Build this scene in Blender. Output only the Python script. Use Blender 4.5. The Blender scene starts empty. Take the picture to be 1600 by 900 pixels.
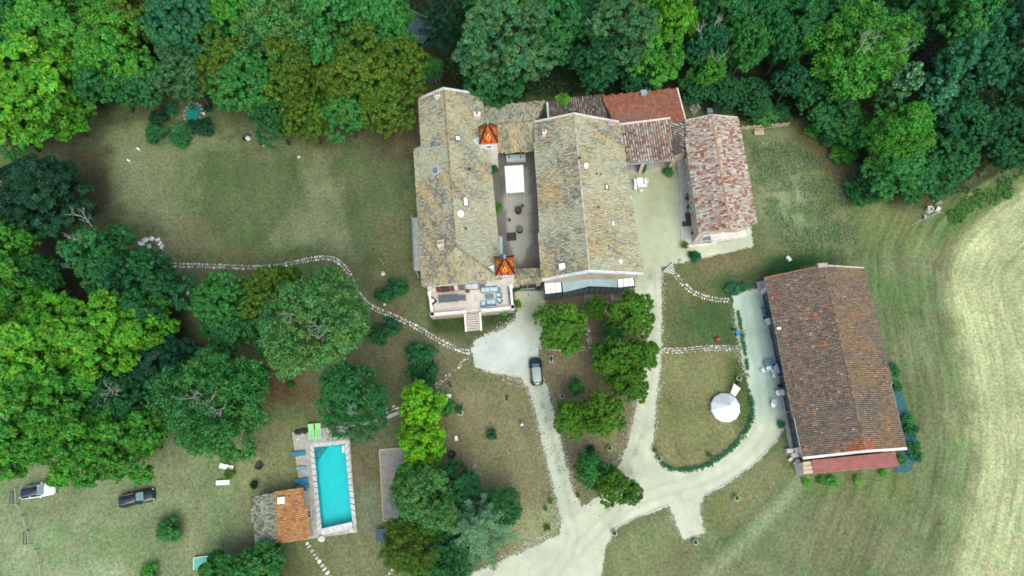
import bpy, math, random
import numpy as np
from mathutils import Vector
random.seed(7); RNG = np.random.default_rng(7)
SC = bpy.context.scene
COL = SC.collection
R = math.radians

# ------------------------------------------------------------------ camera, sky, sun, exposure
CAM_H, TILT, FPX = 100.0, R(18.0), 1066.0
cam = bpy.data.cameras.new('camera'); cam.sensor_width = 36; cam.lens = 36 * FPX / 1600
cam.clip_start = 1; cam.clip_end = 3000
co = bpy.data.objects.new('camera', cam); COL.objects.link(co)
co.location = (0, 0, CAM_H); co.rotation_euler = (TILT, 0, 0)
SC.camera = co
SUN_EL, SUN_AZ = 60.0, 158.0            # azimuth clockwise from +Y (north)
w = bpy.data.worlds.new('World'); SC.world = w; w.use_nodes = True
nt = w.node_tree; bg = nt.nodes['Background']
sky = nt.nodes.new('ShaderNodeTexSky'); sky.sky_type = 'NISHITA'; sky.sun_disc = False
sky.sun_elevation = R(SUN_EL); sky.sun_rotation = R(SUN_AZ); sky.dust_density = 4.0; sky.air_density = 1.0; sky.ozone_density = 0.6
nt.links.new(sky.outputs[0], bg.inputs[0]); bg.inputs[1].default_value = 0.15
sl = bpy.data.lights.new('sun', 'SUN'); sl.energy = 1.0; sl.angle = R(50); sl.color = (1.0, 0.99, 0.91)
so = bpy.data.objects.new('sun', sl); COL.objects.link(so)
so.rotation_euler = (R(90 - SUN_EL), 0, R(180 - SUN_AZ))
so.location = (60, -30, 120)
vs = SC.view_settings; vs.view_transform = 'Standard'; vs.look = 'None'; vs.exposure = 0.78; vs.gamma = 1
SC.render.engine = 'CYCLES'
SC.cycles.filter_width = 1.7; SC.cycles.max_bounces = 4; SC.cycles.diffuse_bounces = 3; SC.cycles.transparent_max_bounces = 6

# ------------------------------------------------------------------ projection helpers (pixel of the photo -> place at a known height)
def ray(px, py):
    dx, dy = (px - 800) / FPX, -(py - 450) / FPX
    return Vector((dx, dy * math.cos(TILT) + math.sin(TILT), dy * math.sin(TILT) - math.cos(TILT)))
CAM = Vector((0, 0, CAM_H))
def P(px, py, z=0.0):
    d = ray(px, py); return CAM + d * ((z - CAM_H) / d.z)
def PP(px, py, o, n):
    d = ray(px, py); return CAM + d * ((o - CAM).dot(n) / d.dot(n))
def PS(pts, z=0.0): return [P(x, y, z) for x, y in pts]
def mpp(px, py, z=0.0):                 # metres per photo pixel there
    p = P(px, py, z); d = p - CAM
    return (d.y * math.sin(TILT) - d.z * math.cos(TILT)) / FPX
def lin(c):
    return tuple(((v / 255) / 12.92 if v / 255 <= 0.04045 else ((v / 255 + 0.055) / 1.055) ** 2.4) for v in c)

# ------------------------------------------------------------------ noise
def _h(ix, iy, s):
    n = (ix.astype(np.int64) * 374761393 + iy.astype(np.int64) * 668265263 + s * 974634221) & 0xffffffff
    n = ((n ^ (n >> 13)) * 1274126177) & 0xffffffff
    return ((n ^ (n >> 16)) & 0xffff) / 65535.0
def vnoise(x, y, s=0):
    x = np.asarray(x, float); y = np.asarray(y, float)
    ix, iy = np.floor(x), np.floor(y); fx, fy = x - ix, y - iy
    fx = fx * fx * (3 - 2 * fx); fy = fy * fy * (3 - 2 * fy)
    a, b = _h(ix, iy, s), _h(ix + 1, iy, s); c, d = _h(ix, iy + 1, s), _h(ix + 1, iy + 1, s)
    return (a * (1 - fx) + b * fx) * (1 - fy) + (c * (1 - fx) + d * fx) * fy
def fbm(x, y, s=0, o=4):
    t = 0; a = 0.5; k = 1
    for i in range(o): t = t + a * vnoise(np.asarray(x) * k, np.asarray(y) * k, s + i); a *= 0.5; k *= 2.03
    return t / (1 - 0.5 ** o)
def sdpoly(x, y, poly):                 # positive inside
    x = np.asarray(x, float); y = np.asarray(y, float); d = np.full(x.shape, 1e9); ins = np.zeros(x.shape, bool)
    n = len(poly)
    for i in range(n):
        ax, ay = poly[i][0], poly[i][1]; bx, by = poly[(i + 1) % n][0], poly[(i + 1) % n][1]
        ex, ey = bx - ax, by - ay; L = ex * ex + ey * ey + 1e-12
        t = np.clip(((x - ax) * ex + (y - ay) * ey) / L, 0, 1)
        d = np.minimum(d, np.hypot(x - ax - t * ex, y - ay - t * ey))
        c = ((ay > y) != (by > y)) & (x < ex * (y - ay) / (ey if abs(ey) > 1e-12 else 1e-12) + ax)
        ins ^= c
    return np.where(ins, d, -d)
def sstep(a, b, v):
    t = np.clip((v - a) / (b - a), 0, 1); return t * t * (3 - 2 * t)

# ------------------------------------------------------------------ materials
MATS = {}
def nodes(name):
    m = bpy.data.materials.new(name); m.use_nodes = True
    return m, m.node_tree, m.node_tree.nodes['Principled BSDF']
def mk(name, c1, c2=None, scale=3.0, rough=0.7, bump=0.0, metal=0.0, detail=3.0, spec=0.4, contrast=(0.35, 0.65)):
    """noise-mottled procedural paint / stone / wood"""
    m, t, b = nodes(name); N, L = t.nodes, t.links
    c2 = c2 or tuple(v * 0.72 for v in c1)
    tc = N.new('ShaderNodeTexCoord'); nz = N.new('ShaderNodeTexNoise'); nz.inputs['Scale'].default_value = scale; nz.inputs['Detail'].default_value = detail
    L.new(tc.outputs['Object'], nz.inputs['Vector'])
    cr = N.new('ShaderNodeValToRGB'); cr.color_ramp.elements[0].position = contrast[0]; cr.color_ramp.elements[1].position = contrast[1]
    cr.color_ramp.elements[0].color = (*c2, 1); cr.color_ramp.elements[1].color = (*c1, 1)
    L.new(nz.outputs['Fac'], cr.inputs['Fac']); L.new(cr.outputs['Color'], b.inputs['Base Color'])
    b.inputs['Roughness'].default_value = rough; b.inputs['Metallic'].default_value = metal; b.inputs['Specular IOR Level'].default_value = spec
    if bump:
        bp = N.new('ShaderNodeBump'); bp.inputs['Strength'].default_value = bump; bp.inputs['Distance'].default_value = 0.05
        n2 = N.new('ShaderNodeTexNoise'); n2.inputs['Scale'].default_value = scale * 4; n2.inputs['Detail'].default_value = 2
        L.new(tc.outputs['Object'], n2.inputs['Vector']); L.new(n2.outputs['Fac'], bp.inputs['Height']); L.new(bp.outputs['Normal'], b.inputs['Normal'])
    MATS[name] = m; return m
def mk_attr(name, rough=0.85, nscale=8.0, var=0.3, bump=0.2, spec=0.25, alpha=False):
    """base colour from the Col attribute, broken up by fine noise"""
    m, t, b = nodes(name); N, L = t.nodes, t.links
    at = N.new('ShaderNodeAttribute'); at.attribute_name = 'Col'
    tc = N.new('ShaderNodeTexCoord'); nz = N.new('ShaderNodeTexNoise'); nz.inputs['Scale'].default_value = nscale; nz.inputs['Detail'].default_value = 3; nz.inputs['Roughness'].default_value = 0.7
    L.new(tc.outputs['Object'], nz.inputs['Vector'])
    mr = N.new('ShaderNodeMapRange'); mr.inputs['From Min'].default_value = 0.3; mr.inputs['From Max'].default_value = 0.7
    mr.inputs['To Min'].default_value = 1 - var; mr.inputs['To Max'].default_value = 1 + var
    L.new(nz.outputs['Fac'], mr.inputs['Value'])
    mx = N.new('ShaderNodeVectorMath'); mx.operation = 'SCALE'
    L.new(at.outputs['Color'], mx.inputs[0]); L.new(mr.outputs['Result'], mx.inputs['Scale'])
    L.new(mx.outputs[0], b.inputs['Base Color'])
    b.inputs['Roughness'].default_value = rough; b.inputs['Specular IOR Level'].default_value = spec
    if bump:
        bp = N.new('ShaderNodeBump'); bp.inputs['Strength'].default_value = bump; bp.inputs['Distance'].default_value = 0.06
        L.new(nz.outputs['Fac'], bp.inputs['Height']); L.new(bp.outputs['Normal'], b.inputs['Normal'])
    if alpha:
        ed = N.new('ShaderNodeAttribute'); ed.attribute_name = 'edge'
        n3 = N.new('ShaderNodeTexNoise'); n3.inputs['Scale'].default_value = 1.1; n3.inputs['Detail'].default_value = 5; n3.inputs['Roughness'].default_value = 0.8
        L.new(tc.outputs['Object'], n3.inputs['Vector'])
        ma = N.new('ShaderNodeMath'); ma.operation = 'MULTIPLY_ADD'; ma.inputs[1].default_value = 1.7; ma.inputs[2].default_value = -0.85
        L.new(n3.outputs['Fac'], ma.inputs[0])
        ad = N.new('ShaderNodeMath'); ad.operation = 'ADD'; L.new(ed.outputs['Fac'], ad.inputs[0]); L.new(ma.outputs[0], ad.inputs[1])
        st = N.new('ShaderNodeMapRange'); st.inputs['From Min'].default_value = -0.4; st.inputs['From Max'].default_value = -0.1
        L.new(ad.outputs[0], st.inputs['Value']); L.new(st.outputs['Result'], b.inputs['Alpha'])
    MATS[name] = m; return m
def mk_ground():
    m, t, b = nodes('lawn'); N, L = t.nodes, t.links
    at = N.new('ShaderNodeAttribute'); at.attribute_name = 'Col'
    fl = N.new('ShaderNodeAttribute'); fl.attribute_name = 'flow'
    tc = N.new('ShaderNodeTexCoord')
    def noise(vec, s, d, r=0.65):
        n = N.new('ShaderNodeTexNoise'); n.inputs['Scale'].default_value = s; n.inputs['Detail'].default_value = d; n.inputs['Roughness'].default_value = r
        L.new(vec, n.inputs['Vector']); return n.outputs['Fac']
    def rng(v, a, b_, c, d):
        r = N.new('ShaderNodeMapRange'); r.inputs[1].default_value = a; r.inputs[2].default_value = b_; r.inputs[3].default_value = c; r.inputs[4].default_value = d
        L.new(v, r.inputs[0]); return r.outputs[0]
    def mul(a, c):
        x = N.new('ShaderNodeMath'); x.operation = 'MULTIPLY'; L.new(a, x.inputs[0]); L.new(c, x.inputs[1]); return x.outputs[0]
    fine = noise(tc.outputs['Object'], 2.4, 4, 0.85); coarse = noise(tc.outputs['Object'], 0.16, 3)
    mp = N.new('ShaderNodeMapping'); mp.inputs['Scale'].default_value = (1.3, 0.12, 1); L.new(fl.outputs['Vector'], mp.inputs[0])
    streak = noise(mp.outputs[0], 1.0, 3, 0.6)
    sp = N.new('ShaderNodeSeparateXYZ'); L.new(fl.outputs['Vector'], sp.inputs[0])
    sk = N.new('ShaderNodeMix'); sk.data_type = 'FLOAT'; sk.inputs[2].default_value = 1.0; L.new(sp.outputs[2], sk.inputs[0]); L.new(rng(streak, 0.3, 0.7, 0.74, 1.26), sk.inputs[3])
    k = mul(mul(rng(fine, 0.34, 0.66, 0.60, 1.40), rng(coarse, 0.3, 0.7, 0.84, 1.14)), sk.outputs[0])
    sc = N.new('ShaderNodeVectorMath'); sc.operation = 'SCALE'; L.new(at.outputs['Color'], sc.inputs[0]); L.new(k, sc.inputs['Scale'])
    # small dry and green specks
    spk = noise(tc.outputs['Object'], 0.9, 4, 0.7)
    hue = N.new('ShaderNodeMix'); hue.data_type = 'RGBA'; hue.blend_type = 'MULTIPLY'
    cr = N.new('ShaderNodeValToRGB'); cr.color_ramp.elements[0].position = 0.38; cr.color_ramp.elements[1].position = 0.62
    cr.color_ramp.elements[0].color = (0.84, 1.0, 0.88, 1); cr.color_ramp.elements[1].color = (1.09, 1.0, 0.98, 1)
    L.new(spk, cr.inputs[0]); hue.inputs[0].default_value = 1.0
    L.new(sc.outputs[0], hue.inputs[6]); L.new(cr.outputs[0], hue.inputs[7]); L.new(hue.outputs[2], b.inputs['Base Color'])
    b.inputs['Roughness'].default_value = 0.95; b.inputs['Specular IOR Level'].default_value = 0.1
    bp = N.new('ShaderNodeBump'); bp.inputs['Strength'].default_value = 0.7; bp.inputs['Distance'].default_value = 0.18
    L.new(fine, bp.inputs['Height']); L.new(bp.outputs[0], b.inputs['Normal'])
    MATS['lawn'] = m
def mk_leaf(name, trans=0.18, rough=0.55):
    m, t, b = nodes(name); N, L = t.nodes, t.links
    at = N.new('ShaderNodeAttribute'); at.attribute_name = 'Col'
    oi = N.new('ShaderNodeObjectInfo')
    mx = N.new('ShaderNodeMix'); mx.data_type = 'RGBA'; mx.blend_type = 'MULTIPLY'; mx.inputs[0].default_value = 1
    L.new(at.outputs['Color'], mx.inputs[6]); L.new(oi.outputs['Color'], mx.inputs[7])
    L.new(mx.outputs[2], b.inputs['Base Color']); b.inputs['Roughness'].default_value = rough; b.inputs['Specular IOR Level'].default_value = 0.25
    tr = N.new('ShaderNodeBsdfTranslucent'); L.new(mx.outputs[2], tr.inputs[0])
    ms = N.new('ShaderNodeMixShader'); ms.inputs[0].default_value = trans
    L.new(b.outputs[0], ms.inputs[1]); L.new(tr.outputs[0], ms.inputs[2])
    L.new(ms.outputs[0], N['Material Output'].inputs[0]); MATS[name] = m
def mk_glass(name, c, rough=0.08):
    m, t, b = nodes(name); b.inputs['Base Color'].default_value = (*c, 1); b.inputs['Roughness'].default_value = rough
    b.inputs['Specular IOR Level'].default_value = 0.7; MATS[name] = m
def mk_water():
    m, t, b = nodes('pool_water'); N, L = t.nodes, t.links
    gl = N.new('ShaderNodeBsdfGlossy'); gl.inputs['Roughness'].default_value = 0.05; tp = N.new('ShaderNodeBsdfTransparent'); tp.inputs[0].default_value = (0.86, 0.99, 0.99, 1)
    fr = N.new('ShaderNodeFresnel'); fr.inputs['IOR'].default_value = 1.33; ms = N.new('ShaderNodeMixShader'); L.new(fr.outputs[0], ms.inputs[0]); L.new(tp.outputs[0], ms.inputs[1]); L.new(gl.outputs[0], ms.inputs[2]); L.new(ms.outputs[0], N['Material Output'].inputs[0])
    tc = N.new('ShaderNodeTexCoord'); n = N.new('ShaderNodeTexNoise'); n.inputs['Scale'].default_value = 1.6; n.inputs['Detail'].default_value = 3
    L.new(tc.outputs['Object'], n.inputs['Vector']); bp = N.new('ShaderNodeBump'); bp.inputs['Strength'].default_value = 0.12; bp.inputs['Distance'].default_value = 0.05
    L.new(n.outputs[0], bp.inputs['Height']); L.new(bp.outputs[0], gl.inputs['Normal'])
    MATS['pool_water'] = m

mk_ground(); mk_leaf('leaf'); mk_water()
mk_attr('tile', rough=0.9, nscale=9, var=0.22, bump=0.15)
mk_attr('gravel', rough=0.95, nscale=5.0, var=0.13, bump=0.35, alpha=True)
mk_attr('paving', rough=0.9, nscale=4.0, var=0.12, bump=0.2)
mk_attr('stone', rough=0.9, nscale=6.0, var=0.2, bump=0.3)
mk('render_cream', (0.55, 0.50, 0.40), (0.42, 0.38, 0.30), 1.2, 0.9, 0.2)
mk('render_white', (0.72, 0.70, 0.64), (0.56, 0.54, 0.49), 1.0, 0.9, 0.15)
mk('stone_wall', (0.40, 0.37, 0.30), (0.27, 0.25, 0.20), 3.0, 0.92, 0.5)
mk('roof_bed', (0.22, 0.205, 0.155), (0.15, 0.14, 0.11), 4.0, 0.95, 0.3)
mk('roof_bed_brown', (0.13, 0.10, 0.08), (0.085, 0.065, 0.055), 4.0, 0.95, 0.3)
mk('roof_bed_dark', (0.075, 0.065, 0.055), (0.045, 0.04, 0.035), 4.0, 0.95, 0.3)
mk('verge_white', (0.55, 0.60, 0.58), (0.40, 0.44, 0.42), 2.0, 0.7)
mk('zinc', (0.36, 0.44, 0.45), (0.26, 0.33, 0.34), 2.5, 0.45, metal=0.3)
mk('white_paint', (0.76, 0.83, 0.80), (0.68, 0.70, 0.69), 2.0, 0.5)
mk('canvas', (0.78, 0.84, 0.83), (0.70, 0.77, 0.76), 1.5, 0.85, 0.1)
mk('white_plastic', (0.76, 0.83, 0.83), (0.74, 0.76, 0.76), 3.0, 0.4)
mk('dark_metal', (0.035, 0.04, 0.045), (0.02, 0.024, 0.028), 5.0, 0.45)
mk('black_plastic', (0.02, 0.022, 0.025), (0.012, 0.013, 0.015), 5.0, 0.5)
mk('dark_brown', (0.055, 0.038, 0.035), (0.03, 0.022, 0.02), 4.0, 0.7, 0.2)
mk('wood', (0.30, 0.21, 0.12), (0.19, 0.13, 0.075), 5.0, 0.8, 0.3)
mk('pale_wood', (0.50, 0.44, 0.30), (0.34, 0.29, 0.19), 5.0, 0.85, 0.3)
mk('grey_wood', (0.20, 0.19, 0.165), (0.12, 0.115, 0.10), 4.0, 0.85, 0.3)
mk('red_wood', (0.20, 0.055, 0.03), (0.12, 0.032, 0.02), 5.0, 0.7)
mk('bark', (0.13, 0.10, 0.075), (0.07, 0.055, 0.042), 4.0, 0.95, 0.6)
mk('dead_wood', (0.42, 0.42, 0.38), (0.26, 0.26, 0.23), 5.0, 0.9, 0.3)
mk('concrete', (0.40, 0.42, 0.38), (0.30, 0.32, 0.29), 1.5, 0.9, 0.2)
mk('terrace_tile', (0.52, 0.48, 0.43), (0.42, 0.39, 0.35), 1.6, 0.85, 0.1)
mk('pool_deck', (0.36, 0.38, 0.33), (0.26, 0.28, 0.24), 1.3, 0.92, 0.2)
mk('coping', (0.50, 0.55, 0.53), (0.40, 0.44, 0.43), 3.0, 0.75)
mk('pool_liner', (0.0, 0.54, 0.55), (0.0, 0.48, 0.51), 1.0, 0.6)
mk('pool_dark', (0.02, 0.24, 0.27), (0.015, 0.19, 0.22), 2.0, 0.6)
mk('cushion_blue', (0.42, 0.55, 0.60), (0.33, 0.45, 0.50), 4.0, 0.9, 0.15)
mk('cushion_teal', (0.10, 0.22, 0.27), (0.07, 0.17, 0.21), 4.0, 0.9)
mk('cover_teal', (0.055, 0.10, 0.12), (0.035, 0.075, 0.09), 3.0, 0.75)
mk('table_grey', (0.085, 0.115, 0.13), (0.06, 0.085, 0.10), 3.0, 0.6)
mk('sling_blue', (0.02, 0.21, 0.34), (0.014, 0.15, 0.26), 5.0, 0.7)
mk('sling_pale', (0.16, 0.34, 0.42), (0.12, 0.27, 0.35), 5.0, 0.7)
mk('sling_green', (0.20, 0.60, 0.20), (0.15, 0.50, 0.15), 5.0, 0.6)
mk('teal_sheet', (0.29, 0.43, 0.45), (0.23, 0.36, 0.38), 0.8, 0.5)
mk('red_sheet', (0.27, 0.09, 0.075), (0.20, 0.068, 0.058), 1.0, 0.6)
mk('tarp_blue', (0.014, 0.12, 0.13), (0.012, 0.065, 0.07), 2.5, 0.6, 0.3)
mk('pond_teal', (0.02, 0.26, 0.25), (0.012, 0.15, 0.15), 2.5, 0.2)
mk('terracotta', (0.42, 0.16, 0.07), (0.28, 0.10, 0.05), 4.0, 0.9, 0.2)
mk('glaze_orange', (0.50, 0.095, 0.012), (0.36, 0.06, 0.01), 6.0, 0.4)
mk('glaze_black', (0.03, 0.02, 0.015), (0.02, 0.013, 0.01), 6.0, 0.4)
mk('glaze_yellow', (0.62, 0.46, 0.05), (0.50, 0.36, 0.035), 6.0, 0.4)
mk('glaze_green', (0.10, 0.14, 0.03), (0.07, 0.10, 0.02), 6.0, 0.4)
mk('court', (0.26, 0.26, 0.235), (0.19, 0.19, 0.17), 1.4, 0.95, 0.3)
mk('rock_white', (0.62, 0.62, 0.56), (0.42, 0.42, 0.37), 5.0, 0.9, 0.4)
mk('rock_grey', (0.33, 0.32, 0.30), (0.2, 0.195, 0.18), 5.0, 0.9, 0.4)
mk('net', (0.05, 0.06, 0.07), (0.03, 0.035, 0.04), 6.0, 0.8)
mk('red_plastic', (0.5, 0.05, 0.04), (0.4, 0.04, 0.03), 4.0, 0.5)
mk('blue_plastic', (0.02, 0.22, 0.42), (0.015, 0.17, 0.34), 4.0, 0.5)
mk('mint_paint', (0.10, 0.42, 0.30), (0.08, 0.34, 0.25), 3.0, 0.5)
mk('yellow_paint', (0.5, 0.55, 0.08), (0.42, 0.46, 0.06), 3.0, 0.5)
mk('tyre', (0.018, 0.018, 0.018), (0.012, 0.012, 0.012), 8.0, 0.85)
mk('alloy', (0.45, 0.46, 0.47), (0.35, 0.36, 0.37), 8.0, 0.35, metal=0.7)
mk('paint_black', (0.010, 0.028, 0.036), (0.008, 0.022, 0.029), 1.0, 0.22, spec=0.6)
mk('paint_white', (0.78, 0.82, 0.84), (0.74, 0.78, 0.80), 1.0, 0.25, spec=0.6)
mk('paint_sage', (0.34, 0.40, 0.36), (0.31, 0.37, 0.33), 1.0, 0.3, spec=0.6)
mk('lamp_clear', (0.7, 0.72, 0.72), (0.6, 0.62, 0.62), 6.0, 0.2)
mk('lamp_red', (0.4, 0.02, 0.015), (0.3, 0.015, 0.01), 6.0, 0.25)
mk_glass('glass_dark', (0.012, 0.016, 0.02)); mk_glass('glass_blue', (0.10, 0.17, 0.20)); mk_glass('glass_screen', (0.16, 0.27, 0.28), 0.15); mk_glass('glass_teal', (0.04, 0.08, 0.088), 0.15); mk_glass('glass_mid', (0.11, 0.17, 0.18), 0.15)
mk_glass('glass_white', (0.62, 0.68, 0.70), 0.25)

# ------------------------------------------------------------------ mesh builder
LOC = {}
class MB:
    def __init__(s): s.v = []; s.f = []
    def add(s, vs_, fs):
        o = len(s.v); s.v += [tuple(p) for p in vs_]; s.f += [tuple(i + o for i in f) for f in fs]; return s
    def box(s, c, d, rz=0.0, taper=1.0):
        x, y, z = d[0] / 2, d[1] / 2, d[2] / 2; k = taper; cs, sn = math.cos(rz), math.sin(rz)
        p = [(-x, -y, -z), (x, -y, -z), (x, y, -z), (-x, y, -z), (-x * k, -y * k, z), (x * k, -y * k, z), (x * k, y * k, z), (-x * k, y * k, z)]
        p = [(c[0] + a * cs - b * sn, c[1] + a * sn + b * cs, c[2] + e) for a, b, e in p]
        return s.add(p, [(0, 3, 2, 1), (4, 5, 6, 7), (0, 1, 5, 4), (1, 2, 6, 5), (2, 3, 7, 6), (3, 0, 4, 7)])
    def prism(s, poly, z0, z1):
        n = len(poly); ar = sum(poly[i][0] * poly[(i + 1) % n][1] - poly[(i + 1) % n][0] * poly[i][1] for i in range(n))
        if ar < 0: poly = list(poly)[::-1]
        p = [(a[0], a[1], z0) for a in poly] + [(a[0], a[1], z1) for a in poly]
        return s.add(p, [tuple(range(n - 1, -1, -1)), tuple(range(n, 2 * n))] + [(i, (i + 1) % n, n + (i + 1) % n, n + i) for i in range(n)])
    def slab(s, poly3, th):                # 3-D polygon with thickness downwards
        n = len(poly3); ar = sum(poly3[i][0] * poly3[(i + 1) % n][1] - poly3[(i + 1) % n][0] * poly3[i][1] for i in range(n))
        if ar < 0: poly3 = list(poly3)[::-1]
        p = [(a[0], a[1], a[2] - th) for a in poly3] + [tuple(a) for a in poly3]
        return s.add(p, [tuple(range(n - 1, -1, -1)), tuple(range(n, 2 * n))] + [(i, (i + 1) % n, n + (i + 1) % n, n + i) for i in range(n)])
    def beam(s, a, b, w_, h):              # box along a-b, top face at the a-b line
        a, b = Vector(a), Vector(b); d = (b - a); u = Vector((-d.y, d.x, 0)).normalized() * (w_ / 2)
        p = [a - u, a + u, b + u, b - u]
        return s.slab([(q.x, q.y, q.z) for q in p], h)
    def tube(s, pts, r, n=6, cap=True):
        pts = [Vector(p) for p in pts]; rs = r if isinstance(r, (list, tuple)) else [r] * len(pts); o = len(s.v)
        for i, p in enumerate(pts):
            d = (pts[min(i + 1, len(pts) - 1)] - pts[max(i - 1, 0)])
            if d.length < 1e-9: d = Vector((0, 0, 1))
            d.normalize(); a = d.orthogonal().normalized() if abs(d.z) > 0.95 else d.cross(Vector((0, 0, 1))).normalized(); b = d.cross(a)
            for k in range(n):
                t = 2 * math.pi * k / n; q = p + (a * math.cos(t) + b * math.sin(t)) * rs[i]; s.v.append((q.x, q.y, q.z))
        for i in range(len(pts) - 1):
            for k in range(n):
                s.f.append((o + i * n + k, o + i * n + (k + 1) % n, o + (i + 1) * n + (k + 1) % n, o + (i + 1) * n + k))
        if cap:
            s.f.append(tuple(o + k for k in range(n - 1, -1, -1))); s.f.append(tuple(o + (len(pts) - 1) * n + k for k in range(n)))
        return s
    def lathe(s, prof, n=16, c=(0, 0, 0), sx=1.0, sy=1.0):
        o = len(s.v)
        for r_, z in prof:
            for k in range(n):
                t = 2 * math.pi * k / n; s.v.append((c[0] + r_ * math.cos(t) * sx, c[1] + r_ * math.sin(t) * sy, c[2] + z))
        m = len(prof)
        for i in range(m - 1):
            for k in range(n): s.f.append((o + i * n + k, o + i * n + (k + 1) % n, o + (i + 1) * n + (k + 1) % n, o + (i + 1) * n + k))
        s.f.append(tuple(o + k for k in range(n - 1, -1, -1))); s.f.append(tuple(o + (m - 1) * n + k for k in range(n)))
        return s
    def rock(s, c, r_, flat=0.5, seed=0):
        rg = random.Random(seed); n = 7; o = len(s.v)
        for lv, (zz, k) in enumerate(((-0.3, 0.9), (0.35, 1.0), (0.8, 0.62))):
            for i in range(n):
                t = 2 * math.pi * i / n; q = r_ * k * rg.uniform(0.8, 1.15); s.v.append((c[0] + q * math.cos(t), c[1] + q * math.sin(t), c[2] + zz * r_ * flat))
        for lv in range(2):
            for i in range(n): s.f.append((o + lv * n + i, o + lv * n + (i + 1) % n, o + lv * n + n + (i + 1) % n, o + lv * n + n + i))
        s.f.append(tuple(o + 2 * n + i for i in range(n))); return s
    def mesh(s, name, mat, smooth=False, off=None):
        me = bpy.data.meshes.new(name); v = s.v
        if off is not None: v = [(a - off[0], b - off[1], c - off[2]) for a, b, c in v]
        me.from_pydata(v, [], s.f); me.materials.append(MATS[mat])
        if smooth: me.shade_smooth()
        return me
    def build(s, name, mat, parent=None, smooth=False, world=True, kind=None, label=None):
        off = LOC.get(parent) if (parent is not None and world) else None
        o = bpy.data.objects.new(name, s.mesh(name, mat, smooth, off)); COL.objects.link(o)
        if parent is not None: o.parent = parent; LOC[o] = LOC.get(parent)
        if kind: o['kind'] = kind
        if label: o['label'] = label
        return o
def thing(name, label, cat, loc=(0, 0, 0), rz=0.0, group=None):
    o = bpy.data.objects.new(name, None); o.empty_display_size = 0.2; COL.objects.link(o)
    o.location = loc; o.rotation_euler = (0, 0, rz); LOC[o] = Vector(loc)
    o['label'] = label; o['category'] = cat
    if group: o['group'] = group
    return o
def tag(o, label, cat, group=None):
    o['label'] = label; o['category'] = cat
    if group: o['group'] = group
    return o
def struct(name, mb, mat, **k): return mb.build(name, mat, kind='structure', **k)
def copy_tree(o, parent=None):
    c = o.copy(); COL.objects.link(c); c.parent = parent
    for ch in KIDS(o): copy_tree(ch, c)
    return c
def KIDS(o): return [c for c in list(COL.objects) if c.parent == o]
def np_mesh(name, V, F, mat, col=None, attrs=None, smooth=False):
    """V (n,3), F (m,k) all faces of k corners, col (n,3) point colours"""
    me = bpy.data.meshes.new(name); n, (m, k) = len(V), F.shape
    me.vertices.add(n); me.vertices.foreach_set('co', np.ascontiguousarray(V, np.float32).ravel())
    me.loops.add(m * k); me.loops.foreach_set('vertex_index', np.ascontiguousarray(F, np.int32).ravel())
    me.polygons.add(m); me.polygons.foreach_set('loop_start', np.arange(0, m * k, k, dtype=np.int32))
    if smooth: me.polygons.foreach_set('use_smooth', np.ones(m, bool))
    if col is not None:
        a = me.attributes.new('Col', 'FLOAT_COLOR', 'POINT'); c4 = np.ones((n, 4), np.float32); c4[:, :3] = col; a.data.foreach_set('color', c4.ravel())
    for nm, arr in (attrs or {}).items():
        if arr.ndim == 1: a = me.attributes.new(nm, 'FLOAT', 'POINT'); a.data.foreach_set('value', arr.astype(np.float32))
        else: a = me.attributes.new(nm, 'FLOAT_VECTOR', 'POINT'); a.data.foreach_set('vector', arr.astype(np.float32).ravel())
    me.update(calc_edges=True); me.materials.append(MATS[mat]); return me
def link(name, me, parent=None, kind=None):
    o = bpy.data.objects.new(name, me); COL.objects.link(o)
    if parent is not None: o.parent = parent; LOC[o] = LOC.get(parent)
    if kind: o['kind'] = kind
    return o

# ================================================================== THE GROUND
def G(c, k=0.57): return np.array([v * k for v in lin(c)]) * np.array([0.915, 1.0, 1.04])
FIELD_EDGE = PS([(1700, 215), (1600, 290), (1545, 325), (1500, 372), (1478, 420), (1485, 480), (1505, 560), (1518, 640), (1522, 720), (1508, 800), (1480, 900), (1440, 1010)])
FIELD = FIELD_EDGE + [Vector((140, -60, 0)), Vector((500, -60, 0)), Vector((500, 120, 0))]
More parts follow.
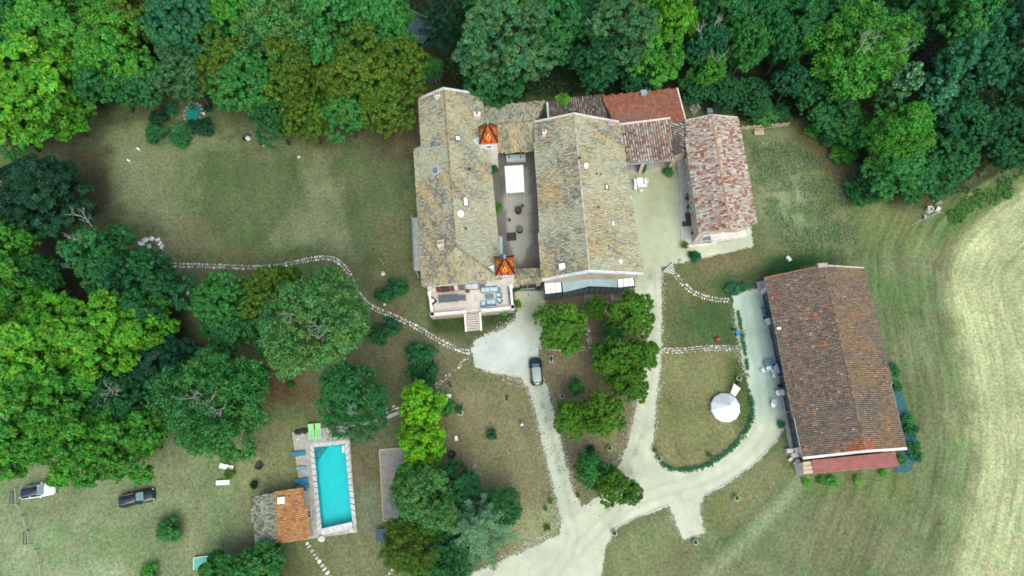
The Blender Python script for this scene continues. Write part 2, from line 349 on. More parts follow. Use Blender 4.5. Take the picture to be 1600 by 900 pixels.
# (outline in photo pixels, colour, feather metres, ragged)
PATCH = [
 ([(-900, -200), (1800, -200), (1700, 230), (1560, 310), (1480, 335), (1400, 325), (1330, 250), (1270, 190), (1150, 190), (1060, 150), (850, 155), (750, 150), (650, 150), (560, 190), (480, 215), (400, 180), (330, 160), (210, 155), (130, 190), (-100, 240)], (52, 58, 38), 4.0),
 ([(150, 170), (640, 160), (650, 430), (420, 430), (120, 400), (120, 230)], (104, 112, 78), 5.0),
 ([(170, 200), (300, 185), (480, 200), (550, 225), (545, 400), (250, 400), (170, 320)], (146, 150, 112), 5.0),
 ([(305, 240), (400, 215), (470, 250), (455, 340), (390, 390), (310, 370), (290, 300)], (114, 126, 86), 4.0),
 ([(520, 230), (640, 220), (650, 400), (560, 400)], (112, 122, 84), 4.0),
 ([(100, 240), (160, 240), (175, 350), (130, 370), (90, 330)], (98, 92, 72), 2.5),
 ([(560, 160), (650, 150), (648, 260), (600, 240)], (104, 98, 74), 3.0),
 ([(560, 180), (360, 190), (380, 165), (450, 215)], (100, 100, 72), 3.0),
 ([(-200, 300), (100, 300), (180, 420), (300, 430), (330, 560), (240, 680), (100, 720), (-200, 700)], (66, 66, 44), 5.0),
 ([(300, 400), (640, 420), (650, 500), (740, 545), (740, 620), (600, 640), (480, 660), (380, 640), (300, 560)], (136, 130, 98), 3.5),
 ([(560, 430), (650, 420), (660, 520), (590, 560), (560, 500)], (116, 120, 86), 3.0),
 ([(400, 560), (470, 570), (500, 620), (420, 640), (380, 600)], (124, 100, 72), 3.0),
 ([(300, 620), (470, 640), (480, 760), (380, 780), (300, 700)], (138, 136, 98), 4.0),
 ([(-300, 700), (200, 680), (330, 700), (430, 720), (400, 780), (420, 860), (350, 900), (250, 1100), (-400, 1100)], (154, 164, 122), 5.0),
 ([(0, 800), (140, 790), (180, 900), (150, 960), (0, 960)], (170, 182, 138), 4.0),
 ([(330, 700), (460, 690), (470, 780), (380, 800)], (162, 162, 118), 3.0),
 ([(240, 800), (300, 800), (300, 850), (240, 850)], (120, 128, 84), 2.0),
 ([(350, 850), (480, 840), (600, 900), (560, 960), (330, 950)], (120, 116, 86), 3.0),
 ([(470, 835), (620, 820), (640, 950), (480, 950)], (142, 140, 104), 3.0),
 ([(550, 690), (600, 690), (610, 830), (555, 830)], (134, 122, 96), 2.0),
 ([(560, 770), (590, 760), (600, 830), (560, 830)], (150, 152, 124), 2.0),
 ([(560, 640), (650, 630), (640, 690), (560, 690)], (126, 122, 98), 2.0),
 ([(690, 590), (830, 590), (880, 800), (860, 840), (790, 870), (720, 840), (690, 700)], (156, 148, 110), 3.0),
 ([(790, 790), (870, 780), (870, 830), (800, 860)], (166, 168, 124), 2.0),
 ([(842, 530), (1010, 520), (990, 650), (960, 740), (905, 790), (880, 760), (860, 640)], (154, 140, 110), 2.0),
 ([(900, 660), (985, 650), (960, 750), (900, 750)], (160, 146, 114), 2.0),
 ([(660, 490), (805, 470), (820, 500), (770, 520), (730, 545), (690, 520)], (108, 114, 80), 1.5),
 ([(670, 495), (730, 490), (735, 515), (680, 520)], (78, 92, 56), 1.0),
 ([(750, 490), (800, 485), (800, 510), (755, 512)], (72, 92, 50), 1.0),
 ([(1028, 400), (1190, 370), (1200, 450), (1150, 470), (1160, 560), (1028, 550)], (128, 130, 88), 3.0),
 ([(1060, 470), (1140, 480), (1150, 545), (1060, 540)], (96, 118, 74), 3.0),
 ([(1080, 400), (1180, 385), (1180, 450), (1100, 455)], (136, 128, 92), 3.0),
 ([(1025, 550), (1170, 550), (1180, 640), (1150, 700), (1080, 735), (1020, 720)], (156, 152, 106), 1.5),
 ([(1140, 560), (1172, 560), (1182, 640), (1160, 690), (1150, 640)], (112, 122, 76), 1.5),
 ([(1185, 445), (1200, 400), (1290, 375), (1340, 400), (1290, 420)], (62, 100, 58), 2.0),  # barn's shadow on the grass to its north, put into the ground colour
 ([(1110, 440), (1190, 420), (1195, 450), (1150, 470)], (78, 108, 66), 2.0),
 ([(1150, 210), (1240, 200), (1330, 260), (1380, 340), (1340, 400), (1200, 395), (1180, 340)], (142, 146, 104), 2.5),
 ([(1200, 290), (1270, 280), (1290, 370), (1200, 385)], (168, 176, 134), 4.0),
 ([(1230, 190), (1262, 190), (1330, 260), (1350, 300), (1290, 280)], (134, 124, 88), 2.0),
 ([(1330, 330), (1480, 330), (1480, 420), (1360, 420)], (140, 148, 98), 3.0),
 ([(1350, 400), (1480, 400), (1505, 560), (1525, 720), (1490, 900), (1300, 1000), (930, 960), (960, 830), (1100, 770), (1220, 680), (1240, 745), (1410, 740), (1430, 680), (1390, 560)], (140, 146, 106), 3.0),
 ([(1360, 420), (1450, 440), (1450, 520), (1390, 540), (1365, 480)], (116, 138, 86), 4.0),
 ([(945, 850), (1060, 800), (1080, 900), (940, 960)], (150, 154, 108), 3.0),
 ([(1100, 790), (1225, 690), (1240, 745), (1180, 820), (1110, 850)], (150, 148, 104), 2.0),
 ([(1240, 745), (1420, 735), (1430, 780), (1250, 790)], (128, 140, 88), 2.0),
 ([(1490, 420), (1512, 560), (1528, 720), (1490, 960), (1440, 960), (1490, 760), (1480, 560), (1470, 430)], (154, 166, 118), 2.0),
 ([(1440, 330), (1600, 255), (1700, 215), (1700, 250), (1600, 292), (1540, 330), (1470, 380)], (112, 142, 80), 1.5),
]
def build_ground():
    def axis(a, b, st):
        core = np.arange(a, b + 1e-6, st); ext = []; v = st * 1.6; p = b
        while p < 900: p += v; v *= 1.35; ext.append(p)
        low = []; v = st * 1.6; p = a
        while p > -900: p -= v; v *= 1.35; low.append(p)
        return np.array(low[::-1] + list(core) + ext)
    xs, ys = axis(-100, 100, 0.6), axis(-20, 100, 0.6)
    X, Y = np.meshgrid(xs, ys); x, y = X.ravel(), Y.ravel(); n = len(x)
    col = np.tile(G((130, 138, 96)), (n, 1))
    wob = (fbm(x * 0.12, y * 0.12, 3) - 0.5) * 2
    wob2 = (fbm(x * 0.7, y * 0.7, 9) - 0.5) * 2
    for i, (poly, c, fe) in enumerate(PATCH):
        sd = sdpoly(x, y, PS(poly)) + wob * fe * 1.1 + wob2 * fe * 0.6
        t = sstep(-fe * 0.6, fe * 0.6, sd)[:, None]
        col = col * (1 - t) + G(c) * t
    # lush weeds scattered over the rough grass
    wd = sstep(0.52, 0.62, fbm(x * 0.55, y * 0.55, 21)) * sstep(-2, 2, sdpoly(x, y, PS([(1160, 215), (1250, 230), (1340, 300), (1350, 390), (1240, 400), (1190, 330)])))
    col = col * (1 - 0.55 * wd[:, None]) + G((74, 118, 80)) * 0.55 * wd[:, None]
    gd = sstep(0.50, 0.64, fbm(x * 0.22, y * 0.22, 31))[:, None] * 0.42
    bd = sstep(0.52, 0.68, fbm(x * 0.16, y * 0.16, 61))[:, None] * 0.30
    col = col * (1 - bd) + G((150, 134, 100)) * bd
    col = col * (1 - gd) + col * np.array([0.70, 0.92, 0.66]) * gd
    # the cut field
    sdf = sdpoly(x, y, FIELD)
    t = sstep(-1.4, 2.0, sdf + wob2 * 1.2)[:, None] * 0.95
    band = (0.55 * vnoise(sdf * 0.33, y * 0.02, 5) + 0.45 * vnoise(sdf * 0.8, y * 0.03, 6))[:, None]
    fc = G((214, 215, 160)) * (0.86 + 0.22 * band) * (1 - 0.10 * sstep(0.55, 0.75, fbm(x * 0.08, y * 0.1, 41))[:, None])
    col = col * (1 - t) + fc * t
    rim = np.exp(-((sdf + 0.2) / 0.7) ** 2)[:, None] * 0.45
    col = col * (1 - rim) + G((160, 154, 108)) * rim
    tr = (np.exp(-((sdf + 3.4) / 0.35) ** 2) + np.exp(-((sdf + 5.2) / 0.35) ** 2) + 0.7 * np.exp(-((sdf + 9.0) / 0.4) ** 2))[:, None] * 0.35 * sstep(-2, 4, y * 0 + x - 62)[:, None]
    col = col * (1 - tr) + G((188, 200, 150)) * tr
    for pl, ww, cc in (([(1100, 905), (1150, 860), (1215, 795), (1250, 755)], 0.9, (176, 190, 146)), ([(1090, 880), (1140, 840), (1200, 780), (1235, 745)], 0.5, (112, 132, 92)), ([(285, 900), (298, 840), (312, 795)], 0.4, (176, 174, 134)), ([(303, 900), (316, 840), (330, 795)], 0.4, (170, 168, 130))):
        q = PS(pl); d = np.full(n, 1e9)
        for a, b in zip(q[:-1], q[1:]):
            e = b - a; L = e.x ** 2 + e.y ** 2; k = np.clip(((x - a.x) * e.x + (y - a.y) * e.y) / L, 0, 1); d = np.minimum(d, np.hypot(x - a.x - k * e.x, y - a.y - k * e.y))
        tt = (np.exp(-(d / ww) ** 2) * 0.6)[:, None]; col = col * (1 - tt) + G(cc) * tt
    # mowing / harvest direction: streak coordinates
    ang = 0.35 + 0.65 * sstep(-24, -12, sdf)
    flow = np.stack([np.where(sdf > -22, sdf, x * 0.55 + y * 0.2), np.where(sdf > -22, y, y * 0.4 - x * 0.3), ang], 1)
    nx, ny = len(xs), len(ys); i = np.arange((nx - 1) * (ny - 1)); a = (i // (nx - 1)) * nx + i % (nx - 1)
    F = np.stack([a, a + 1, a + nx + 1, a + nx], 1)
    z = (fbm(x * 0.5, y * 0.5, 77) - 0.5) * 0.08 - 0.06
    # the pool basin needs a hole
    pool = PS(POOL_OUT); sd = sdpoly(x, y, pool); keep = ~(sd[F] > -0.2).all(1)
    F = F[keep]
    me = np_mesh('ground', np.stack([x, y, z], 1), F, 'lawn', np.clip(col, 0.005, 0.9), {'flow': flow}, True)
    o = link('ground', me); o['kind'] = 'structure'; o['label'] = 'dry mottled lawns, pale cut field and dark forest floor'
POOL_OUT = [(484, 697), (543, 690), (557, 832), (500, 836)]
build_ground()

def resample(pts, st):
    out = [pts[0]]; acc = 0.0
    for a, b in zip(pts[:-1], pts[1:]):
        L = (b - a).length; d = st - acc
        while d <= L: out.append(a + (b - a) * (d / L)); d += st
        acc = L - (d - st)
    return out
def smooth_line(pts, it=2):
    for _ in range(it):
        q = [pts[0]]
        for a, b in zip(pts[:-1], pts[1:]): q += [a * 0.75 + b * 0.25, a * 0.25 + b * 0.75]
        pts = q + [pts[-1]]
    return pts
# ------------------------------------------------------------------ gravel drives and yards
def sheet(name, polys, holes, colf, step, z, mat, margin=0.5, label=None):
    W = [PS(p) for p in polys]; Hs = [PS(p) for p in holes]
    ax = [p.x for q in W for p in q]; ay = [p.y for q in W for p in q]
    xs = np.arange(min(ax) - 1.5, max(ax) + 1.5, step); ys = np.arange(min(ay) - 1.5, max(ay) + 1.5, step)
    X, Y = np.meshgrid(xs, ys); x, y = X.ravel(), Y.ravel()
    sd = np.full(x.shape, -1e9)
    for q in W: sd = np.maximum(sd, sdpoly(x, y, q))
    for q in Hs: sd = np.minimum(sd, -sdpoly(x, y, q))
    nx = len(xs); i = np.arange((nx - 1) * (len(ys) - 1)); a = (i // (nx - 1)) * nx + i % (nx - 1)
    F = np.stack([a, a + 1, a + nx + 1, a + nx], 1); F = F[(sd[F] > -margin).any(1)]
    use = np.unique(F); mp = np.zeros(len(x), int); mp[use] = np.arange(len(use)); F = mp[F]
    x, y, sd = x[use], y[use], sd[use]
    me = np_mesh(name, np.stack([x, y, np.full(len(x), z)], 1), F, mat, colf(x, y), {'edge': sd}, True)
    o = link(name, me); o['kind'] = 'structure'
    if label: o['label'] = label
    return o
def drive_col(x, y):
    c = np.tile(G((218, 220, 188), 0.66), (len(x), 1))
    for poly, cc, fe in (([(735, 540), (770, 515), (815, 500), (850, 540), (840, 590), (740, 590)], (212, 220, 208), 4.0),
                         ([(800, 440), (860, 440), (860, 520), (820, 525), (800, 490)], (186, 190, 158), 3.0),
                         ([(965, 255), (1075, 250), (1075, 400), (1000, 420)], (178, 182, 142), 4.0),
                         ([(1000, 330), (1070, 320), (1075, 400), (1000, 425)], (196, 200, 166), 3.0),
                         ([(1140, 450), (1195, 450), (1235, 660), (1170, 640)], (186, 206, 184), 2.0),
                         ([(820, 590), (850, 590), (900, 790), (870, 800)], (196, 206, 180), 1.5)):
        t = sstep(-fe, fe, sdpoly(x, y, PS(poly)) + (fbm(x * .2, y * .2, 5) - .5) * 4)[:, None]; c = c * (1 - t) + G(cc, 0.70) * t
    n = fbm(x * 0.35, y * 0.35, 15)[:, None]; c = c * (0.80 + 0.40 * n); n = fbm(x * 1.4, y * 1.4, 25)[:, None]; c = c * (0.88 + 0.24 * n)
    # wheel ruts: packed, browner lines either side of each lane's middle
    for pl in ([(836, 600), (858, 700), (880, 790), (900, 850), (860, 900)], [(1016, 430), (1014, 560), (1000, 680), (985, 740), (960, 800), (900, 860)], [(1168, 470), (1190, 580), (1200, 660), (1150, 725), (1080, 755), (1000, 775), (950, 810)]):
        q = smooth_line(PS(pl)); d = np.full(len(x), 1e9)
        for a, b in zip(q[:-1], q[1:]):
            e = b - a; k = np.clip(((x - a.x) * e.x + (y - a.y) * e.y) / (e.x ** 2 + e.y ** 2), 0, 1); d = np.minimum(d, np.hypot(x - a.x - k * e.x, y - a.y - k * e.y))
        t = (np.exp(-((d - 0.75) / 0.28) ** 2) * (0.10 + 0.25 * fbm(x * 0.3, y * 0.3, 18)))[:, None]; c = c * (1 - t) + G((176, 170, 140)) * t
    # thin weeds between the wheel tracks
    for pl in ([(838, 600), (866, 700), (888, 790), (890, 830)], [(1016, 430), (1014, 560), (1000, 680), (985, 740)]):
        q = PS(pl); d = np.full(len(x), 1e9)
        for a, b in zip(q[:-1], q[1:]):
            e = b - a; k = np.clip(((x - a.x) * e.x + (y - a.y) * e.y) / (e.x ** 2 + e.y ** 2), 0, 1); d = np.minimum(d, np.hypot(x - a.x - k * e.x, y - a.y - k * e.y))
        t = (np.exp(-(d / 0.45) ** 2) * sstep(0.45, 0.7, fbm(x * 0.9, y * 0.9, 8)) * 0.55)[:, None]; c = c * (1 - t) + G((140, 150, 104)) * t
    return c
sheet('driveway', [
    [(739, 548), (745, 533), (765, 523), (790, 515), (806, 502), (811, 485), (806, 452), (848, 448), (852, 470), (850, 500), (842, 528), (838, 560), (848, 600), (824, 600), (815, 588), (790, 583), (765, 580), (745, 572)],
    [(822, 585), (848, 592), (862, 640), (876, 700), (891, 760), (906, 793), (950, 796), (1000, 800), (962, 824), (945, 850), (936, 900), (915, 1000), (860, 1100), (500, 1100), (600, 975), (740, 898), (800, 872), (876, 838), (880, 822), (870, 770), (852, 700), (838, 640)],
    [(1001, 420), (1031, 412), (1032, 500), (1029, 580), (1021, 650), (1017, 700), (1025, 722), (1050, 737), (1080, 738), (1110, 728), (1150, 700), (1176, 660), (1177, 620), (1166, 580), (1156, 530), (1149, 480), (1147, 462), (1186, 452), (1200, 520), (1215, 600), (1228, 660), (1210, 690), (1175, 725), (1130, 757), (1100, 772), (1090, 790), (1097, 832), (1068, 840), (1058, 815), (1046, 787), (1000, 804), (905, 797), (948, 772), (968, 735), (985, 690), (1000, 620), (1008, 560), (1005, 500), (985, 465)],
    [(940, 255), (1072, 240), (1095, 380), (1172, 355), (1174, 384), (1110, 398), (1068, 408), (1050, 410), (1032, 416), (1003, 432), (985, 380)],
    ], [], drive_col, 0.3, -0.004, 'gravel', 0.7, 'pale gravel drive with a turning circle and two lanes')
# paved inner courtyard with a paler long oval
def court_col(x, y):
    c = np.tile(G((130, 125, 114), 0.66), (len(x), 1))
    t = sstep(-0.3, 0.3, sdpoly(x, y, PS([(786, 262), (826, 262), (829, 330), (828, 380), (812, 420), (802, 400), (792, 360), (788, 300)])) + (fbm(x * .8, y * .8, 4) - .5) * 0.8)[:, None]
    c = c * (1 - t) + G((184, 180, 164), 0.66) * t
    return c * (0.85 + 0.3 * fbm(x * 0.6, y * 0.6, 6)[:, None])
sheet('inner_courtyard', [[(752, 215), (842, 210), (852, 450), (790, 450)]], [], court_col, 0.5, 0.004, 'paving', 0.0, 'grey paved courtyard with a paler oval')
def dirt_col(x, y): return np.tile(G((134, 118, 94)), (len(x), 1)) * (0.8 + 0.4 * fbm(x * 0.5, y * 0.5, 12)[:, None])
sheet('front_yard', [[(848, 455), (1004, 445), (1004, 500), (1004, 525), (930, 520), (850, 505)]], [], dirt_col, 0.5, -0.010, 'gravel', 0.5, 'trodden brown earth in front of the veranda')

# ------------------------------------------------------------------ stone paths
def stone_path(px, rows, st, wid, label, seed, skip=0.0, bed=True):
    rg = random.Random(seed); line = resample(smooth_line(PS(px)), st); V = []; F = []; C = []
    for i in range(len(line) - 1):
        d = (line[i + 1] - line[i]).normalized(); nrm = Vector((-d.y, d.x, 0))
        for r_ in range(rows):
            if rg.random() < skip: continue
            c = line[i] + nrm * ((r_ + 0.5) / rows - 0.5) * wid + d * rg.uniform(-0.08, 0.08) + d * (0.5 * st * (r_ % 2)) + nrm * rg.uniform(-0.06, 0.06)
            n = 6; o = len(V); a0 = rg.uniform(0, 6.28); sx, sy = rg.uniform(0.26, 0.54) * st, rg.uniform(0.28, 0.52) * wid / rows
            k = rg.uniform(0.38, 1.0); cc = [k * 0.66, k * 0.66, k * 0.58]; zt = rg.uniform(0.0, 0.04)
            for zz, q in ((-0.02, 1.0), (zt, 0.93)):
                for j in range(n):
                    t = a0 + 2 * math.pi * j / n; e = rg.uniform(0.85, 1.15) * q
                    p = c + d * (math.cos(t) * sx * e) + nrm * (math.sin(t) * sy * e); V.append((p.x, p.y, zz)); C.append(cc)
            for j in range(n): F.append((o + j, o + (j + 1) % n, o + n + (j + 1) % n, o + n + j))
            F.append((o + n, o + n + 1, o + n + 2, o + n + 3)); F.append((o + n, o + n + 3, o + n + 4, o + n + 5))
    me = np_mesh('stone_path', np.array(V), np.array(F), 'stone', np.array(C)); o = link('stone_path', me); o['kind'] = 'structure'; o['label'] = label
stone_path([(90, 415), (180, 413), (285, 414), (350, 416), (420, 419), (460, 410), (500, 402), (525, 404), (545, 425), (552, 450), (575, 478), (610, 492), (650, 510), (690, 535), (722, 548), (738, 551)], 2, 0.42, 0.95, 'long winding white stone path across the west lawn', 1, 0.04)
stone_path([(735, 553), (722, 568), (700, 586), (676, 608)], 2, 0.6, 0.7, 'short broken stone path branching towards the pool', 2, 0.25)
stone_path([(632, 632), (612, 638), (592, 648)], 2, 0.8, 0.9, 'few loose stepping stones beside the pool wall', 3, 0.35)
stone_path([(841, 543), (870, 545), (905, 545), (925, 545), (955, 547), (990, 548)], 2, 0.42, 0.7, 'white stone path crossing under the middle trees', 4, 0.08)
stone_path([(912, 500), (918, 515), (921, 530), (922, 545)], 2, 0.42, 0.8, 'white stone path leading down from the plank walk', 5, 0.06)
stone_path([(1031, 548), (1060, 548), (1090, 545), (1120, 543), (1157, 545)], 3, 0.40, 1.0, 'white stone path between east lane and barn yard', 6, 0.05)
stone_path([(1054, 428), (1066, 442), (1080, 455), (1098, 463), (1118, 468), (1142, 469)], 2, 0.42, 1.0, 'curved white stone path below the stone steps', 7, 0.04)
stone_path([(480, 848), (495, 872), (515, 900), (525, 915)], 1, 0.62, 0.75, 'narrow pale stepping path below the pool house', 8, 0.0)
stone_path([(618, 884), (604, 900), (596, 915)], 1, 0.62, 0.6, 'short pale stepping path under the lower trees', 9, 0.0)

# kerb along the outside of the drive, a real low edge
kb = MB()
for pl in ([(958, 827), (1000, 806), (1044, 788)], [(1100, 773), (1132, 757), (1176, 726), (1212, 690), (1229, 662)]):
    q = smooth_line(PS(pl, 0.05))
    for a, b in zip(q[:-1], q[1:]): kb.beam(a, b, 0.10, 0.14)
struct('kerb', kb, 'concrete')['label'] = 'thin concrete kerb along the outer edge of the drive'

# ================================================================== BUILDINGS
def jitter_pal(n, pal, wts, rg):
    idx = rg.choice(len(pal), n, p=np.array(wts) / sum(wts)); return np.array(pal)[idx]
LT = lambda *c: [tuple(v * 0.62 * k for v, k in zip(lin(q), (0.95, 1.0, 1.06))) for q in c]
def tiles(name, poly, up, colf, parent, tw=0.22, tl=0.34, seed=0, lift=0.03, arc=0.09, wf=0.455):
    """one course after another of curved clay tiles on the plane of poly; up = direction up the slope"""
    poly = [Vector(p) for p in poly]; n = (poly[1] - poly[0]).cross(poly[2] - poly[0]).normalized()
    if n.z < 0: n = -n
    v = Vector(up); v = (v - n * v.dot(n)).normalized(); u = v.cross(n).normalized(); o = poly[0]
    q = [((p - o).dot(u), (p - o).dot(v)) for p in poly]
    us = np.arange(min(a for a, b in q) + tw / 2, max(a for a, b in q), tw); vs2 = np.arange(min(b for a, b in q) + tl * 0.4, max(b for a, b in q), tl)
    U, Vv = np.meshgrid(us, vs2); U, Vv = U.ravel(), Vv.ravel()
    k = sdpoly(U, Vv, q) > -0.04; U, Vv = U[k], Vv[k]; m = len(U); rg = np.random.default_rng(seed)
    U = U + rg.normal(0, 0.012, m); Vv = Vv + rg.normal(0, 0.02, m); rot = rg.normal(0, 0.03, m)
    seg = 4; ang = np.linspace(0.12, math.pi - 0.12, seg + 1); ca, sa = np.cos(ang), np.sin(ang)
    vert = np.zeros((m, 2, seg + 1, 3)); w2 = tw * wf
    for e, (dv, ww, hh) in enumerate(((-tl * 0.56, 1.06, 0.045), (tl * 0.56, 0.9, 0.0))):
        lu = ca[None, :] * w2 * ww; lv = np.full((m, seg + 1), dv) + lu * rot[:, None]
        hz = sa[None, :] * arc * ww + hh + lift + rg.normal(0, 0.006, m)[:, None]
        uu = U[:, None] + lu - rot[:, None] * dv; vv = Vv[:, None] + lv
        for ax in range(3): vert[:, e, :, ax] = o[ax] + uu * u[ax] + vv * v[ax] + hz * n[ax]
    Vt = vert.reshape(-1, 3); b = np.arange(m)[:, None] * 2 * (seg + 1)
    F = np.concatenate([np.stack([b[:, 0] + i, b[:, 0] + i + 1, b[:, 0] + seg + 2 + i, b[:, 0] + seg + 1 + i], 1) for i in range(seg)])
    wx = o.x + U * u.x + Vv * v.x; wy = o.y + U * u.y + Vv * v.y
    C = colf(wx, wy, U, Vv, rg); C = np.repeat(np.clip(C, 0.004, 0.85), 2 * (seg + 1), 0)
    if parent is not None and LOC.get(parent) is not None: Vt = Vt - np.array(LOC[parent])
    return link(name, np_mesh(name, Vt, F, 'tile', C), parent, 'stuff')
def ridge_row(a, b, colpal, parent, r_=0.16, seed=0, name='ridge_tiles', up=0.05):
    rg = random.Random(seed); a, b = Vector(a), Vector(b); L = (b - a).length; n = max(2, int(L / 0.42)); d = (b - a) / n
    u = Vector((-d.y, d.x, 0)).normalized(); V = []; F = []; C = []; z = Vector((0, 0, 1))
    for i in range(n):
        o = len(V); c = colpal[rg.randrange(len(colpal))]; k = rg.uniform(0.8, 1.15)
        for e, rr in ((-0.08, 1.05), (1.06, 0.92)):
            p = a + d * (i + e) + u * rg.uniform(-0.015, 0.015)
            for s_ in range(6):
                t = math.pi * s_ / 5; q = p + u * (math.cos(t) * r_ * rr) + z * (math.sin(t) * r_ * rr * 0.9 + up - 0.03); V.append(tuple(q)); C.append([v * k for v in c])
        for s_ in range(5): F.append((o + s_, o + s_ + 1, o + 7 + s_, o + 6 + s_))
    V = np.array(V)
    if parent is not None and LOC.get(parent) is not None: V = V - np.array(LOC[parent])
    return link(name, np_mesh(name, V, np.array(F), 'tile', np.array(C)), parent, 'stuff')
# tile colours ------------------------------------------------------
def roof_old(yellow, seed, diag=(0.9, 0.5)):
    base = LT((148, 148, 124), (132, 131, 110), (164, 164, 140), (124, 122, 100), (182, 174, 132), (166, 136, 98), (186, 188, 164)); wt = [5, 4, 4, 2.0, 2, .8, 1.5]
    gold = LT((196, 180, 128), (196, 168, 108), (202, 190, 148), (188, 150, 98)); pale = LT((196, 200, 164), (178, 184, 150), (206, 206, 172))
    def f(x, y, u, v, rg):
        c = jitter_pal(len(x), base, wt, rg)
        n = fbm((x * diag[0] + y * diag[1]) * 0.9, (y * diag[0] - x * diag[1]) * 0.16, seed, 4) + rg.normal(0, 0.045, len(x))
        p = fbm(x * 0.22, y * 0.22, seed + 7, 3) + rg.normal(0, 0.08, len(x))
        g = sstep(0.58 - yellow * 0.16, 0.68 - yellow * 0.16, n)[:, None] * rg.uniform(0.35, 1.0, len(x))[:, None]; c = c * (1 - g) + jitter_pal(len(x), gold, [4, 2, 3, 1], rg) * g
        g = sstep(0.52 - yellow * 0.14, 0.74 - yellow * 0.14, p)[:, None] * 0.62; c = c * (1 - g) + jitter_pal(len(x), pale, [1, 1, 1], rg) * g
        return c * 1.12 * rg.uniform(0.88, 1.10, len(x))[:, None]
    return f
def roof_barn(east):
    base = LT((116, 104, 94), (124, 111, 98), (106, 97, 90), (130, 119, 106), (132, 126, 110), (138, 106, 88), (158, 152, 138), (96, 89, 84)); wt = [5, 5, 4, 3, 2, .8, .35, 1.5]
    hot = PS([(1305, 705), (1330, 692), (1352, 680), (1366, 690), (1362, 706), (1300, 722)], 6)
    warm = LT((138, 118, 88), (146, 126, 94), (124, 108, 84))
    def f(x, y, u, v, rg):
        c = jitter_pal(len(x), base, wt, rg)
        if east:
            g = sstep(0.38, 0.62, fbm(x * .2, y * .2, 3) + rg.normal(0, .1, len(x)))[:, None] * 0.75; c = c * (1 - g) + jitter_pal(len(x), warm, [1, 1, 1], rg) * g
        pt = sstep(0.55, 0.7, fbm(x * .3, y * .3, 13))[:, None] * 0.35; c = c * (1 - pt) + np.array(LT((92, 98, 92))[0]) * pt
        h = (sstep(-0.5, 0.6, sdpoly(x, y, hot) + rg.normal(0, 0.4, len(x))) > 0.5)[:, None]; h = h & (rg.random(len(x)) < 0.85)[:, None]
        c = np.where(h, np.array(LT((190, 122, 88))[0]) * rg.uniform(0.55, 0.9, len(x))[:, None], c)
        for (qx, qy) in ((1217, 458), (1290, 478), (1277, 490), (1265, 487), (1336, 487), (1336, 491), (1237, 520), (1291, 537), (1287, 538), (1356, 541), (1281, 641), (1396, 670), (1396, 674), (1259, 696), (1268, 696), (1251, 695)):
            q = P(qx, qy, 6.5); m = np.hypot(x - q.x, y - q.y) < 0.24; c[m] = np.array(LT((190, 112, 70))[0])
        return c * np.array([1.34, 1.24, 1.08]) * rg.uniform(0.88, 1.12, len(x))[:, None]
    return f
def roof_mix(pal, wt, vary=(0.8, 1.2)):
    pal = LT(*pal)
    def f(x, y, u, v, rg): return jitter_pal(len(x), pal, wt, rg) * rg.uniform(*vary, len(x))[:, None]
    return f
PAL_HOUSE = roof_mix(((196, 178, 154), (208, 200, 182), (180, 136, 110), (164, 108, 84), (188, 152, 126), (202, 190, 168), (214, 214, 204)), [4, 4, 2.6, 2.4, 2.4, 3, 2])
PAL_PORT = roof_mix(((194, 180, 160), (168, 146, 126), (206, 200, 180), (184, 120, 92), (130, 116, 100), (168, 158, 138), (196, 100, 72)), [4, 3, 3, 1.5, 2, 3, .1])
PAL_DARK = roof_mix(((122, 116, 102), (140, 132, 116), (98, 90, 80), (168, 158, 136), (142, 106, 84)), [4, 3, 3, 2.2, 1])
PAL_RED = roof_mix(((172, 110, 82), (162, 102, 76), (180, 120, 92), (150, 96, 74), (160, 116, 92)), [4, 3, 3, 2, 1])
PAL_ORANGE = roof_mix(((206, 152, 98), (198, 140, 86), (212, 162, 110), (188, 128, 78)), [4, 3, 3, 2], (0.88, 1.1))
PAL_MOSS = roof_mix(((160, 168, 140), (172, 178, 152), (136, 140, 116), (116, 116, 98), (182, 186, 162)), [4, 3, 3, 2, 2])
RID_OLD = LT((150, 142, 112), (172, 156, 112), (132, 124, 98)); RID_PALE = LT((206, 204, 178), (190, 186, 158), (214, 206, 176)); RID_BARN = LT((150, 130, 96), (120, 104, 84), (168, 146, 108)); RID_HOUSE = LT((214, 168, 128), (206, 150, 112), (196, 160, 126))
def plane_pts(r0, r1, eave_mid):
    n = (r1 - r0).cross(eave_mid - r0).normalized(); return r0, n
def slope_pts(rp0, rp1, rz, eaves, ez):
    """ridge pixels at height rz, eave pixels; one plane through the ridge and the middle of the eave at height ez"""
    a, b = P(*rp0, rz), P(*rp1, rz); e0, e1 = P(*eaves[0], ez), P(*eaves[-1], ez); o, n = plane_pts(a, b, (e0 + e1) / 2)
    return [a, b], [PP(*e, o, n) for e in eaves]
def inset(poly, d):
    c = sum((Vector((p.x, p.y, 0)) for p in poly), Vector()) / len(poly); out = []
    n = len(poly); ar = sum(poly[i].x * poly[(i + 1) % n].y - poly[(i + 1) % n].x * poly[i].y for i in range(n)); sg = 1 if ar > 0 else -1
    for i in range(n):
        a, b, e = poly[i - 1], poly[i], poly[(i + 1) % n]
        d1 = Vector((b.x - a.x, b.y - a.y)).normalized(); d2 = Vector((e.x - b.x, e.y - b.y)).normalized()
        n1 = Vector((-d1.y, d1.x)) * sg; n2 = Vector((-d2.y, d2.x)) * sg; k = (n1 + n2); k = k / max(0.3, k.dot(n1)) if k.length > 1e-6 else n1
        out.append(Vector((b.x + k.x * d, b.y + k.y * d, 0)))
    return out
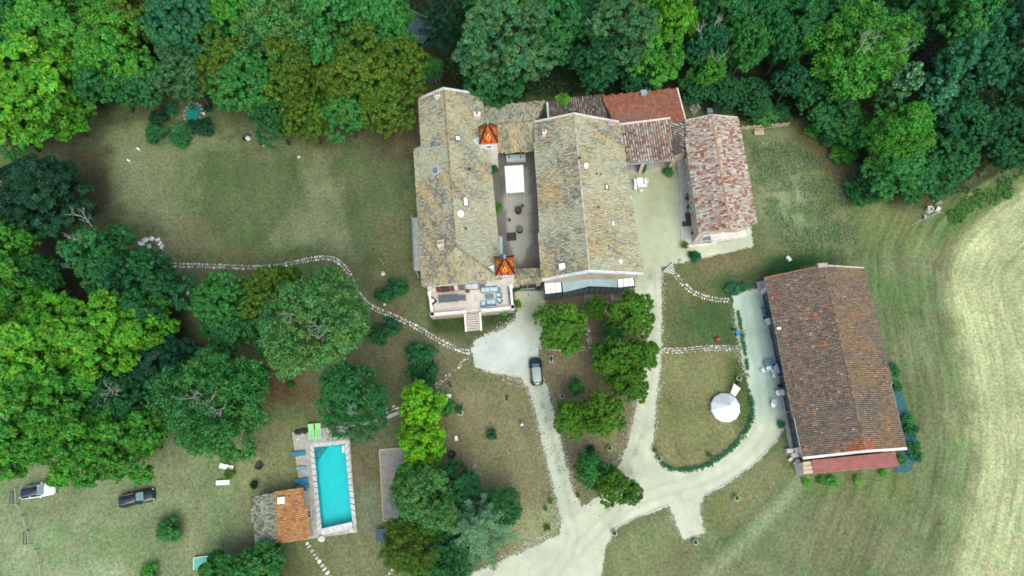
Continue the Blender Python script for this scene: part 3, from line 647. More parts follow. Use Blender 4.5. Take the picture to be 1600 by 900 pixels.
def window(par, a, b, s, z, w_, h, wallmat='white_paint', pane='glass_dark', shut=None, name='window', depth=0.12):
    """a window in the wall line a-b (outside on the right-hand side walking a->b), s metres along"""
    a, b = Vector((a.x, a.y, 0)), Vector((b.x, b.y, 0)); d = (b - a).normalized(); n = Vector((d.y, -d.x, 0)); c = a + d * s; rz = math.atan2(d.y, d.x)
    m = MB()
    for sx in (-1, 1): m.box(tuple(c + d * (sx * w_ / 2) + n * 0.04 + Vector((0, 0, z + h / 2))), (0.1, depth, h), rz)
    for sz in (0, h): m.box(tuple(c + n * 0.04 + Vector((0, 0, z + sz))), (w_ + 0.1, depth + 0.02, 0.09), rz)
    m.box(tuple(c + n * 0.035 + Vector((0, 0, z + h / 2))), (0.06, depth * 0.6, h - 0.1), rz)
    o = m.build(name, wallmat, par); MB().box(tuple(c + n * 0.02 + Vector((0, 0, z + h / 2))), (w_ - 0.08, 0.05, h - 0.08), rz).build('pane', pane, o)
    if shut:
        for sx in (-1, 1): MB().box(tuple(c + d * (sx * (w_ * 0.75 + 0.08)) + n * 0.05 + Vector((0, 0, z + h / 2))), (w_ * 0.46, 0.06, h + 0.05), rz).build('shutter', shut, o)
    return o
def skylight(roof, px, py, o, n, w_, h, glass='glass_blue', frame='zinc', name='skylight'):
    c = PP(px, py, o, n); v = Vector((0, 0, 1)); v = (v - n * v.dot(n)).normalized(); u = v.cross(n)
    def q(a, b, k): return tuple(c + u * a + v * b + n * k)
    m = MB(); t = 0.09; zt = 0.24
    for (a0, a1, b0, b1) in ((-w_ / 2, w_ / 2, -h / 2, -h / 2 + t), (-w_ / 2, w_ / 2, h / 2 - t, h / 2), (-w_ / 2, -w_ / 2 + t, -h / 2 + t, h / 2 - t), (w_ / 2 - t, w_ / 2, -h / 2 + t, h / 2 - t)):
        p = [q(a0, b0, 0), q(a1, b0, 0), q(a1, b1, 0), q(a0, b1, 0), q(a0, b0, zt), q(a1, b0, zt), q(a1, b1, zt), q(a0, b1, zt)]
        m.add(p, [(0, 3, 2, 1), (4, 5, 6, 7), (0, 1, 5, 4), (1, 2, 6, 5), (2, 3, 7, 6), (3, 0, 4, 7)])
    f = m.build(name, frame, roof)
    MB().add([q(-w_ / 2 + t, -h / 2 + t, zt - .03), q(w_ / 2 - t, -h / 2 + t, zt - .03), q(w_ / 2 - t, h / 2 - t, zt - .03), q(-w_ / 2 + t, h / 2 - t, zt - .03)], [(0, 1, 2, 3)]).build('pane', glass, f)
    return f
def chimney(roof, px, py, o, n, w_=0.6, d=0.6, h=1.1, mat='render_white', pots=1, rz=0.0, cap=True):
    c = PP(px, py, o, n)
    m = MB().box((c.x, c.y, c.z + h / 2 - 0.4), (w_, d, h + 0.8), rz)
    if cap: m.box((c.x, c.y, c.z + h + 0.05), (w_ + 0.14, d + 0.14, 0.1), rz)
    ch = m.build('chimney', mat, roof)
    for i in range(pots):
        k = (i - (pots - 1) / 2) * 0.4; MB().lathe([(0.13, 0), (0.16, 0.12), (0.12, 0.4), (0.15, 0.44), (0.10, 0.45)], 10, (c.x + k * math.cos(rz), c.y + k * math.sin(rz), c.z + h + 0.1)).build('chimney_pot', 'terracotta', ch)
    return ch
def vent(roof, px, py, o, n, r_=0.12, h=0.5, mat='dark_metal'):
    c = PP(px, py, o, n); return MB().lathe([(r_, -0.2), (r_, h), (r_ * 1.7, h + 0.02), (r_ * 1.5, h + 0.14), (0.02, h + 0.2)], 10, tuple(c)).build('vent_pipe', mat, roof)
def wall_band(par, poly, z0, z1, mat, name='wall'): return MB().prism([(p.x, p.y) for p in poly], z0, z1).build(name, mat, par)
def gable_wall(par, corners, ridge, mat, name='wall'):
    """solid walls up to a two-slope roof: corners a,b (one eave side) c,d (other), ridge r0 above d-a, r1 above b-c"""
    a, b, c, d = corners; r0, r1 = ridge
    v = [(p.x, p.y, -0.1) for p in corners] + [tuple(p) for p in corners] + [tuple(r0), tuple(r1)]
    return MB().add(v, [(0, 3, 2, 1), (0, 1, 5, 4), (2, 3, 7, 6), (1, 2, 6, 9, 5), (3, 0, 4, 8, 7), (4, 5, 9, 8), (6, 7, 8, 9)]).build(name, mat, par)
def lerp(a, b, t): return a + (b - a) * t
def shrinkwall(e0, e1, f0, f1, r0, r1, oh, drop=0.28):
    """wall corners tucked under the roof outline by oh"""
    pl = inset([e0, e1, f1, f0], oh); z = [e0.z, e1.z, f1.z, f0.z]
    rise0 = (r0.z - (e0.z + f0.z) / 2)
    w_ = ((e0 - f0).length) / 2; k = rise0 / w_ * oh
    cs = [Vector((p.x, p.y, zz + k - drop)) for p, zz in zip(pl, z)]
    dr = (r1 - r0).normalized()
    return cs, (r0 + dr * oh - Vector((0, 0, drop)), r1 - dr * oh - Vector((0, 0, drop)))
def edge_strip(par, pts, w_, h, mat, name, up=0.12):
    m = MB()
    for a, b in zip(pts[:-1], pts[1:]): m.beam(a + Vector((0, 0, up)), b + Vector((0, 0, up)), w_, h)
    return m.build(name, mat, par)
def gable_house(name, label, rp0, rp1, rz, west, east, ez, wcol, ecol, wall='render_cream', oh=0.45, rid=RID_OLD, seed=1, tw=0.27, tl=0.40, cat='building', ez2=None, bed='roof_bed'):
    """rp0 = far ridge end pixel, rp1 = near ridge end; west/east eave pixels from far to near"""
    (r0, r1), W = slope_pts(rp0, rp1, rz, west, ez); _, E = slope_pts(rp0, rp1, rz, east, ez2 or ez)
    base = (W[0] + W[-1] + E[0] + E[-1]) / 4; root = thing(name, label, cat, (base.x, base.y, 0))
    cs, rr = shrinkwall(W[0], W[-1], E[0], E[-1], r0, r1, oh)
    wl = gable_wall(root, cs, rr, wall)
    rf = MB().slab([tuple(p) for p in [r0] + W + [r1]], 0.14).slab([tuple(p) for p in [r0, r1] + E[::-1]], 0.14).build('roof', bed, root)
    wn = plane_pts(r0, r1, (W[0] + W[-1]) / 2); en = plane_pts(r0, r1, (E[0] + E[-1]) / 2)
    wn = (wn[0], wn[1] if wn[1].z > 0 else -wn[1]); en = (en[0], en[1] if en[1].z > 0 else -en[1])
    upw = (r0 + r1) / 2 - (W[0] + W[-1]) / 2; upe = (r0 + r1) / 2 - (E[0] + E[-1]) / 2
    dr = (r1 - r0).normalized()
    upw -= dr * upw.dot(dr); upe -= dr * upe.dot(dr)
    tiles('roof_tiles', [r0] + W + [r1], upw, wcol, rf, tw, tl, seed); tiles('roof_tiles', [r0, r1] + E[::-1], upe, ecol, rf, tw, tl, seed + 1)
    ridge_row(r0, r1, rid, rf, seed=seed)
    return dict(root=root, roof=rf, wall=wl, r0=r0, r1=r1, W=W, E=E, wn=wn, en=en, cs=cs)

# ---- main house (long west wing with hipped south end) ----------------------------------------
EZ, RZ = 6.4, 8.7
r0, r1 = P(693, 139, RZ), P(712, 385, RZ)
mid = lerp(P(655, 155, EZ), P(660, 447, EZ), 0.5); wo, wn_ = plane_pts(r0, r1, mid); wn_ = wn_ if wn_.z > 0 else -wn_
W = [PP(x, y, wo, wn_) for x, y in ((655, 155), (660, 228), (648, 233), (660, 447))]
mid = lerp(P(751, 148, EZ), P(778, 438, EZ), 0.5); eo, en_ = plane_pts(r0, r1, mid); en_ = en_ if en_.z > 0 else -en_
E = [PP(x, y, eo, en_) for x, y in ((751, 148), (757, 185), (764, 240), (780, 400), (784, 436))]
root = thing('manor_house', 'long manor house with lichen yellow tiled roof, hipped end and terrace', 'house', ((W[0].x + E[0].x) / 2, (W[0].y + W[3].y) / 2, 0)); MANOR = root
roof = MB().slab([tuple(p) for p in [r0] + W + [r1]], 0.14).slab([tuple(p) for p in [r0, r1] + E[::-1]], 0.14).slab([tuple(p) for p in (r1, W[3], E[-1])], 0.14).build('roof', 'roof_bed', root); MROOF = roof
dr = (r1 - r0).normalized()
def upv(mid_): u = (r0 + r1) / 2 - mid_; return u - dr * u.dot(dr)
tiles('roof_tiles', [r0] + W + [r1], upv((W[0] + W[3]) / 2), roof_old(0.25, 3), roof, seed=11)
tiles('roof_tiles', [r0, r1] + E[::-1], upv((E[0] + E[-1]) / 2), roof_old(1.15, 5, (0.75, 0.66)), roof, seed=12)
tiles('roof_tiles', [r1, W[3], E[-1]], r1 - (W[3] + E[-1]) / 2, roof_old(0.7, 8, (1, 0)), roof, seed=13)
for a, b in ((r0, r1), (r1, W[3]), (r1, E[-1])): ridge_row(a, b, RID_OLD, roof, seed=4)
edge_strip(roof, [W[0], r0, E[0]], 0.42, 0.3, 'verge_white', 'verge', 0.22)
edge_strip(roof, [W[0], W[1], W[2], W[3]], 0.18, 0.16, 'zinc', 'gutter', 0.04)
edge_strip(roof, [W[3], E[-1]], 0.2, 0.16, 'zinc', 'gutter', 0.04)
edge_strip(roof, [E[0], E[1], E[2], E[3]], 0.14, 0.14, 'zinc', 'gutter', 0.03)
wp = inset([W[0], W[1], W[2], W[3], E[-1], E[3], E[0]], 0.42)
wall_band(root, wp, -0.1, EZ - 0.15, 'render_white')
ga = MB(); q = inset([W[0], W[3], E[-1], E[0]], 0.42); rr0 = r0 + dr * 0.42 - Vector((0, 0, .3))
ga.add([(q[0].x, q[0].y, EZ - .2), (q[3].x, q[3].y, EZ - .2), tuple(rr0), (q[0].x + dr.x, q[0].y + dr.y, EZ - .2), (q[3].x + dr.x, q[3].y + dr.y, EZ - .2), tuple(rr0 + dr)], [(0, 1, 2), (3, 5, 4), (0, 2, 5, 3), (1, 4, 5, 2), (0, 3, 4, 1)]).build('gable', 'render_white', root)
for s_ in (3, 7, 11, 15, 19, 23, 27):
    window(root, wp[2] if s_ > 9 else wp[0], wp[3], s_ - (9 if s_ > 9 else 0), 3.9, 1.0, 1.6, shut='zinc'); window(root, wp[2] if s_ > 9 else wp[0], wp[3], s_ - (9 if s_ > 9 else 0), 1.0, 1.0, 1.9, shut='zinc')
skylight(roof, 677, 226, wo, wn_, 1.0, 1.0, 'glass_blue'); skylight(roof, 681, 267, wo, wn_, 1.2, 1.1, 'glass_blue', 'verge_white')
skylight(roof, 715, 217, eo, en_, 0.9, 0.9, 'glass_white', 'dark_metal'); skylight(roof, 727, 316, eo, en_, 1.5, 0.8, 'glass_white', 'dark_metal')
chimney(roof, 684, 154, wo, wn_, 0.75, 0.5, 1.0, 'render_white', 2, 0.1); chimney(roof, 746, 184, eo, en_, 0.9, 0.6, 1.0, 'render_white', 1, 0.0); chimney(roof, 690, 387, wo, wn_, 0.8, 0.9, 1.6, 'render_cream', 2, 0.1)
c = PP(720, 335, eo, en_); MB().lathe([(0.5, -0.3), (0.5, 0.5), (0.42, 0.62), (0.2, 0.66)], 14, tuple(c)).build('chimney', 'white_paint', roof)
vent(roof, 734, 266, eo, en_); vent(roof, 735, 280, eo, en_, 0.2, 0.35, 'stone_wall'); vent(roof, 728, 358, eo, en_, 0.1, 0.3)
so_, sn_ = plane_pts(r1, W[3], E[-1]); sn_ = sn_ if sn_.z > 0 else -sn_
chimney(roof, 752, 436, so_, sn_, 1.1, 0.9, 0.9, 'stone_wall', 1, 0.08)
# outside stair and balcony on the west wall
bp0, bp1 = P(651, 340, 3.4), P(655, 423, 3.4); dd = (bp1 - bp0); nb = MB().slab([tuple(bp0 - Vector((0.7, 0, 0))), tuple(bp1 - Vector((0.7, 0, 0))), tuple(bp1 + Vector((0.6, 0, 0))), tuple(bp0 + Vector((0.6, 0, 0)))], 0.16).build('balcony', 'concrete', root)
m = MB(); k0, k1 = bp0 - Vector((0.65, 0, -1.0)), bp1 - Vector((0.65, 0, -1.0)); m.tube([k0, k1], 0.04); m.tube([k0 - Vector((0, 0, .8)), k1 - Vector((0, 0, .8))], 0.03)
for i in range(33): p = lerp(k0, k1, i / 32); m.tube([p, p - Vector((0, 0, 1.0))], 0.025, 5)
m.build('railing', 'zinc', nb)
for i in range(4): p = lerp(bp0, bp1, i / 3 * 0.96 + 0.02) - Vector((0.5, 0, 0.16)); MB().box((p.x, p.y, p.z / 2), (0.2, 0.2, p.z)).build('post', 'concrete', nb)
# terrace
TZ = 1.5
tp = PS([(670, 457), (800, 445), (803, 484), (755, 489), (748, 489), (727, 491), (674, 495)], TZ)
MB().prism([(p.x, p.y) for p in tp], -0.1, TZ).build('terrace', 'stone_wall', root)
fl = inset(tp, 0.02); MB().slab([(p.x, p.y, TZ + 0.02) for p in inset(tp, 0.3)], 0.05).build('terrace_floor', 'terrace_tile', root)
def parapet(pts, h=0.75, piers=True):
    for a, b in zip(pts[:-1], pts[1:]):
        L = (b - a).length; n = max(1, round(L / 3.2))
        m = MB(); m.beam(a + Vector((0, 0, h)), b + Vector((0, 0, h)), 0.36, 0.14); m.beam(a + Vector((0, 0, 0.25)), b + Vector((0, 0, 0.25)), 0.3, 0.27); par_ = m.build('parapet', 'render_white', root)
        d = (b - a).normalized(); rz = math.atan2(d.y, d.x); nb_ = int(L / 0.28); mm = MB()
        for i in range(nb_): p = a + d * (L * (i + 0.5) / nb_); mm.lathe([(0.06, 0.24), (0.1, 0.36), (0.05, 0.48), (0.07, 0.62)], 6, (p.x, p.y, p.z))
        o = mm.build('balusters', 'render_white', par_)
        for i in range(n + 1):
            p = lerp(a, b, i / n); MB().box((p.x, p.y, p.z + h / 2 + 0.06), (0.62, 0.5, h + 0.16), rz).build('pier', 'render_white', par_)
a, b, c, d, e, f, g = tp
parapet([lerp(f, g, 0.02) + Vector((0, .2, 0)), g + Vector((.2, .2, 0)), a + Vector((.2, -.4, 0))]); parapet([b + Vector((-.2, -.5, 0)), c + Vector((-.2, .2, 0)), d + Vector((0, .2, 0))])
st0, st1 = P(728, 490, TZ), P(748, 488, TZ); dn = Vector((0.07, -1, 0)).normalized()
for i in range(8):
    z = TZ - 0.19 * (i + 0.0); p0, p1 = st0 + dn * (0.3 * i), st1 + dn * (0.3 * i)
    MB().slab([(p0.x, p0.y, z), (p1.x, p1.y, z), (p1.x + dn.x * .33, p1.y + dn.y * .33, z), (p0.x + dn.x * .33, p0.y + dn.y * .33, z)], max(z, 0.1)).build('step', 'terrace_tile', root)
    MB().slab([(p0.x + dn.x * .25, p0.y + dn.y * .25, z + .012), (p1.x + dn.x * .25, p1.y + dn.y * .25, z + .012), (p1.x + dn.x * .345, p1.y + dn.y * .345, z + .012), (p0.x + dn.x * .345, p0.y + dn.y * .345, z + .012)], .05).build('riser_shade_strip', 'grey_wood', root)  # added dark strip imitating riser shade, so the steps read apart
for s_, p in ((-1, st0), (1, st1)):
    q0 = p + Vector((s_ * 0.18, 0, 0)); q1 = q0 + dn * 2.45; q1.z = 0.25; q0.z = TZ + 0.12
    m = MB(); u = Vector((0.14, 0, 0)); m.add([tuple(v) for v in (q0 - u, q0 + u, q1 + u, q1 - u)] + [(v.x, v.y, -0.1) for v in (q0 - u, q0 + u, q1 + u, q1 - u)], [(0, 3, 2, 1), (4, 5, 6, 7), (0, 1, 5, 4), (1, 2, 6, 5), (2, 3, 7, 6), (3, 0, 4, 7)]).build('stair_wall', 'render_white', root)
# south doors
sw, se = wp[3], wp[4]
Ls = (Vector((se.x - sw.x, se.y - sw.y, 0))).length
window(root, sw, se, 2.6, TZ + 0.05, 1.3, 2.4, 'red_wood', 'glass_dark', 'red_wood', 'door'); window(root, sw, se, 6.6, TZ + 0.05, 2.0, 2.6, 'grey_wood', 'glass_white', 'grey_wood', 'door')
for s_ in (1.0, 4.8, 8.8):
    d_ = Vector((se.x - sw.x, se.y - sw.y, 0)).normalized(); p = Vector((sw.x, sw.y, 0)) + d_ * s_ + Vector((0, -.1, 0)); MB().lathe([(0.03, 0), (0.09, 0.05), (0.12, 0.22), (0.04, 0.3)], 8, (p.x, p.y, TZ + 2.4)).build('wall_lamp', 'terracotta', root)

# turrets with glazed tile pyramids: parts of the manor
def turret(cx_, cy_, ez, label):
    hw = 1.42; c = P(cx_, cy_, ez); rz = R(4); apex = Vector((c.x, c.y, ez + 3.5)); cs, sn = math.cos(rz), math.sin(rz)
    def rot(a, b, z): return Vector((c.x + a * cs - b * sn, c.y + a * sn + b * cs, z))
    t = MB().box((c.x, c.y, ez / 2), (2 * hw - 0.25, 2 * hw - 0.25, ez), rz).build('turret', 'render_white', MANOR, label=label)
    cor = [rot(-hw, -hw, ez), rot(hw, -hw, ez), rot(hw, hw, ez), rot(-hw, hw, ez)]
    MB().add([tuple(v) for v in cor + [apex]], [(0, 3, 2, 1), (0, 1, 4), (1, 2, 4), (2, 3, 4), (3, 0, 4)]).build('turret_roof', 'glaze_black', t)
    for mat_ in ('glaze_orange', 'glaze_black', 'glaze_yellow', 'glaze_green'):
        m = MB()
        for k in range(4):
            a, b = cor[k], cor[(k + 1) % 4]; n = (b - a).cross(apex - a).normalized()
            rows = 16
            for i in range(rows):
                v0, v1 = i / rows, (i + 0.94) / rows; half = 1 - v0; nn = max(1, round(half * 2 * 8))
                for j in range(nn):
                    s0, s1 = j / nn, (j + 0.9) / nn
                    cx2 = (s0 + s1) / 2 * 2 - 1; x_ = cx2 * half; d_ = abs(x_) / 0.30 + abs((v0 + v1) / 2 - 0.30) / 0.20
                    mt = 'glaze_orange'
                    if d_ < 0.30: mt = 'glaze_green'
                    elif d_ < 0.55: mt = 'glaze_orange'
                    elif d_ < 0.95: mt = 'glaze_yellow'
                    elif abs(x_) > half - 0.13: mt = 'glaze_black'
                    elif (j + i) % 5 == 0: mt = 'glaze_black'
                    if mt != mat_: continue
                    def Q(s_, v_, k_): w_ = lerp(a, b, s_); q_ = lerp(w_, apex, v_); return tuple(q_ + n * k_)
                    m.add([Q(s0, v0, .05), Q(s1, v0, .05), Q(s1, v1, .02), Q(s0, v1, .02)], [(0, 1, 2, 3)])
        if m.f: m.build('glazed_tiles', mat_, t, kind='stuff')
    m = MB()
    for k in range(4): m.tube([cor[k] + Vector((0, 0, .06)), apex], 0.09, 6)
    m.build('hip_tiles', 'glaze_black', t); MB().lathe([(0.22, -0.25), (0.16, 0.1), (0.22, 0.3), (0.08, 0.5), (0.14, 0.7), (0.03, 1.2)], 10, tuple(apex)).build('finial', 'zinc', t)
    edge_strip(t, cor + [cor[0]], 0.16, 0.14, 'zinc', 'gutter', 0.0)
    f0, f1 = rot(-hw + .12, -hw + .12, 0), rot(hw - .12, -hw + .12, 0); window(t, f0, f1, 1.3, ez - 1.6, 0.7, 0.8)
    return t
turret(763, 211, 8.4, 'far turret with patterned orange glazed roof'); turret(788.5, 415, 7.6, 'near turret with patterned orange glazed roof')
# grey valley sheet behind the far turret
q = [PP(738, 219, eo, en_) + Vector((0, 0, .15)), PP(752, 235, eo, en_) + Vector((0, 0, .15)), P(752, 212, 7.6)]; MB().slab([tuple(v) for v in q], 0.06).build('valley_sheet', 'zinc', roof)
q = [PP(764, 418, eo, en_) + Vector((0, 0, .15)), PP(774, 428, eo, en_) + Vector((0, 0, .15)), P(774, 412, 7.2)]; MB().slab([tuple(v) for v in q], 0.06).build('valley_sheet', 'zinc', roof)

# ---- link range between the two wings
def two_slope_x(name, label, ridge, rz, north, nz, south, sz, ncol, scol, wall, oh, rid, seed, tw=0.27, tl=0.40, tint='roof_bed', porch=0.0):
    a, b = P(*ridge[0], rz), P(*ridge[1], rz); N = [P(*north[0], nz), P(*north[1], nz)]; S = [P(*south[0], sz), P(*south[1], sz)]
    base = (N[0] + N[1] + S[0] + S[1]) / 4; root = thing(name, label, 'building', (base.x, base.y, 0))
    rf = MB().slab([tuple(p) for p in (a, b, N[1], N[0])], 0.12).slab([tuple(p) for p in (a, b, S[1], S[0])], 0.12).build('roof', tint, root)
    tiles('roof_tiles', [a, b, N[1], N[0]], (a + b) / 2 - (N[0] + N[1]) / 2, ncol, rf, tw, tl, seed); tiles('roof_tiles', [a, b, S[1], S[0]], (a + b) / 2 - (S[0] + S[1]) / 2, scol, rf, tw, tl, seed + 1)
    ridge_row(a, b, rid, rf, seed=seed)
    pl = inset([S[0], S[1], N[1], N[0]], oh)
    if porch:
        up_ = (N[0] + N[1] - S[0] - S[1]).normalized(); up_.z = 0; k_ = porch * (a.z - S[0].z) / ((a - S[0]).length)
        for i_ in (0, 1): pl[i_] = pl[i_] + up_ * porch
        S = [p + Vector((0, 0, k_)) for p in S]
    m = MB(); d = Vector((0, 0, 0.3)); za = [p.z - 0.1 for p in (S[0], S[1], N[1], N[0])]
    v = [(p.x, p.y, -0.1) for p in pl] + [(p.x, p.y, z) for p, z in zip(pl, za)] + [tuple(a - d + (b - a).normalized() * oh), tuple(b - d - (b - a).normalized() * oh)]
    wl = m.add(v, [(0, 3, 2, 1), (0, 1, 5, 4), (2, 3, 7, 6), (1, 2, 6, 9, 5), (3, 0, 4, 8, 7), (4, 5, 9, 8), (6, 7, 8, 9)]).build('wall', wall, root)
    return root, rf, a, b, N, S, pl
LK = two_slope_x('link_range', 'low grey brown tiled range linking the two wings behind the courtyard', [(756, 196), (836, 189)], 6.2, [(757, 167), (853, 158)], 5.2, [(775, 239), (834, 235)], 3.0, roof_old(0.0, 14), roof_old(0.5, 17, (1, 0.2)), 'render_cream', 0.3, RID_OLD, 31, porch=2.4)
o_, n_ = plane_pts(LK[2], LK[3], (LK[4][0] + LK[4][1]) / 2); n_ = n_ if n_.z > 0 else -n_; skylight(LK[1], 797, 186, o_, n_, 0.7, 0.7)
window(LK[0], LK[6][0], LK[6][1], 2.0, 0.1, 1.1, 2.2, 'white_paint', 'glass_dark', None, 'door'); window(LK[0], LK[6][0], LK[6][1], 4.4, 1.0, 1.0, 1.3)
m = MB(); s0, s1 = P(775, 239, 3.0), P(834, 235, 3.0)
for t_ in (.04, .35, .66, .96): p = lerp(s0, s1, t_); MB().box((p.x, p.y + .25, 1.4), (.16, .16, 2.8)).build('post', 'grey_wood', LK[0])
for i in range(9): p = lerp(s0, s1, (i + .5) / 9) + Vector((0, -.05, 0.02)); m.box(tuple(p), (0.13, 0.13, 0.13))
m.build('eave_lamps', 'white_plastic', LK[0])
# low tiled gateway roof by the near turret
GW = two_slope_x('gateway', 'small tiled gateway roof between near turret and east wing', [(802, 435), (846, 432)], 3.6, [(801, 422), (846, 420)], 3.2, [(803, 443), (847, 440)], 3.2, roof_old(0.9, 19), roof_old(0.6, 23), 'render_cream', 0.12, RID_OLD, 33)
window(GW[0], GW[6][0], GW[6][1], 2.0, 0.05, 2.6, 2.5, 'zinc', 'glass_dark', None, 'gate')

# ---- east wing
EW = gable_house('east_wing', 'wide gabled east wing with pale ridge and orange lichen banded tiles', (897, 178), (921, 424), 9.3, [(835, 191), (847, 438)], [(967, 191), (1005, 428)], 6.2, roof_old(0.42, 51, (1.0, 0.12)), roof_old(1.25, 57, (0.5, 0.86)), 'render_cream', 0.45, RID_PALE, 52)
rf = EW['roof']; W, E, wn, en = EW['W'], EW['E'], EW['wn'], EW['en']
edge_strip(rf, [W[0], EW['r0'], E[0]], 0.32, 0.26, 'rock_white', 'verge', 0.2); edge_strip(rf, [W[1], EW['r1'], E[1]], 0.42, 0.3, 'verge_white', 'verge', 0.2)
edge_strip(rf, [W[0], W[1]], 0.16, 0.14, 'zinc', 'gutter', 0.04); edge_strip(rf, [E[0], E[1]], 0.2, 0.14, 'zinc', 'gutter', 0.04)
chimney(rf, 850, 211, *wn, 0.5, 0.5, 1.0, 'render_white', 1); chimney(rf, 877, 420, *wn, 0.75, 0.6, 1.2, 'render_white', 0, 0.1); chimney(rf, 955, 196, *en, 1.0, 0.6, 0.5, 'stone_wall', 0, -0.2)
c = PP(915, 261, *en); MB().lathe([(0.38, -0.3), (0.38, 0.7), (0.3, 0.85), (0.1, 0.9)], 14, tuple(c)).build('chimney', 'white_paint', rf)
vent(rf, 905, 249, *en); vent(rf, 932, 273, *en, 0.08, 0.3); vent(rf, 938, 274, *en, 0.08, 0.3); vent(rf, 969, 410, *en, 0.2, 0.4, 'white_paint'); vent(rf, 935, 325, *en, 0.1, 0.25)
skylight(rf, 947, 293, *en, 0.9, 0.6, 'glass_white', 'dark_metal'); skylight(rf, 957, 350, *en, 0.9, 0.5, 'glass_white', 'zinc')
cs = EW['cs']
for s_ in (3, 7.5, 12, 16.5, 21): window(EW['root'], cs[0], cs[1], s_, 1.0, 1.1, 1.7, shut='zinc'); window(EW['root'], cs[0], cs[1], s_, 3.8, 1.0, 1.3, shut='zinc')
# veranda across its south end
root = thing('glass_veranda', 'glazed veranda with teal sheet canopy between two white roof bays', 'veranda', tuple(P(920, 458, 0)))
def quadz(pts): return [tuple(P(x, y, z)) for x, y, z in pts]
for pts, nm in (([(850, 440, 3.2), (876, 437, 3.2), (878, 457, 2.7), (852, 460, 2.7)], 'w'), ([(964, 430, 3.2), (989, 429, 3.2), (992, 447, 2.7), (966, 450, 2.7)], 'e')):
    q = [Vector(v) for v in quadz(pts)]
    for i in range(3):
        a, b, c, d = lerp(q[0], q[1], i / 3 + .012), lerp(q[0], q[1], (i + 1) / 3 - .012), lerp(q[3], q[2], (i + 1) / 3 - .012), lerp(q[3], q[2], i / 3 + .012)
        MB().slab([tuple(v) for v in (a, b, c, d)], 0.05).build('roof_panel', 'glass_white', root)
    m = MB()
    for i in range(4): m.beam(lerp(q[0], q[1], i / 3) + Vector((0, 0, .02)), lerp(q[3], q[2], i / 3) + Vector((0, 0, .02)), 0.07, 0.12)
    m.beam(q[3] + Vector((0, 0, .03)), q[2] + Vector((0, 0, .03)), 0.14, 0.16); m.build('frame', 'dark_metal', root)
A = [Vector(v) for v in quadz([(878, 437, 3.3), (922, 430, 4.0), (963, 429, 3.3), (965, 449, 3.0), (922, 447, 3.7), (880, 457, 3.0)])]
for q in ((A[0], A[1], A[4], A[5]), (A[1], A[2], A[3], A[4])):
    cp = MB().slab([tuple(v) for v in q], 0.06).build('canopy_sheet', 'teal_sheet', root)
    m = MB()
    for i in range(1, 12): m.beam(lerp(q[0], q[1], i / 12) + Vector((0, 0, .03)), lerp(q[3], q[2], i / 12) + Vector((0, 0, .03)), 0.05, 0.05)
    m.build('seam', 'teal_sheet', cp)
MB().beam(A[1] + Vector((0, 0, .07)), A[4] + Vector((0, 0, .07)), 0.16, 0.08).build('ridge_cap', 'zinc', root)
fr = [P(852, 461, 2.65), P(879, 458, 2.65), P(922, 449, 3.5), P(966, 450, 2.65), P(992, 448, 2.65)]
for a, b, n in ((fr[0], fr[1], 3), (fr[1], fr[2], 5), (fr[2], fr[3], 5), (fr[3], fr[4], 3)):
    for i in range(n):
        p, q = lerp(a, b, i / n), lerp(a, b, (i + 1) / n); d = (q - p); u = Vector((-d.y, d.x, 0)).normalized() * 0.02; i0 = p + d * .06; i1 = q - d * .06
        MB().add([(i0.x, i0.y, .08), (i1.x, i1.y, .08), (i1.x, i1.y, i1.z - .08), (i0.x, i0.y, i0.z - .08)], [(0, 1, 2, 3)]).build('pane', 'glass_mid', root)
m = MB()
for a, b, n in ((fr[0], fr[1], 3), (fr[1], fr[2], 5), (fr[2], fr[3], 5), (fr[3], fr[4], 3)):
    m.tube([a, b], 0.06, 4); m.tube([(a.x, a.y, .05), (b.x, b.y, .05)], 0.05, 4); m.tube([(a.x, a.y, a.z * .45), (b.x, b.y, b.z * .45)], 0.03, 4)
    for i in range(n + 1): p = lerp(a, b, i / n); m.tube([(p.x, p.y, 0), tuple(p)], 0.05, 4)
for p, z in ((P(850, 440, 3.2), 0), (P(989, 429, 3.2), 0)): m.tube([(p.x, p.y, 0), tuple(p)], 0.06, 4); 
m.tube([fr[4], P(989, 429, 3.2)], 0.06, 4); m.tube([fr[0], P(850, 440, 3.2)], 0.06, 4); m.build('frame', 'dark_metal', root)
# plank walk down from the veranda
root = thing('plank_walk', 'grey stepped plank walk leading from the veranda into the trees', 'walkway', tuple(P(918, 480, 0)))
for i in range(11):
    t = i / 11; p = lerp(P(920, 462, 0), P(916, 497, 0), t); MB().box((p.x, p.y, 0.14 - 0.008 * i), (1.55, 0.32, 0.07), 0.03).build('plank', 'grey_wood', root)

# ---- far service range: dark striped roof + red roof + tiled carport
def mono(name, label, quad, zs, col, up, wall, seed, oh=0.25, tw=0.24, tl=0.4, cat='building', openfront=False, bed='roof_bed_dark', wf=0.455):
    q = [P(x, y, z) for (x, y), z in zip(quad, zs)]; base = sum(q, Vector()) / 4; root = thing(name, label, cat, (base.x, base.y, 0))
    rf = MB().slab([tuple(p) for p in q], 0.14).build('roof', bed, root); tiles('roof_tiles', q, up(q), col, rf, tw, tl, seed, wf=wf)
    pl = inset(q, oh); v = [(p.x, p.y, -.1) for p in pl] + [(p.x, p.y, z.z - 0.16) for p, z in zip(pl, q)]
    if not openfront: MB().add(v, [(0, 3, 2, 1), (4, 5, 6, 7), (0, 1, 5, 4), (1, 2, 6, 5), (2, 3, 7, 6), (3, 0, 4, 7)]).build('wall', wall, root)
    return root, rf, q, pl
UPN = lambda q: (q[0] + q[1]) / 2 - (q[2] + q[3]) / 2      # quad: far-left, far-right, near-right, near-left
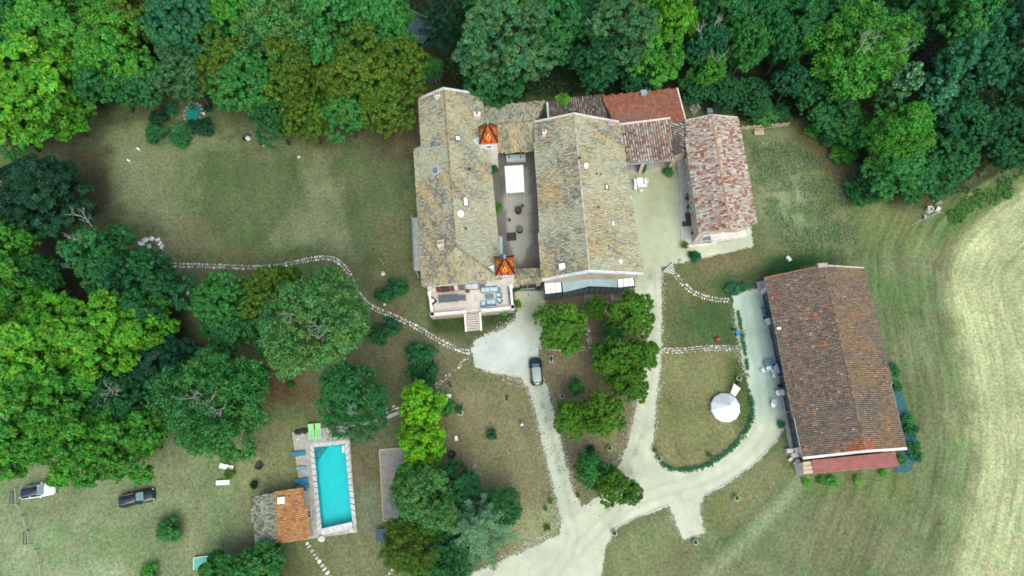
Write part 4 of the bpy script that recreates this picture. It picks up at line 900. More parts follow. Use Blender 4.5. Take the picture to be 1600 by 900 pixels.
DK = mono('dark_outbuilding', 'small outbuilding with dark weathered striped tile roof behind east wing', [(855, 160), (942, 148), (950, 190), (858, 205)], (6.2, 6.2, 5.0, 5.0), PAL_DARK, UPN, 'stone_wall', 61, tw=0.36, tl=0.42, wf=.30)
edge_strip(DK[1], [DK[2][0], DK[2][3]], 0.3, 0.2, 'zinc', 'valley_sheet', 0.16)
RD = mono('red_outbuilding', 'outbuilding with even brick red tile roof at the forest edge', [(940, 150), (1058, 138), (1071, 188), (966, 205)], (6.6, 6.6, 5.2, 5.2), PAL_RED, UPN, 'stone_wall', 63, tw=0.24, tl=0.34, bed='roof_bed_brown')
edge_strip(RD[1], [RD[2][1], RD[2][2]], 0.2, 0.16, 'rock_white', 'verge', 0.16)
chimney(RD[1], 1005, 147, RD[2][0], (RD[2][1] - RD[2][0]).cross(RD[2][0] - RD[2][3]).normalized(), 0.8, 0.7, 0.5, 'zinc', 0, 0.1)
CP = mono('open_carport', 'open fronted carport with mottled striped tile roof facing the gravel yard', [(967, 195), (1047, 185), (1056, 250), (979, 257)], (5.4, 5.4, 3.9, 3.9), PAL_PORT, UPN, 'render_cream', 65, tw=0.41, tl=0.42, wf=.36, bed='roof_bed_brown', openfront=True)
q, pl = CP[2], CP[3]; edge_strip(CP[1], [q[3], q[2]], 0.18, 0.14, 'zinc', 'gutter', 0.02); edge_strip(CP[1], [q[0], q[1]], 0.3, 0.12, 'rock_white', 'ridge_mortar', 0.16)
m = MB(); 
for a, b in ((pl[3], pl[0]), (pl[0], pl[1]), (pl[1], pl[2])): m.beam(Vector((a.x, a.y, 3.7)), Vector((b.x, b.y, 3.7)), 0.35, 3.8)
m.build('wall', 'render_cream', CP[0]); pm = lerp(pl[3], pl[2], 0.34); MB().box((pm.x, pm.y, 1.85), (0.5, 0.4, 3.7), 0.05).build('pillar', 'render_cream', CP[0])
m = MB().slab([(p.x, p.y, 0.03) for p in pl], 0.1); m.build('floor_slab', 'concrete', CP[0])
LC = mono('stair_passage', 'narrow passage roof of striped tiles between carport and small house', [(1048, 185), (1070, 193), (1076, 236), (1053, 243)], (5.3, 5.3, 4.6, 4.6), PAL_PORT, lambda q: (q[0] - q[1]), 'render_cream', 67, tw=0.40, tl=0.42, wf=.32)
m = MB(); 
root = thing('yard_stair', 'flight of grey steps between carport and small house', 'steps', tuple(P(1064, 262, 0)))
for i in range(9):
    p0, p1 = P(1057 + i * 0.35, 240 + i * 4.4, 1.8 - .2 * i), P(1073 + i * 0.4, 238 + i * 4.4, 1.8 - .2 * i); z = 1.8 - 0.2 * i
    MB().slab([(p0.x, p0.y, z), (p1.x, p1.y, z), (p1.x, p1.y - .55, z), (p0.x, p0.y - .55, z)], z + .05).build('step', 'concrete', root)

# ---- small house
SH = gable_house('small_house', 'small cream house with pink mottled tile roof and orange ridge', (1112, 180), (1141, 357), 7.8, [(1070, 189), (1093, 363)], [(1152, 184), (1182, 349)], 5.6, PAL_HOUSE, PAL_HOUSE, 'render_cream', 0.42, RID_HOUSE, 71, tw=0.31, tl=0.50)
rf = SH['roof']; W, E = SH['W'], SH['E']; edge_strip(rf, [W[0], SH['r0']], 0.2, 0.16, 'verge_white', 'verge', 0.16); edge_strip(rf, [SH['r0'], E[0]], 0.2, 0.16, 'verge_white', 'verge', 0.16)
edge_strip(rf, [W[0], W[1]], 0.14, 0.14, 'zinc', 'gutter', 0.02)
cs = SH['cs']
for s_, z in ((5, 1), (9, 1), (13.0, 1), (6.5, 3.4), (11, 3.4)): window(SH['root'], cs[0], cs[1], s_, z, 0.9, 1.3, 'white_paint', 'glass_dark', 'zinc')
window(SH['root'], cs[1], cs[2], 2.0, 0.2, 1.8, 2.3, 'white_paint', 'glass_screen', None, 'door'); window(SH['root'], cs[1], cs[2], 4.6, 2.9, 1.6, 2.1, 'white_paint', 'glass_dark', None, 'door')
# balcony with railing on the south gable
ds = (cs[2] - cs[1]); ds.z = 0; L_s = ds.length; ds.normalize(); ns = Vector((ds.y, -ds.x, 0)); a = Vector((cs[1].x, cs[1].y, 2.7)) + ds * 2.0 + ns * 1.3; b = Vector((cs[1].x, cs[1].y, 2.7)) + ds * (L_s - .3) + ns * 1.3
bl = MB().slab([tuple(a), tuple(b), tuple(b - ns * 1.25), tuple(a - ns * 1.25)], 0.16).build('balcony', 'render_white', SH['root'])
m = MB(); up = Vector((0, 0, 1)); m.tube([a + up, b + up], 0.04); m.tube([a + up * .15, b + up * .15], 0.03); m.tube([b + up, b + up - ns * 1.2], .04); m.tube([a + up, a + up - ns * 1.2], .04)
for i in range(24): p = lerp(a, b, i / 23); m.tube([p, p + up], 0.02, 4)
m.build('railing', 'white_paint', bl)
# yard slab in front
tp = PS([(1060, 268), (1078, 262), (1098, 362), (1160, 356), (1162, 368), (1075, 386), (1064, 386)], 0.0)
o = MB().prism([(p.x, p.y) for p in tp], -0.1, 0.10).build('house_terrace', 'concrete', kind='structure'); o['label'] = 'pale concrete terrace round the small house'
MB().beam(P(1073, 384.5, 0.4), P(1120, 379.5, 0.4), 0.3, 0.5).build('low_wall', 'render_white')
tag(bpy.data.objects['low_wall'], 'low white wall along the edge of the small house terrace', 'wall')

# ---- barn
BN = gable_house('long_barn', 'long barn with dark brown tiled roof and red sheet lean-to', (1287, 415), (1353, 705), 6.9, [(1195, 434), (1254, 716)], [(1349, 419), (1416, 701)], 4.1, roof_barn(False), roof_barn(True), 'render_cream', 0.85, RID_BARN, 81, bed='roof_bed_brown')
rf = BN['roof']; W, E = BN['W'], BN['E']; edge_strip(rf, [W[1], BN['r1'], E[1]], 0.34, 0.24, 'render_white', 'verge', 0.18); edge_strip(rf, [BN['r0'], E[0]], 0.2, 0.16, 'rock_white', 'verge', 0.16); edge_strip(rf, [W[0], BN['r0']], 0.14, 0.14, 'terracotta', 'verge', 0.16)
edge_strip(rf, [W[0], W[1]], 0.14, 0.14, 'zinc', 'gutter', 0.02); edge_strip(rf, [E[0], E[1]], 0.14, 0.14, 'zinc', 'gutter', 0.02)
p = P(1286, 415, 7.2); MB().box((p.x, p.y + .1, 5.9), (1.4, 0.6, 2.6), 0.1).build('chimney', 'stone_wall', BN['root'])
vent(rf, 1214, 514, *BN['wn'], 0.12, 0.3, 'white_paint'); vent(rf, 1217, 514, *BN['wn'], 0.12, 0.3, 'white_paint')
cs = BN['cs']; L = (cs[1] - cs[0]).length
for i in range(9): window(BN['root'], cs[0], cs[1], 2.0 + i * (L - 4) / 8, 0.15, 2.3, 2.9, 'dark_metal', 'glass_teal', None, 'glazed_bay')
MB().box((cs[0].x - .15, cs[0].y - .3, 1.4), (0.35, 0.55, 2.8), 0.2).build('buttress', 'render_white', BN['root']); MB().box((cs[1].x - .1, cs[1].y + .4, 2.0), (0.4, 0.7, 4.0), 0.2).build('buttress', 'render_white', BN['root'])
# lean-to with ribbed red sheet
q = [P(1268, 719, 3.4), P(1399, 706, 3.4), P(1404, 728, 2.7), P(1270, 740, 2.7)]
ls = MB().slab([tuple(p) for p in q], 0.06).build('lean_to_roof', 'red_sheet', BN['root']); m = MB()
for i in range(45): t = (i + .5) / 45; m.beam(lerp(q[0], q[1], t) + Vector((0, 0, .05)), lerp(q[3], q[2], t) + Vector((0, 0, .05)), 0.09, 0.06)
m.build('rib', 'red_sheet', ls)
m = MB(); 
for a, b in ((q[3], q[2]), (q[2], q[1]), (q[3], q[0])): m.beam(Vector((a.x, a.y + .1, 2.6)), Vector((b.x, b.y + .1, 2.6)), 0.2, 2.7)
m.build('lean_to_wall', 'stone_wall', BN['root'])
p = [P(1254, 722, 3.1), P(1268, 720, 3.1), P(1270, 740, 2.8), P(1256, 741, 2.8)]; 
for i in range(3): MB().slab([tuple(lerp(p[0], p[3], i / 3 + .02)), tuple(lerp(p[1], p[2], i / 3 + .02)), tuple(lerp(p[1], p[2], (i + .93) / 3)), tuple(lerp(p[0], p[3], (i + .93) / 3))], 0.1).build('roof_slab', 'pale_wood', BN['root'])
MB().prism([(v.x, v.y) for v in inset(p, .05)], -.1, 2.68).build('end_wall', 'render_white', BN['root'])
# paved strip along the barn front
tp = PS([(1182, 441), (1199, 438), (1256, 714), (1236, 716), (1200, 520)], 0); o = MB().prism([(v.x, v.y) for v in tp], -0.1, 0.1).build('barn_pavement', 'concrete', kind='structure'); o['label'] = 'pale concrete strip along the front of the barn'
for i, (x, y, w_, h_) in enumerate(((1232, 705, .9, .7), (1240, 712, 1.0, .6), (1234, 718, .6, .5), (1244, 722, .8, .6))):
    p = P(x, y, 0); o = MB().box((0, 0, h_ / 2), (w_, w_ * .7, h_), 0.3 * i, 0.9).build('stone_block', 'render_white'); o.location = (p.x, p.y, 0)
    tag(o, ('square white block nearest the barn wall corner', 'longest white block piled at the barn corner', 'small low white block at the barn corner', 'white block lying lowest at the barn corner')[i], 'block', 'white blocks at the barn corner')
# planted bed with blue ground sheet
bed = PS([(1384, 568), (1398, 566), (1412, 620), (1432, 680), (1436, 712), (1420, 738), (1398, 738), (1398, 726), (1408, 724), (1406, 705), (1414, 700)], 0.0)
o = MB().slab([(p.x, p.y, 0.02) for p in bed], 0.1).build('ground_sheet', 'tarp_blue', kind='structure'); o['label'] = 'blue green ground sheet over the planting bed beside the barn'

# ---- pool house
root_d = gable_house('pool_house', 'small pool house, one roof slope mossy grey and one orange', (429, 769), (433, 848), 4.2, [(393, 777), (400, 854)], [(474, 763), (483, 842)], 3.0, PAL_MOSS, PAL_ORANGE, 'render_cream', 0.25, LT((160, 140, 100)), 91, tw=0.26, tl=0.40)
chimney(root_d['roof'], 441, 782, *root_d['en'], 0.85, 0.75, 0.45, 'render_white', 0, 0.08)
window(root_d['root'], root_d['cs'][2], root_d['cs'][3], 3.0, 0.1, 1.0, 2.0, 'white_paint', 'glass_dark', None, 'door')
o = MB().box((0, 0, 0.95), (0.08, 1.3, 1.9), 0.08).build('leaning_board', 'yellow_paint'); p = P(479, 795, 0); o.location = (p.x, p.y, 0.1); o.rotation_euler = (0, R(6), R(8)); tag(o, 'yellow board leaning against the pool house wall', 'board')

# ---- pool
inn = [(490.5, 699), (538.5, 694), (550.5, 815), (502.5, 826)]
WI = PS(inn, 0.05)
deck_out = PS([(459, 674), (487, 668), (548, 664), (552, 690), (558, 832), (500, 838), (488, 845), (470, 770)], 0.02)
# deck as a ring of slabs around the basin
dk = MB(); Wd = PS(inn, 0.06)
outer = PS([(457, 675), (545, 664), (558, 832), (483, 842)], 0.06); e = inset(Wd, -0.55)
for i in range(4):
    j = (i + 1) % 4; dk.slab([(outer[i].x, outer[i].y, .06), (outer[j].x, outer[j].y, .06), (e[j].x, e[j].y, .06), (e[i].x, e[i].y, .06)], 0.3)
o = dk.build('pool_deck', 'pool_deck', kind='structure'); o['label'] = 'pale paved deck round the swimming pool'
base = sum(WI, Vector()) / 4; root = thing('swimming_pool', 'rectangular turquoise swimming pool with pale coping', 'pool', (base.x, base.y, 0))
for i in range(4):                                  # coping stones, each its own slab
    j = (i + 1) % 4; a, b = Wd[i], Wd[j]; ea, eb = e[i], e[j]; n = max(3, round((b - a).length / 0.8))
    for k in range(n):
        t0, t1 = k / n + 0.004, (k + 1) / n - 0.004
        q = [lerp(a, b, t0), lerp(a, b, t1), lerp(ea, eb, t1), lerp(ea, eb, t0)]; MB().slab([(v.x, v.y, .10) for v in q], 0.16).build('coping_stone', 'coping', root)
m = MB(); v = [(p.x, p.y, .07) for p in Wd] + [(p.x, p.y, -1.35) for p in Wd]
m.add(v, [(7, 6, 5, 4)] + [(i, i + 4, (i + 1) % 4 + 4, (i + 1) % 4) for i in range(4)]).build('basin', 'pool_liner', root)
for i in range(5):                                   # corner steps
    a = Wd[0]; u = (Wd[1] - Wd[0]).normalized(); vv = (Wd[3] - Wd[0]).normalized(); k = 1.9 - i * 0.32
    q = [a + u * .02 + vv * .02, a + u * k * 0.9 + vv * .02, a + vv * k + u * .02]; z = -0.95 + i * 0.19; MB().slab([(p.x, p.y, z) for p in q], 0.19).build('pool_step', 'pool_dark', root)
MB().add([(p.x, p.y, -0.06) for p in Wd], [(3, 2, 1, 0)]).build('water', 'pool_water', root)
a, b = Wd[3], Wd[2]; u = (b - a).normalized(); n = Vector((u.y, -u.x, 0)); q = [a + n * .02, b + n * .02, b + n * 0.85, a + n * .85]
MB().slab([(p.x, p.y, 0.45) for p in q], 0.36).build('cover_box', 'verge_white', root)
p = P(537, 702, .1); MB().box((p.x, p.y, .25), (0.3, .9, .3), .1).build('skimmer', 'white_plastic', root)
fp = PS([(546, 697), (551, 765)], 1.0); root = thing('pool_fence', 'thin rail fence along the right side of the pool', 'fence', (fp[0].x, fp[0].y, 0))
for i in range(6): p = lerp(fp[0], fp[1], i / 5); MB().tube([(p.x, p.y, 0), (p.x, p.y, 1.0)], .04).build('post', 'pale_wood', root)
for z in (.5, .95): MB().tube([(fp[0].x, fp[0].y, z), (fp[1].x, fp[1].y, z)], .035).build('rail', 'pale_wood', root)
# retaining wall between pool and path
q = smooth_line(PS([(628, 642), (600, 654), (580, 660), (558, 662), (530, 664)], .35)); m = MB()
for a, b in zip(q[:-1], q[1:]): m.beam(a, b, .5, .5)
tag(m.build('garden_wall', 'concrete'), 'low pale curved wall above the pool, partly under a tree', 'wall')
# boules court
cp = PS([(593, 703), (640, 699), (648, 810), (599, 814)], 0.015); o = MB().slab([(p.x, p.y, .015) for p in cp], .1).build('boules_court', 'court', kind='structure'); o['label'] = 'flat grey gravel boules court beside the trees'
root = thing('court_edging', 'thin pale timber edging round the grey boules court', 'edging', (cp[0].x, cp[0].y, 0))
for i in range(4): a, b = cp[i], cp[(i + 1) % 4]; MB().beam(a + Vector((0, 0, .12)), b + Vector((0, 0, .12)), .14, .2).build('board', 'pale_wood', root)
# stone steps above the curved path
root = thing('stone_steps', 'fan of five white stone steps between yard and lawn', 'steps', tuple(P(1046, 420, 0)))
for i in range(5):
    a, b = P(1036 + i * 3.6, 426 + i * 0.6), P(1051 + i * 0.9, 412 + i * 3.6); d = b - a
    MB().beam(a + Vector((0, 0, .35 - .06 * i)), b + Vector((0, 0, .35 - .06 * i)), 0.19, .4).build('step', 'rock_white', root)

# ================================================================== TREES
def leaf_quads(pos, nrm, size, rg, aspect=0.6, droop=0.0):
    m = len(pos); nrm = nrm + rg.normal(0, 0.45, (m, 3)); nrm /= np.linalg.norm(nrm, axis=1)[:, None] + 1e-9
    t = rg.normal(0, 1, (m, 3)); t[:, 2] -= droop; t -= nrm * (t * nrm).sum(1)[:, None]; t /= np.linalg.norm(t, axis=1)[:, None] + 1e-9
    b = np.cross(nrm, t); s = size[:, None]
    V = np.stack([pos - t * s, pos + b * s * aspect - nrm * s * 0.15, pos + t * s, pos - b * s * aspect - nrm * s * 0.15], 1).reshape(-1, 3)
    i = np.arange(m) * 4; F = np.stack([i, i + 1, i + 2, i + 3], 1); return V, F
def sph(n, rg):
    v = rg.normal(0, 1, (n, 3)); return v / np.linalg.norm(v, axis=1)[:, None]
RAD = {}
def crown_mesh(name, seed, R0=5.0, hz=0.75, lobes=11, clumps=15, leaves=120, lsize=0.24, cr=(0.55, 0.95), spread=0.58, lr=(0.34, 0.52), aspect=0.6, droop=0.0, tip=None, hue=0.20, fill=1.0):
    """clumps of leaves on uneven lobes; origin at crown centre"""
    rg = np.random.default_rng(seed); Ps, Ns, Cs, Zs = [], [], [], []
    ga = math.pi * (3 - math.sqrt(5))
    for i in range(lobes):
        zf = 1 - (i + 0.5) / lobes * 1.45; rr = math.sqrt(max(0, 1 - zf * zf)); a = i * ga + rg.uniform(-.4, .4)
        rad = rg.uniform(*lr) * R0 * (1.15 if rg.random() < .3 else 1.0); d = np.array([math.cos(a) * rr, math.sin(a) * rr, zf]); c = d * R0 * spread * rg.uniform(0.62, 1.28); c[2] *= hz
        lobe_c = rg.uniform(0.82, 1.18)
        for k in range(clumps):
            q = sph(1, rg)[0]; q[2] = abs(q[2]) * 0.9 + 0.05 if rg.random() < 0.72 else q[2]
            q = q + d * 0.55; q /= np.linalg.norm(q); cc = c + q * rad * rg.uniform(0.7, 1.08); cc[2] = c[2] + (cc[2] - c[2]) * hz
            r_ = rg.uniform(*cr); n = int(leaves * rg.uniform(0.7, 1.3) * fill); s = sph(n, rg); s[:, 2] = np.where(s[:, 2] < -0.25, -s[:, 2], s[:, 2])
            pos = cc + s * r_ * (rg.random(n) ** 0.35)[:, None] * np.array([1.0, 1.0, 0.75])
            cv = lobe_c * rg.uniform(0.82, 1.18) * rg.uniform(0.75, 1.25, n)
            y = rg.uniform(-hue, hue) + rg.uniform(-hue * .7, hue * .7, n)
            Ps.append(pos); Ns.append(s + np.array([0, 0, 0.5])); Cs.append(np.stack([cv * (1 + y * 1.6), cv, cv * (1 - y)], 1))
    # sparse inner leaves keep the heart closed
    n = int(1800 * fill); s = sph(n, rg); pos = s * R0 * spread * 1.0 * (rg.random(n) ** 0.4)[:, None]; pos[:, 2] *= hz; pos[:, 2] -= 0.1 * R0
    Ps.append(pos); Ns.append(s); k = rg.uniform(0.6, 1.1, n); Cs.append(np.stack([k, k, k], 1))
    pos = np.concatenate(Ps); nr = np.concatenate(Ns); C = np.concatenate(Cs); sz = rg.uniform(0.65, 1.3, len(pos)) * lsize
    if tip is not None:
        m = (pos[:, 2] > tip[0] * R0) & (rg.random(len(pos)) < tip[2]); C[m] = np.array(tip[1]) * rg.uniform(0.7, 1.2, m.sum())[:, None]
    RAD[name, seed] = float(np.percentile(np.hypot(pos[:, 0], pos[:, 1]), 96))
    V, F = leaf_quads(pos, nr, sz, rg, aspect, droop)
    me = np_mesh(name, V, F, 'leaf', np.repeat(np.clip(C, .05, 6), 4, 0)); RAD[me.name] = RAD[name, seed]; return me
def cedar_mesh(name, seed, R0=5.0, H=9.0, levels=9, per=9, narrow=0.8, lsize=0.17):
    rg = np.random.default_rng(seed); Ps, Ns, Cs = [], [], []
    for l in range(levels):
        f = l / (levels - 1); z = -0.45 * H + f * H * 0.95; reach = R0 * (1 - f) ** narrow * 1.0 + 0.35
        for k in range(per):
            a = 2 * math.pi * (k + (l % 2) * .5) / per + rg.uniform(-.25, .25); L = reach * rg.uniform(0.72, 1.1); n = int(70 * L) + 40
            t = rg.random(n) ** 0.75; wd = 0.34 * (1 - t * 0.55) * L * 0.5 + .12; sd = rg.normal(0, 0.5, n) * wd
            dx, dy = math.cos(a), math.sin(a); x = dx * t * L - dy * sd; y = dy * t * L + dx * sd; zz = z + 0.25 * t * L * 0.35 - 0.05 * (t * L) ** 1.3 * 0.25 - np.abs(sd) * 0.22 + rg.normal(0, .06, n)
            cv = rg.uniform(0.75, 1.25) * rg.uniform(0.75, 1.3, n); Ps.append(np.stack([x, y, zz], 1)); Ns.append(np.tile([dx * .2, dy * .2, 1.0], (n, 1))); Cs.append(np.stack([cv * .95, cv, cv], 1))
    pos = np.concatenate(Ps); nr = np.concatenate(Ns); C = np.concatenate(Cs); V, F = leaf_quads(pos, nr, rg.uniform(.6, 1.3, len(pos)) * lsize, rg, 0.32)
    return np_mesh(name, V, F, 'leaf', np.repeat(C, 4, 0))
def trunk_mesh(name, seed, H=6.0, R0=5.0, limbs=9, r_=0.28, reach=0.72, mat='bark', hz=0.7):
    """origin at crown centre, foot at z=-H"""
    rg = random.Random(seed); m = MB(); m.tube([(0, 0, -H - .2), (rg.uniform(-.1, .1), rg.uniform(-.1, .1), -H * .6), (rg.uniform(-.25, .25), rg.uniform(-.25, .25), -H * .2), (0, 0, R0 * hz * .45)], [r_ * 1.35, r_, r_ * .8, r_ * .25], 8)
    for i in range(limbs):
        a = 6.283 * i / limbs + rg.uniform(-.3, .3); z0 = -H * rg.uniform(.12, .45); L = R0 * reach * rg.uniform(.75, 1.1); dx, dy = math.cos(a), math.sin(a); e = rg.uniform(-.05, .5) * R0 * hz
        mid_ = (dx * L * .5 + rg.uniform(-.3, .3), dy * L * .5 + rg.uniform(-.3, .3), z0 + (e - z0) * .6); m.tube([(0, 0, z0), mid_, (dx * L, dy * L, e)], [r_ * .45, r_ * .28, r_ * .08], 5)
        for s_ in (-1, 1): m.tube([mid_, (mid_[0] + dx * L * .3 - dy * s_ * L * .3, mid_[1] + dy * L * .3 + dx * s_ * L * .3, mid_[2] + e * .4 + .5)], [r_ * .18, r_ * .05], 4)
    return m.mesh(name, mat, True)
def dead_mesh(seed, L=3.0):
    rg = random.Random(seed); m = MB(); 
    def br(p, d, l, r_, k):
        q = p + d * l; m.tube([p, p + d * l * .5 + Vector((rg.uniform(-.1, .1), rg.uniform(-.1, .1), .05)) * l, q], [r_, r_ * .75, r_ * .45], 4)
        if k:
            for _ in range(3): br(lerp(p, q, rg.uniform(.45, 1)), (d + Vector((rg.uniform(-.9, .9), rg.uniform(-.9, .9), rg.uniform(-.2, .4)))).normalized(), l * rg.uniform(.5, .75), r_ * .55, k - 1)
    br(Vector((0, 0, -.6)), Vector((rg.uniform(-.4, .4), rg.uniform(-.4, .4), .8)).normalized(), L * .5, .045, 3); return m.mesh('dead_branch', 'dead_wood', False)
CM = {}
for k in range(4): CM['broad', k] = crown_mesh('crown', 100 + k, hz=0.72, lobes=14, clumps=36, leaves=46, lsize=0.17, cr=(.30, .62), lr=(.32, .46), spread=.64)
for k in range(3): CM['lush', k] = crown_mesh('crown', 120 + k, hz=0.70, lobes=16, clumps=32, leaves=40, lsize=0.20, cr=(.30, .62), lr=(.26, .42), spread=.68)
for k in range(3): CM['airy', k] = crown_mesh('crown', 140 + k, hz=0.75, lobes=15, clumps=38, leaves=34, lsize=0.17, cr=(.35, .8), aspect=.42, fill=.95, spread=.64)
for k in range(3): CM['dense', k] = crown_mesh('crown', 160 + k, hz=0.8, lobes=11, clumps=44, leaves=48, lsize=0.15, cr=(.28, .55), lr=(.38, .52), spread=.56)
for k in range(2): CM['tall', k] = crown_mesh('crown', 180 + k, R0=3.0, hz=2.6, lobes=12, clumps=14, leaves=90, lsize=0.24, spread=.62, cr=(.45, .75), tip=(0.9, (6.0, 3.6, 5.5), .16) if k == 0 else None)
for k in range(2): CM['yew', k] = crown_mesh('crown', 190 + k, hz=0.75, lobes=12, clumps=22, leaves=90, lsize=0.24, cr=(.4, .75), aspect=.28, lr=(.35, .5), droop=1.2)
for k in range(2): CM['cedar', k] = cedar_mesh('crown', 200 + k)
for k in range(3): CM['shrub', k] = crown_mesh('crown', 210 + k, R0=1.5, hz=0.75, lobes=7, clumps=9, leaves=42, lsize=0.13, cr=(.25, .42), spread=.5, fill=1.0 if k else .9)
TM = {(k, s): trunk_mesh('trunk', 300 + s * 10 + i, **a) for s in range(2) for i, (k, a) in enumerate((('std', dict(H=6.0)), ('tall', dict(H=9.0, R0=3.0, hz=2.0, limbs=8)), ('conifer', dict(H=6.0, R0=3.5, limbs=6, r_=.25)), ('shrub', dict(H=1.0, R0=1.4, limbs=5, r_=.07))))}
DM = [dead_mesh(400 + i) for i in range(3)]
NOM = {'tall': 3.0, 'shrub': 1.5}
TINT = dict(lime=(0.078, 0.285, 0.018), bright=(0.054, 0.240, 0.024), mid=(0.034, 0.178, 0.034), green=(0.024, 0.142, 0.034), dark=(0.015, 0.106, 0.030), deep=(0.007, 0.055, 0.022), olive=(0.066, 0.145, 0.012), sage=(0.046, 0.155, 0.050), blue=(0.022, 0.138, 0.052), spring=(0.115, 0.36, 0.014), fresh=(0.070, 0.215, 0.048), silver=(0.115, 0.25, 0.115), island=(0.062, 0.185, 0.014))
tcount = {}
def tree(px, py, rpx, kind, tint, h, label, name='broadleaf_tree', group='trees round the estate', cat='tree', dead=0, zc=None, sq=1.0):
    """crown centre seen at pixel; h = height of the tree; rpx crown radius in pixels"""
    i = tcount.get(kind, 0); tcount[kind] = i + 1; n = sum(1 for q in CM if q[0] == kind); rg = random.Random(int(px * 7 + py * 13))
    z = zc if zc is not None else h * (0.62 if kind not in ('shrub',) else 0.5); c = P(px, py, z); r_ = rpx * mpp(px, py, z); s = r_ / RAD.get(CM[kind, i % n].name, NOM.get(kind, 5.0))
    vert = {'broad': 3.6, 'lush': 3.5, 'airy': 3.75, 'dense': 4.0, 'tall': 7.8, 'yew': 3.75, 'cedar': 4.6, 'shrub': 1.12}[kind]
    sz = (h - z) / vert * 1.02
    root = thing(name, label, cat, (c.x, c.y, 0), 0, group)
    t = TINT[tint]; v = rg.uniform(.92, 1.08)
    cr = bpy.data.objects.new('crown' if kind != 'shrub' else 'foliage', CM[kind, i % n]); COL.objects.link(cr); cr.parent = root
    cr.location = (0, 0, z); cr.scale = (s, s * sq, max(sz, s * 0.45)); cr.rotation_euler = (0, 0, rg.uniform(0, 6.28)); cr.color = (t[0] * v, t[1] * v, t[2] * v, 1)
    tk = {'tall': 'tall', 'cedar': 'conifer', 'shrub': 'shrub'}.get(kind, 'std'); foot = {'std': 6.0, 'tall': 9.0, 'conifer': 6.0, 'shrub': 1.0}[tk]
    tr = bpy.data.objects.new('trunk' if kind != 'shrub' else 'stem', TM[tk, i % 2]); COL.objects.link(tr); tr.parent = root; tr.location = (0, 0, z); k = z / foot
    tr.scale = (s * 0.95, s * 0.95, k); tr.rotation_euler = (0, 0, rg.uniform(0, 6.28))
    for d in range(dead):
        b = bpy.data.objects.new('dead_branch', DM[(i + d) % 3]); COL.objects.link(b); b.parent = root; a = rg.uniform(0, 6.28); q = rg.uniform(.1, .6) * r_
        b.location = (math.cos(a) * q, math.sin(a) * q, z + (h - z) * .86); b.rotation_euler = (rg.uniform(-.6, .6), rg.uniform(-.6, .6), a); b.scale = (1.45,) * 3
    return root
NW, NE_, WE, MI, PO = 'forest trees behind the lawn', 'forest trees behind the buildings', 'trees of the west grove', 'trees on the middle island', 'trees by the pool'
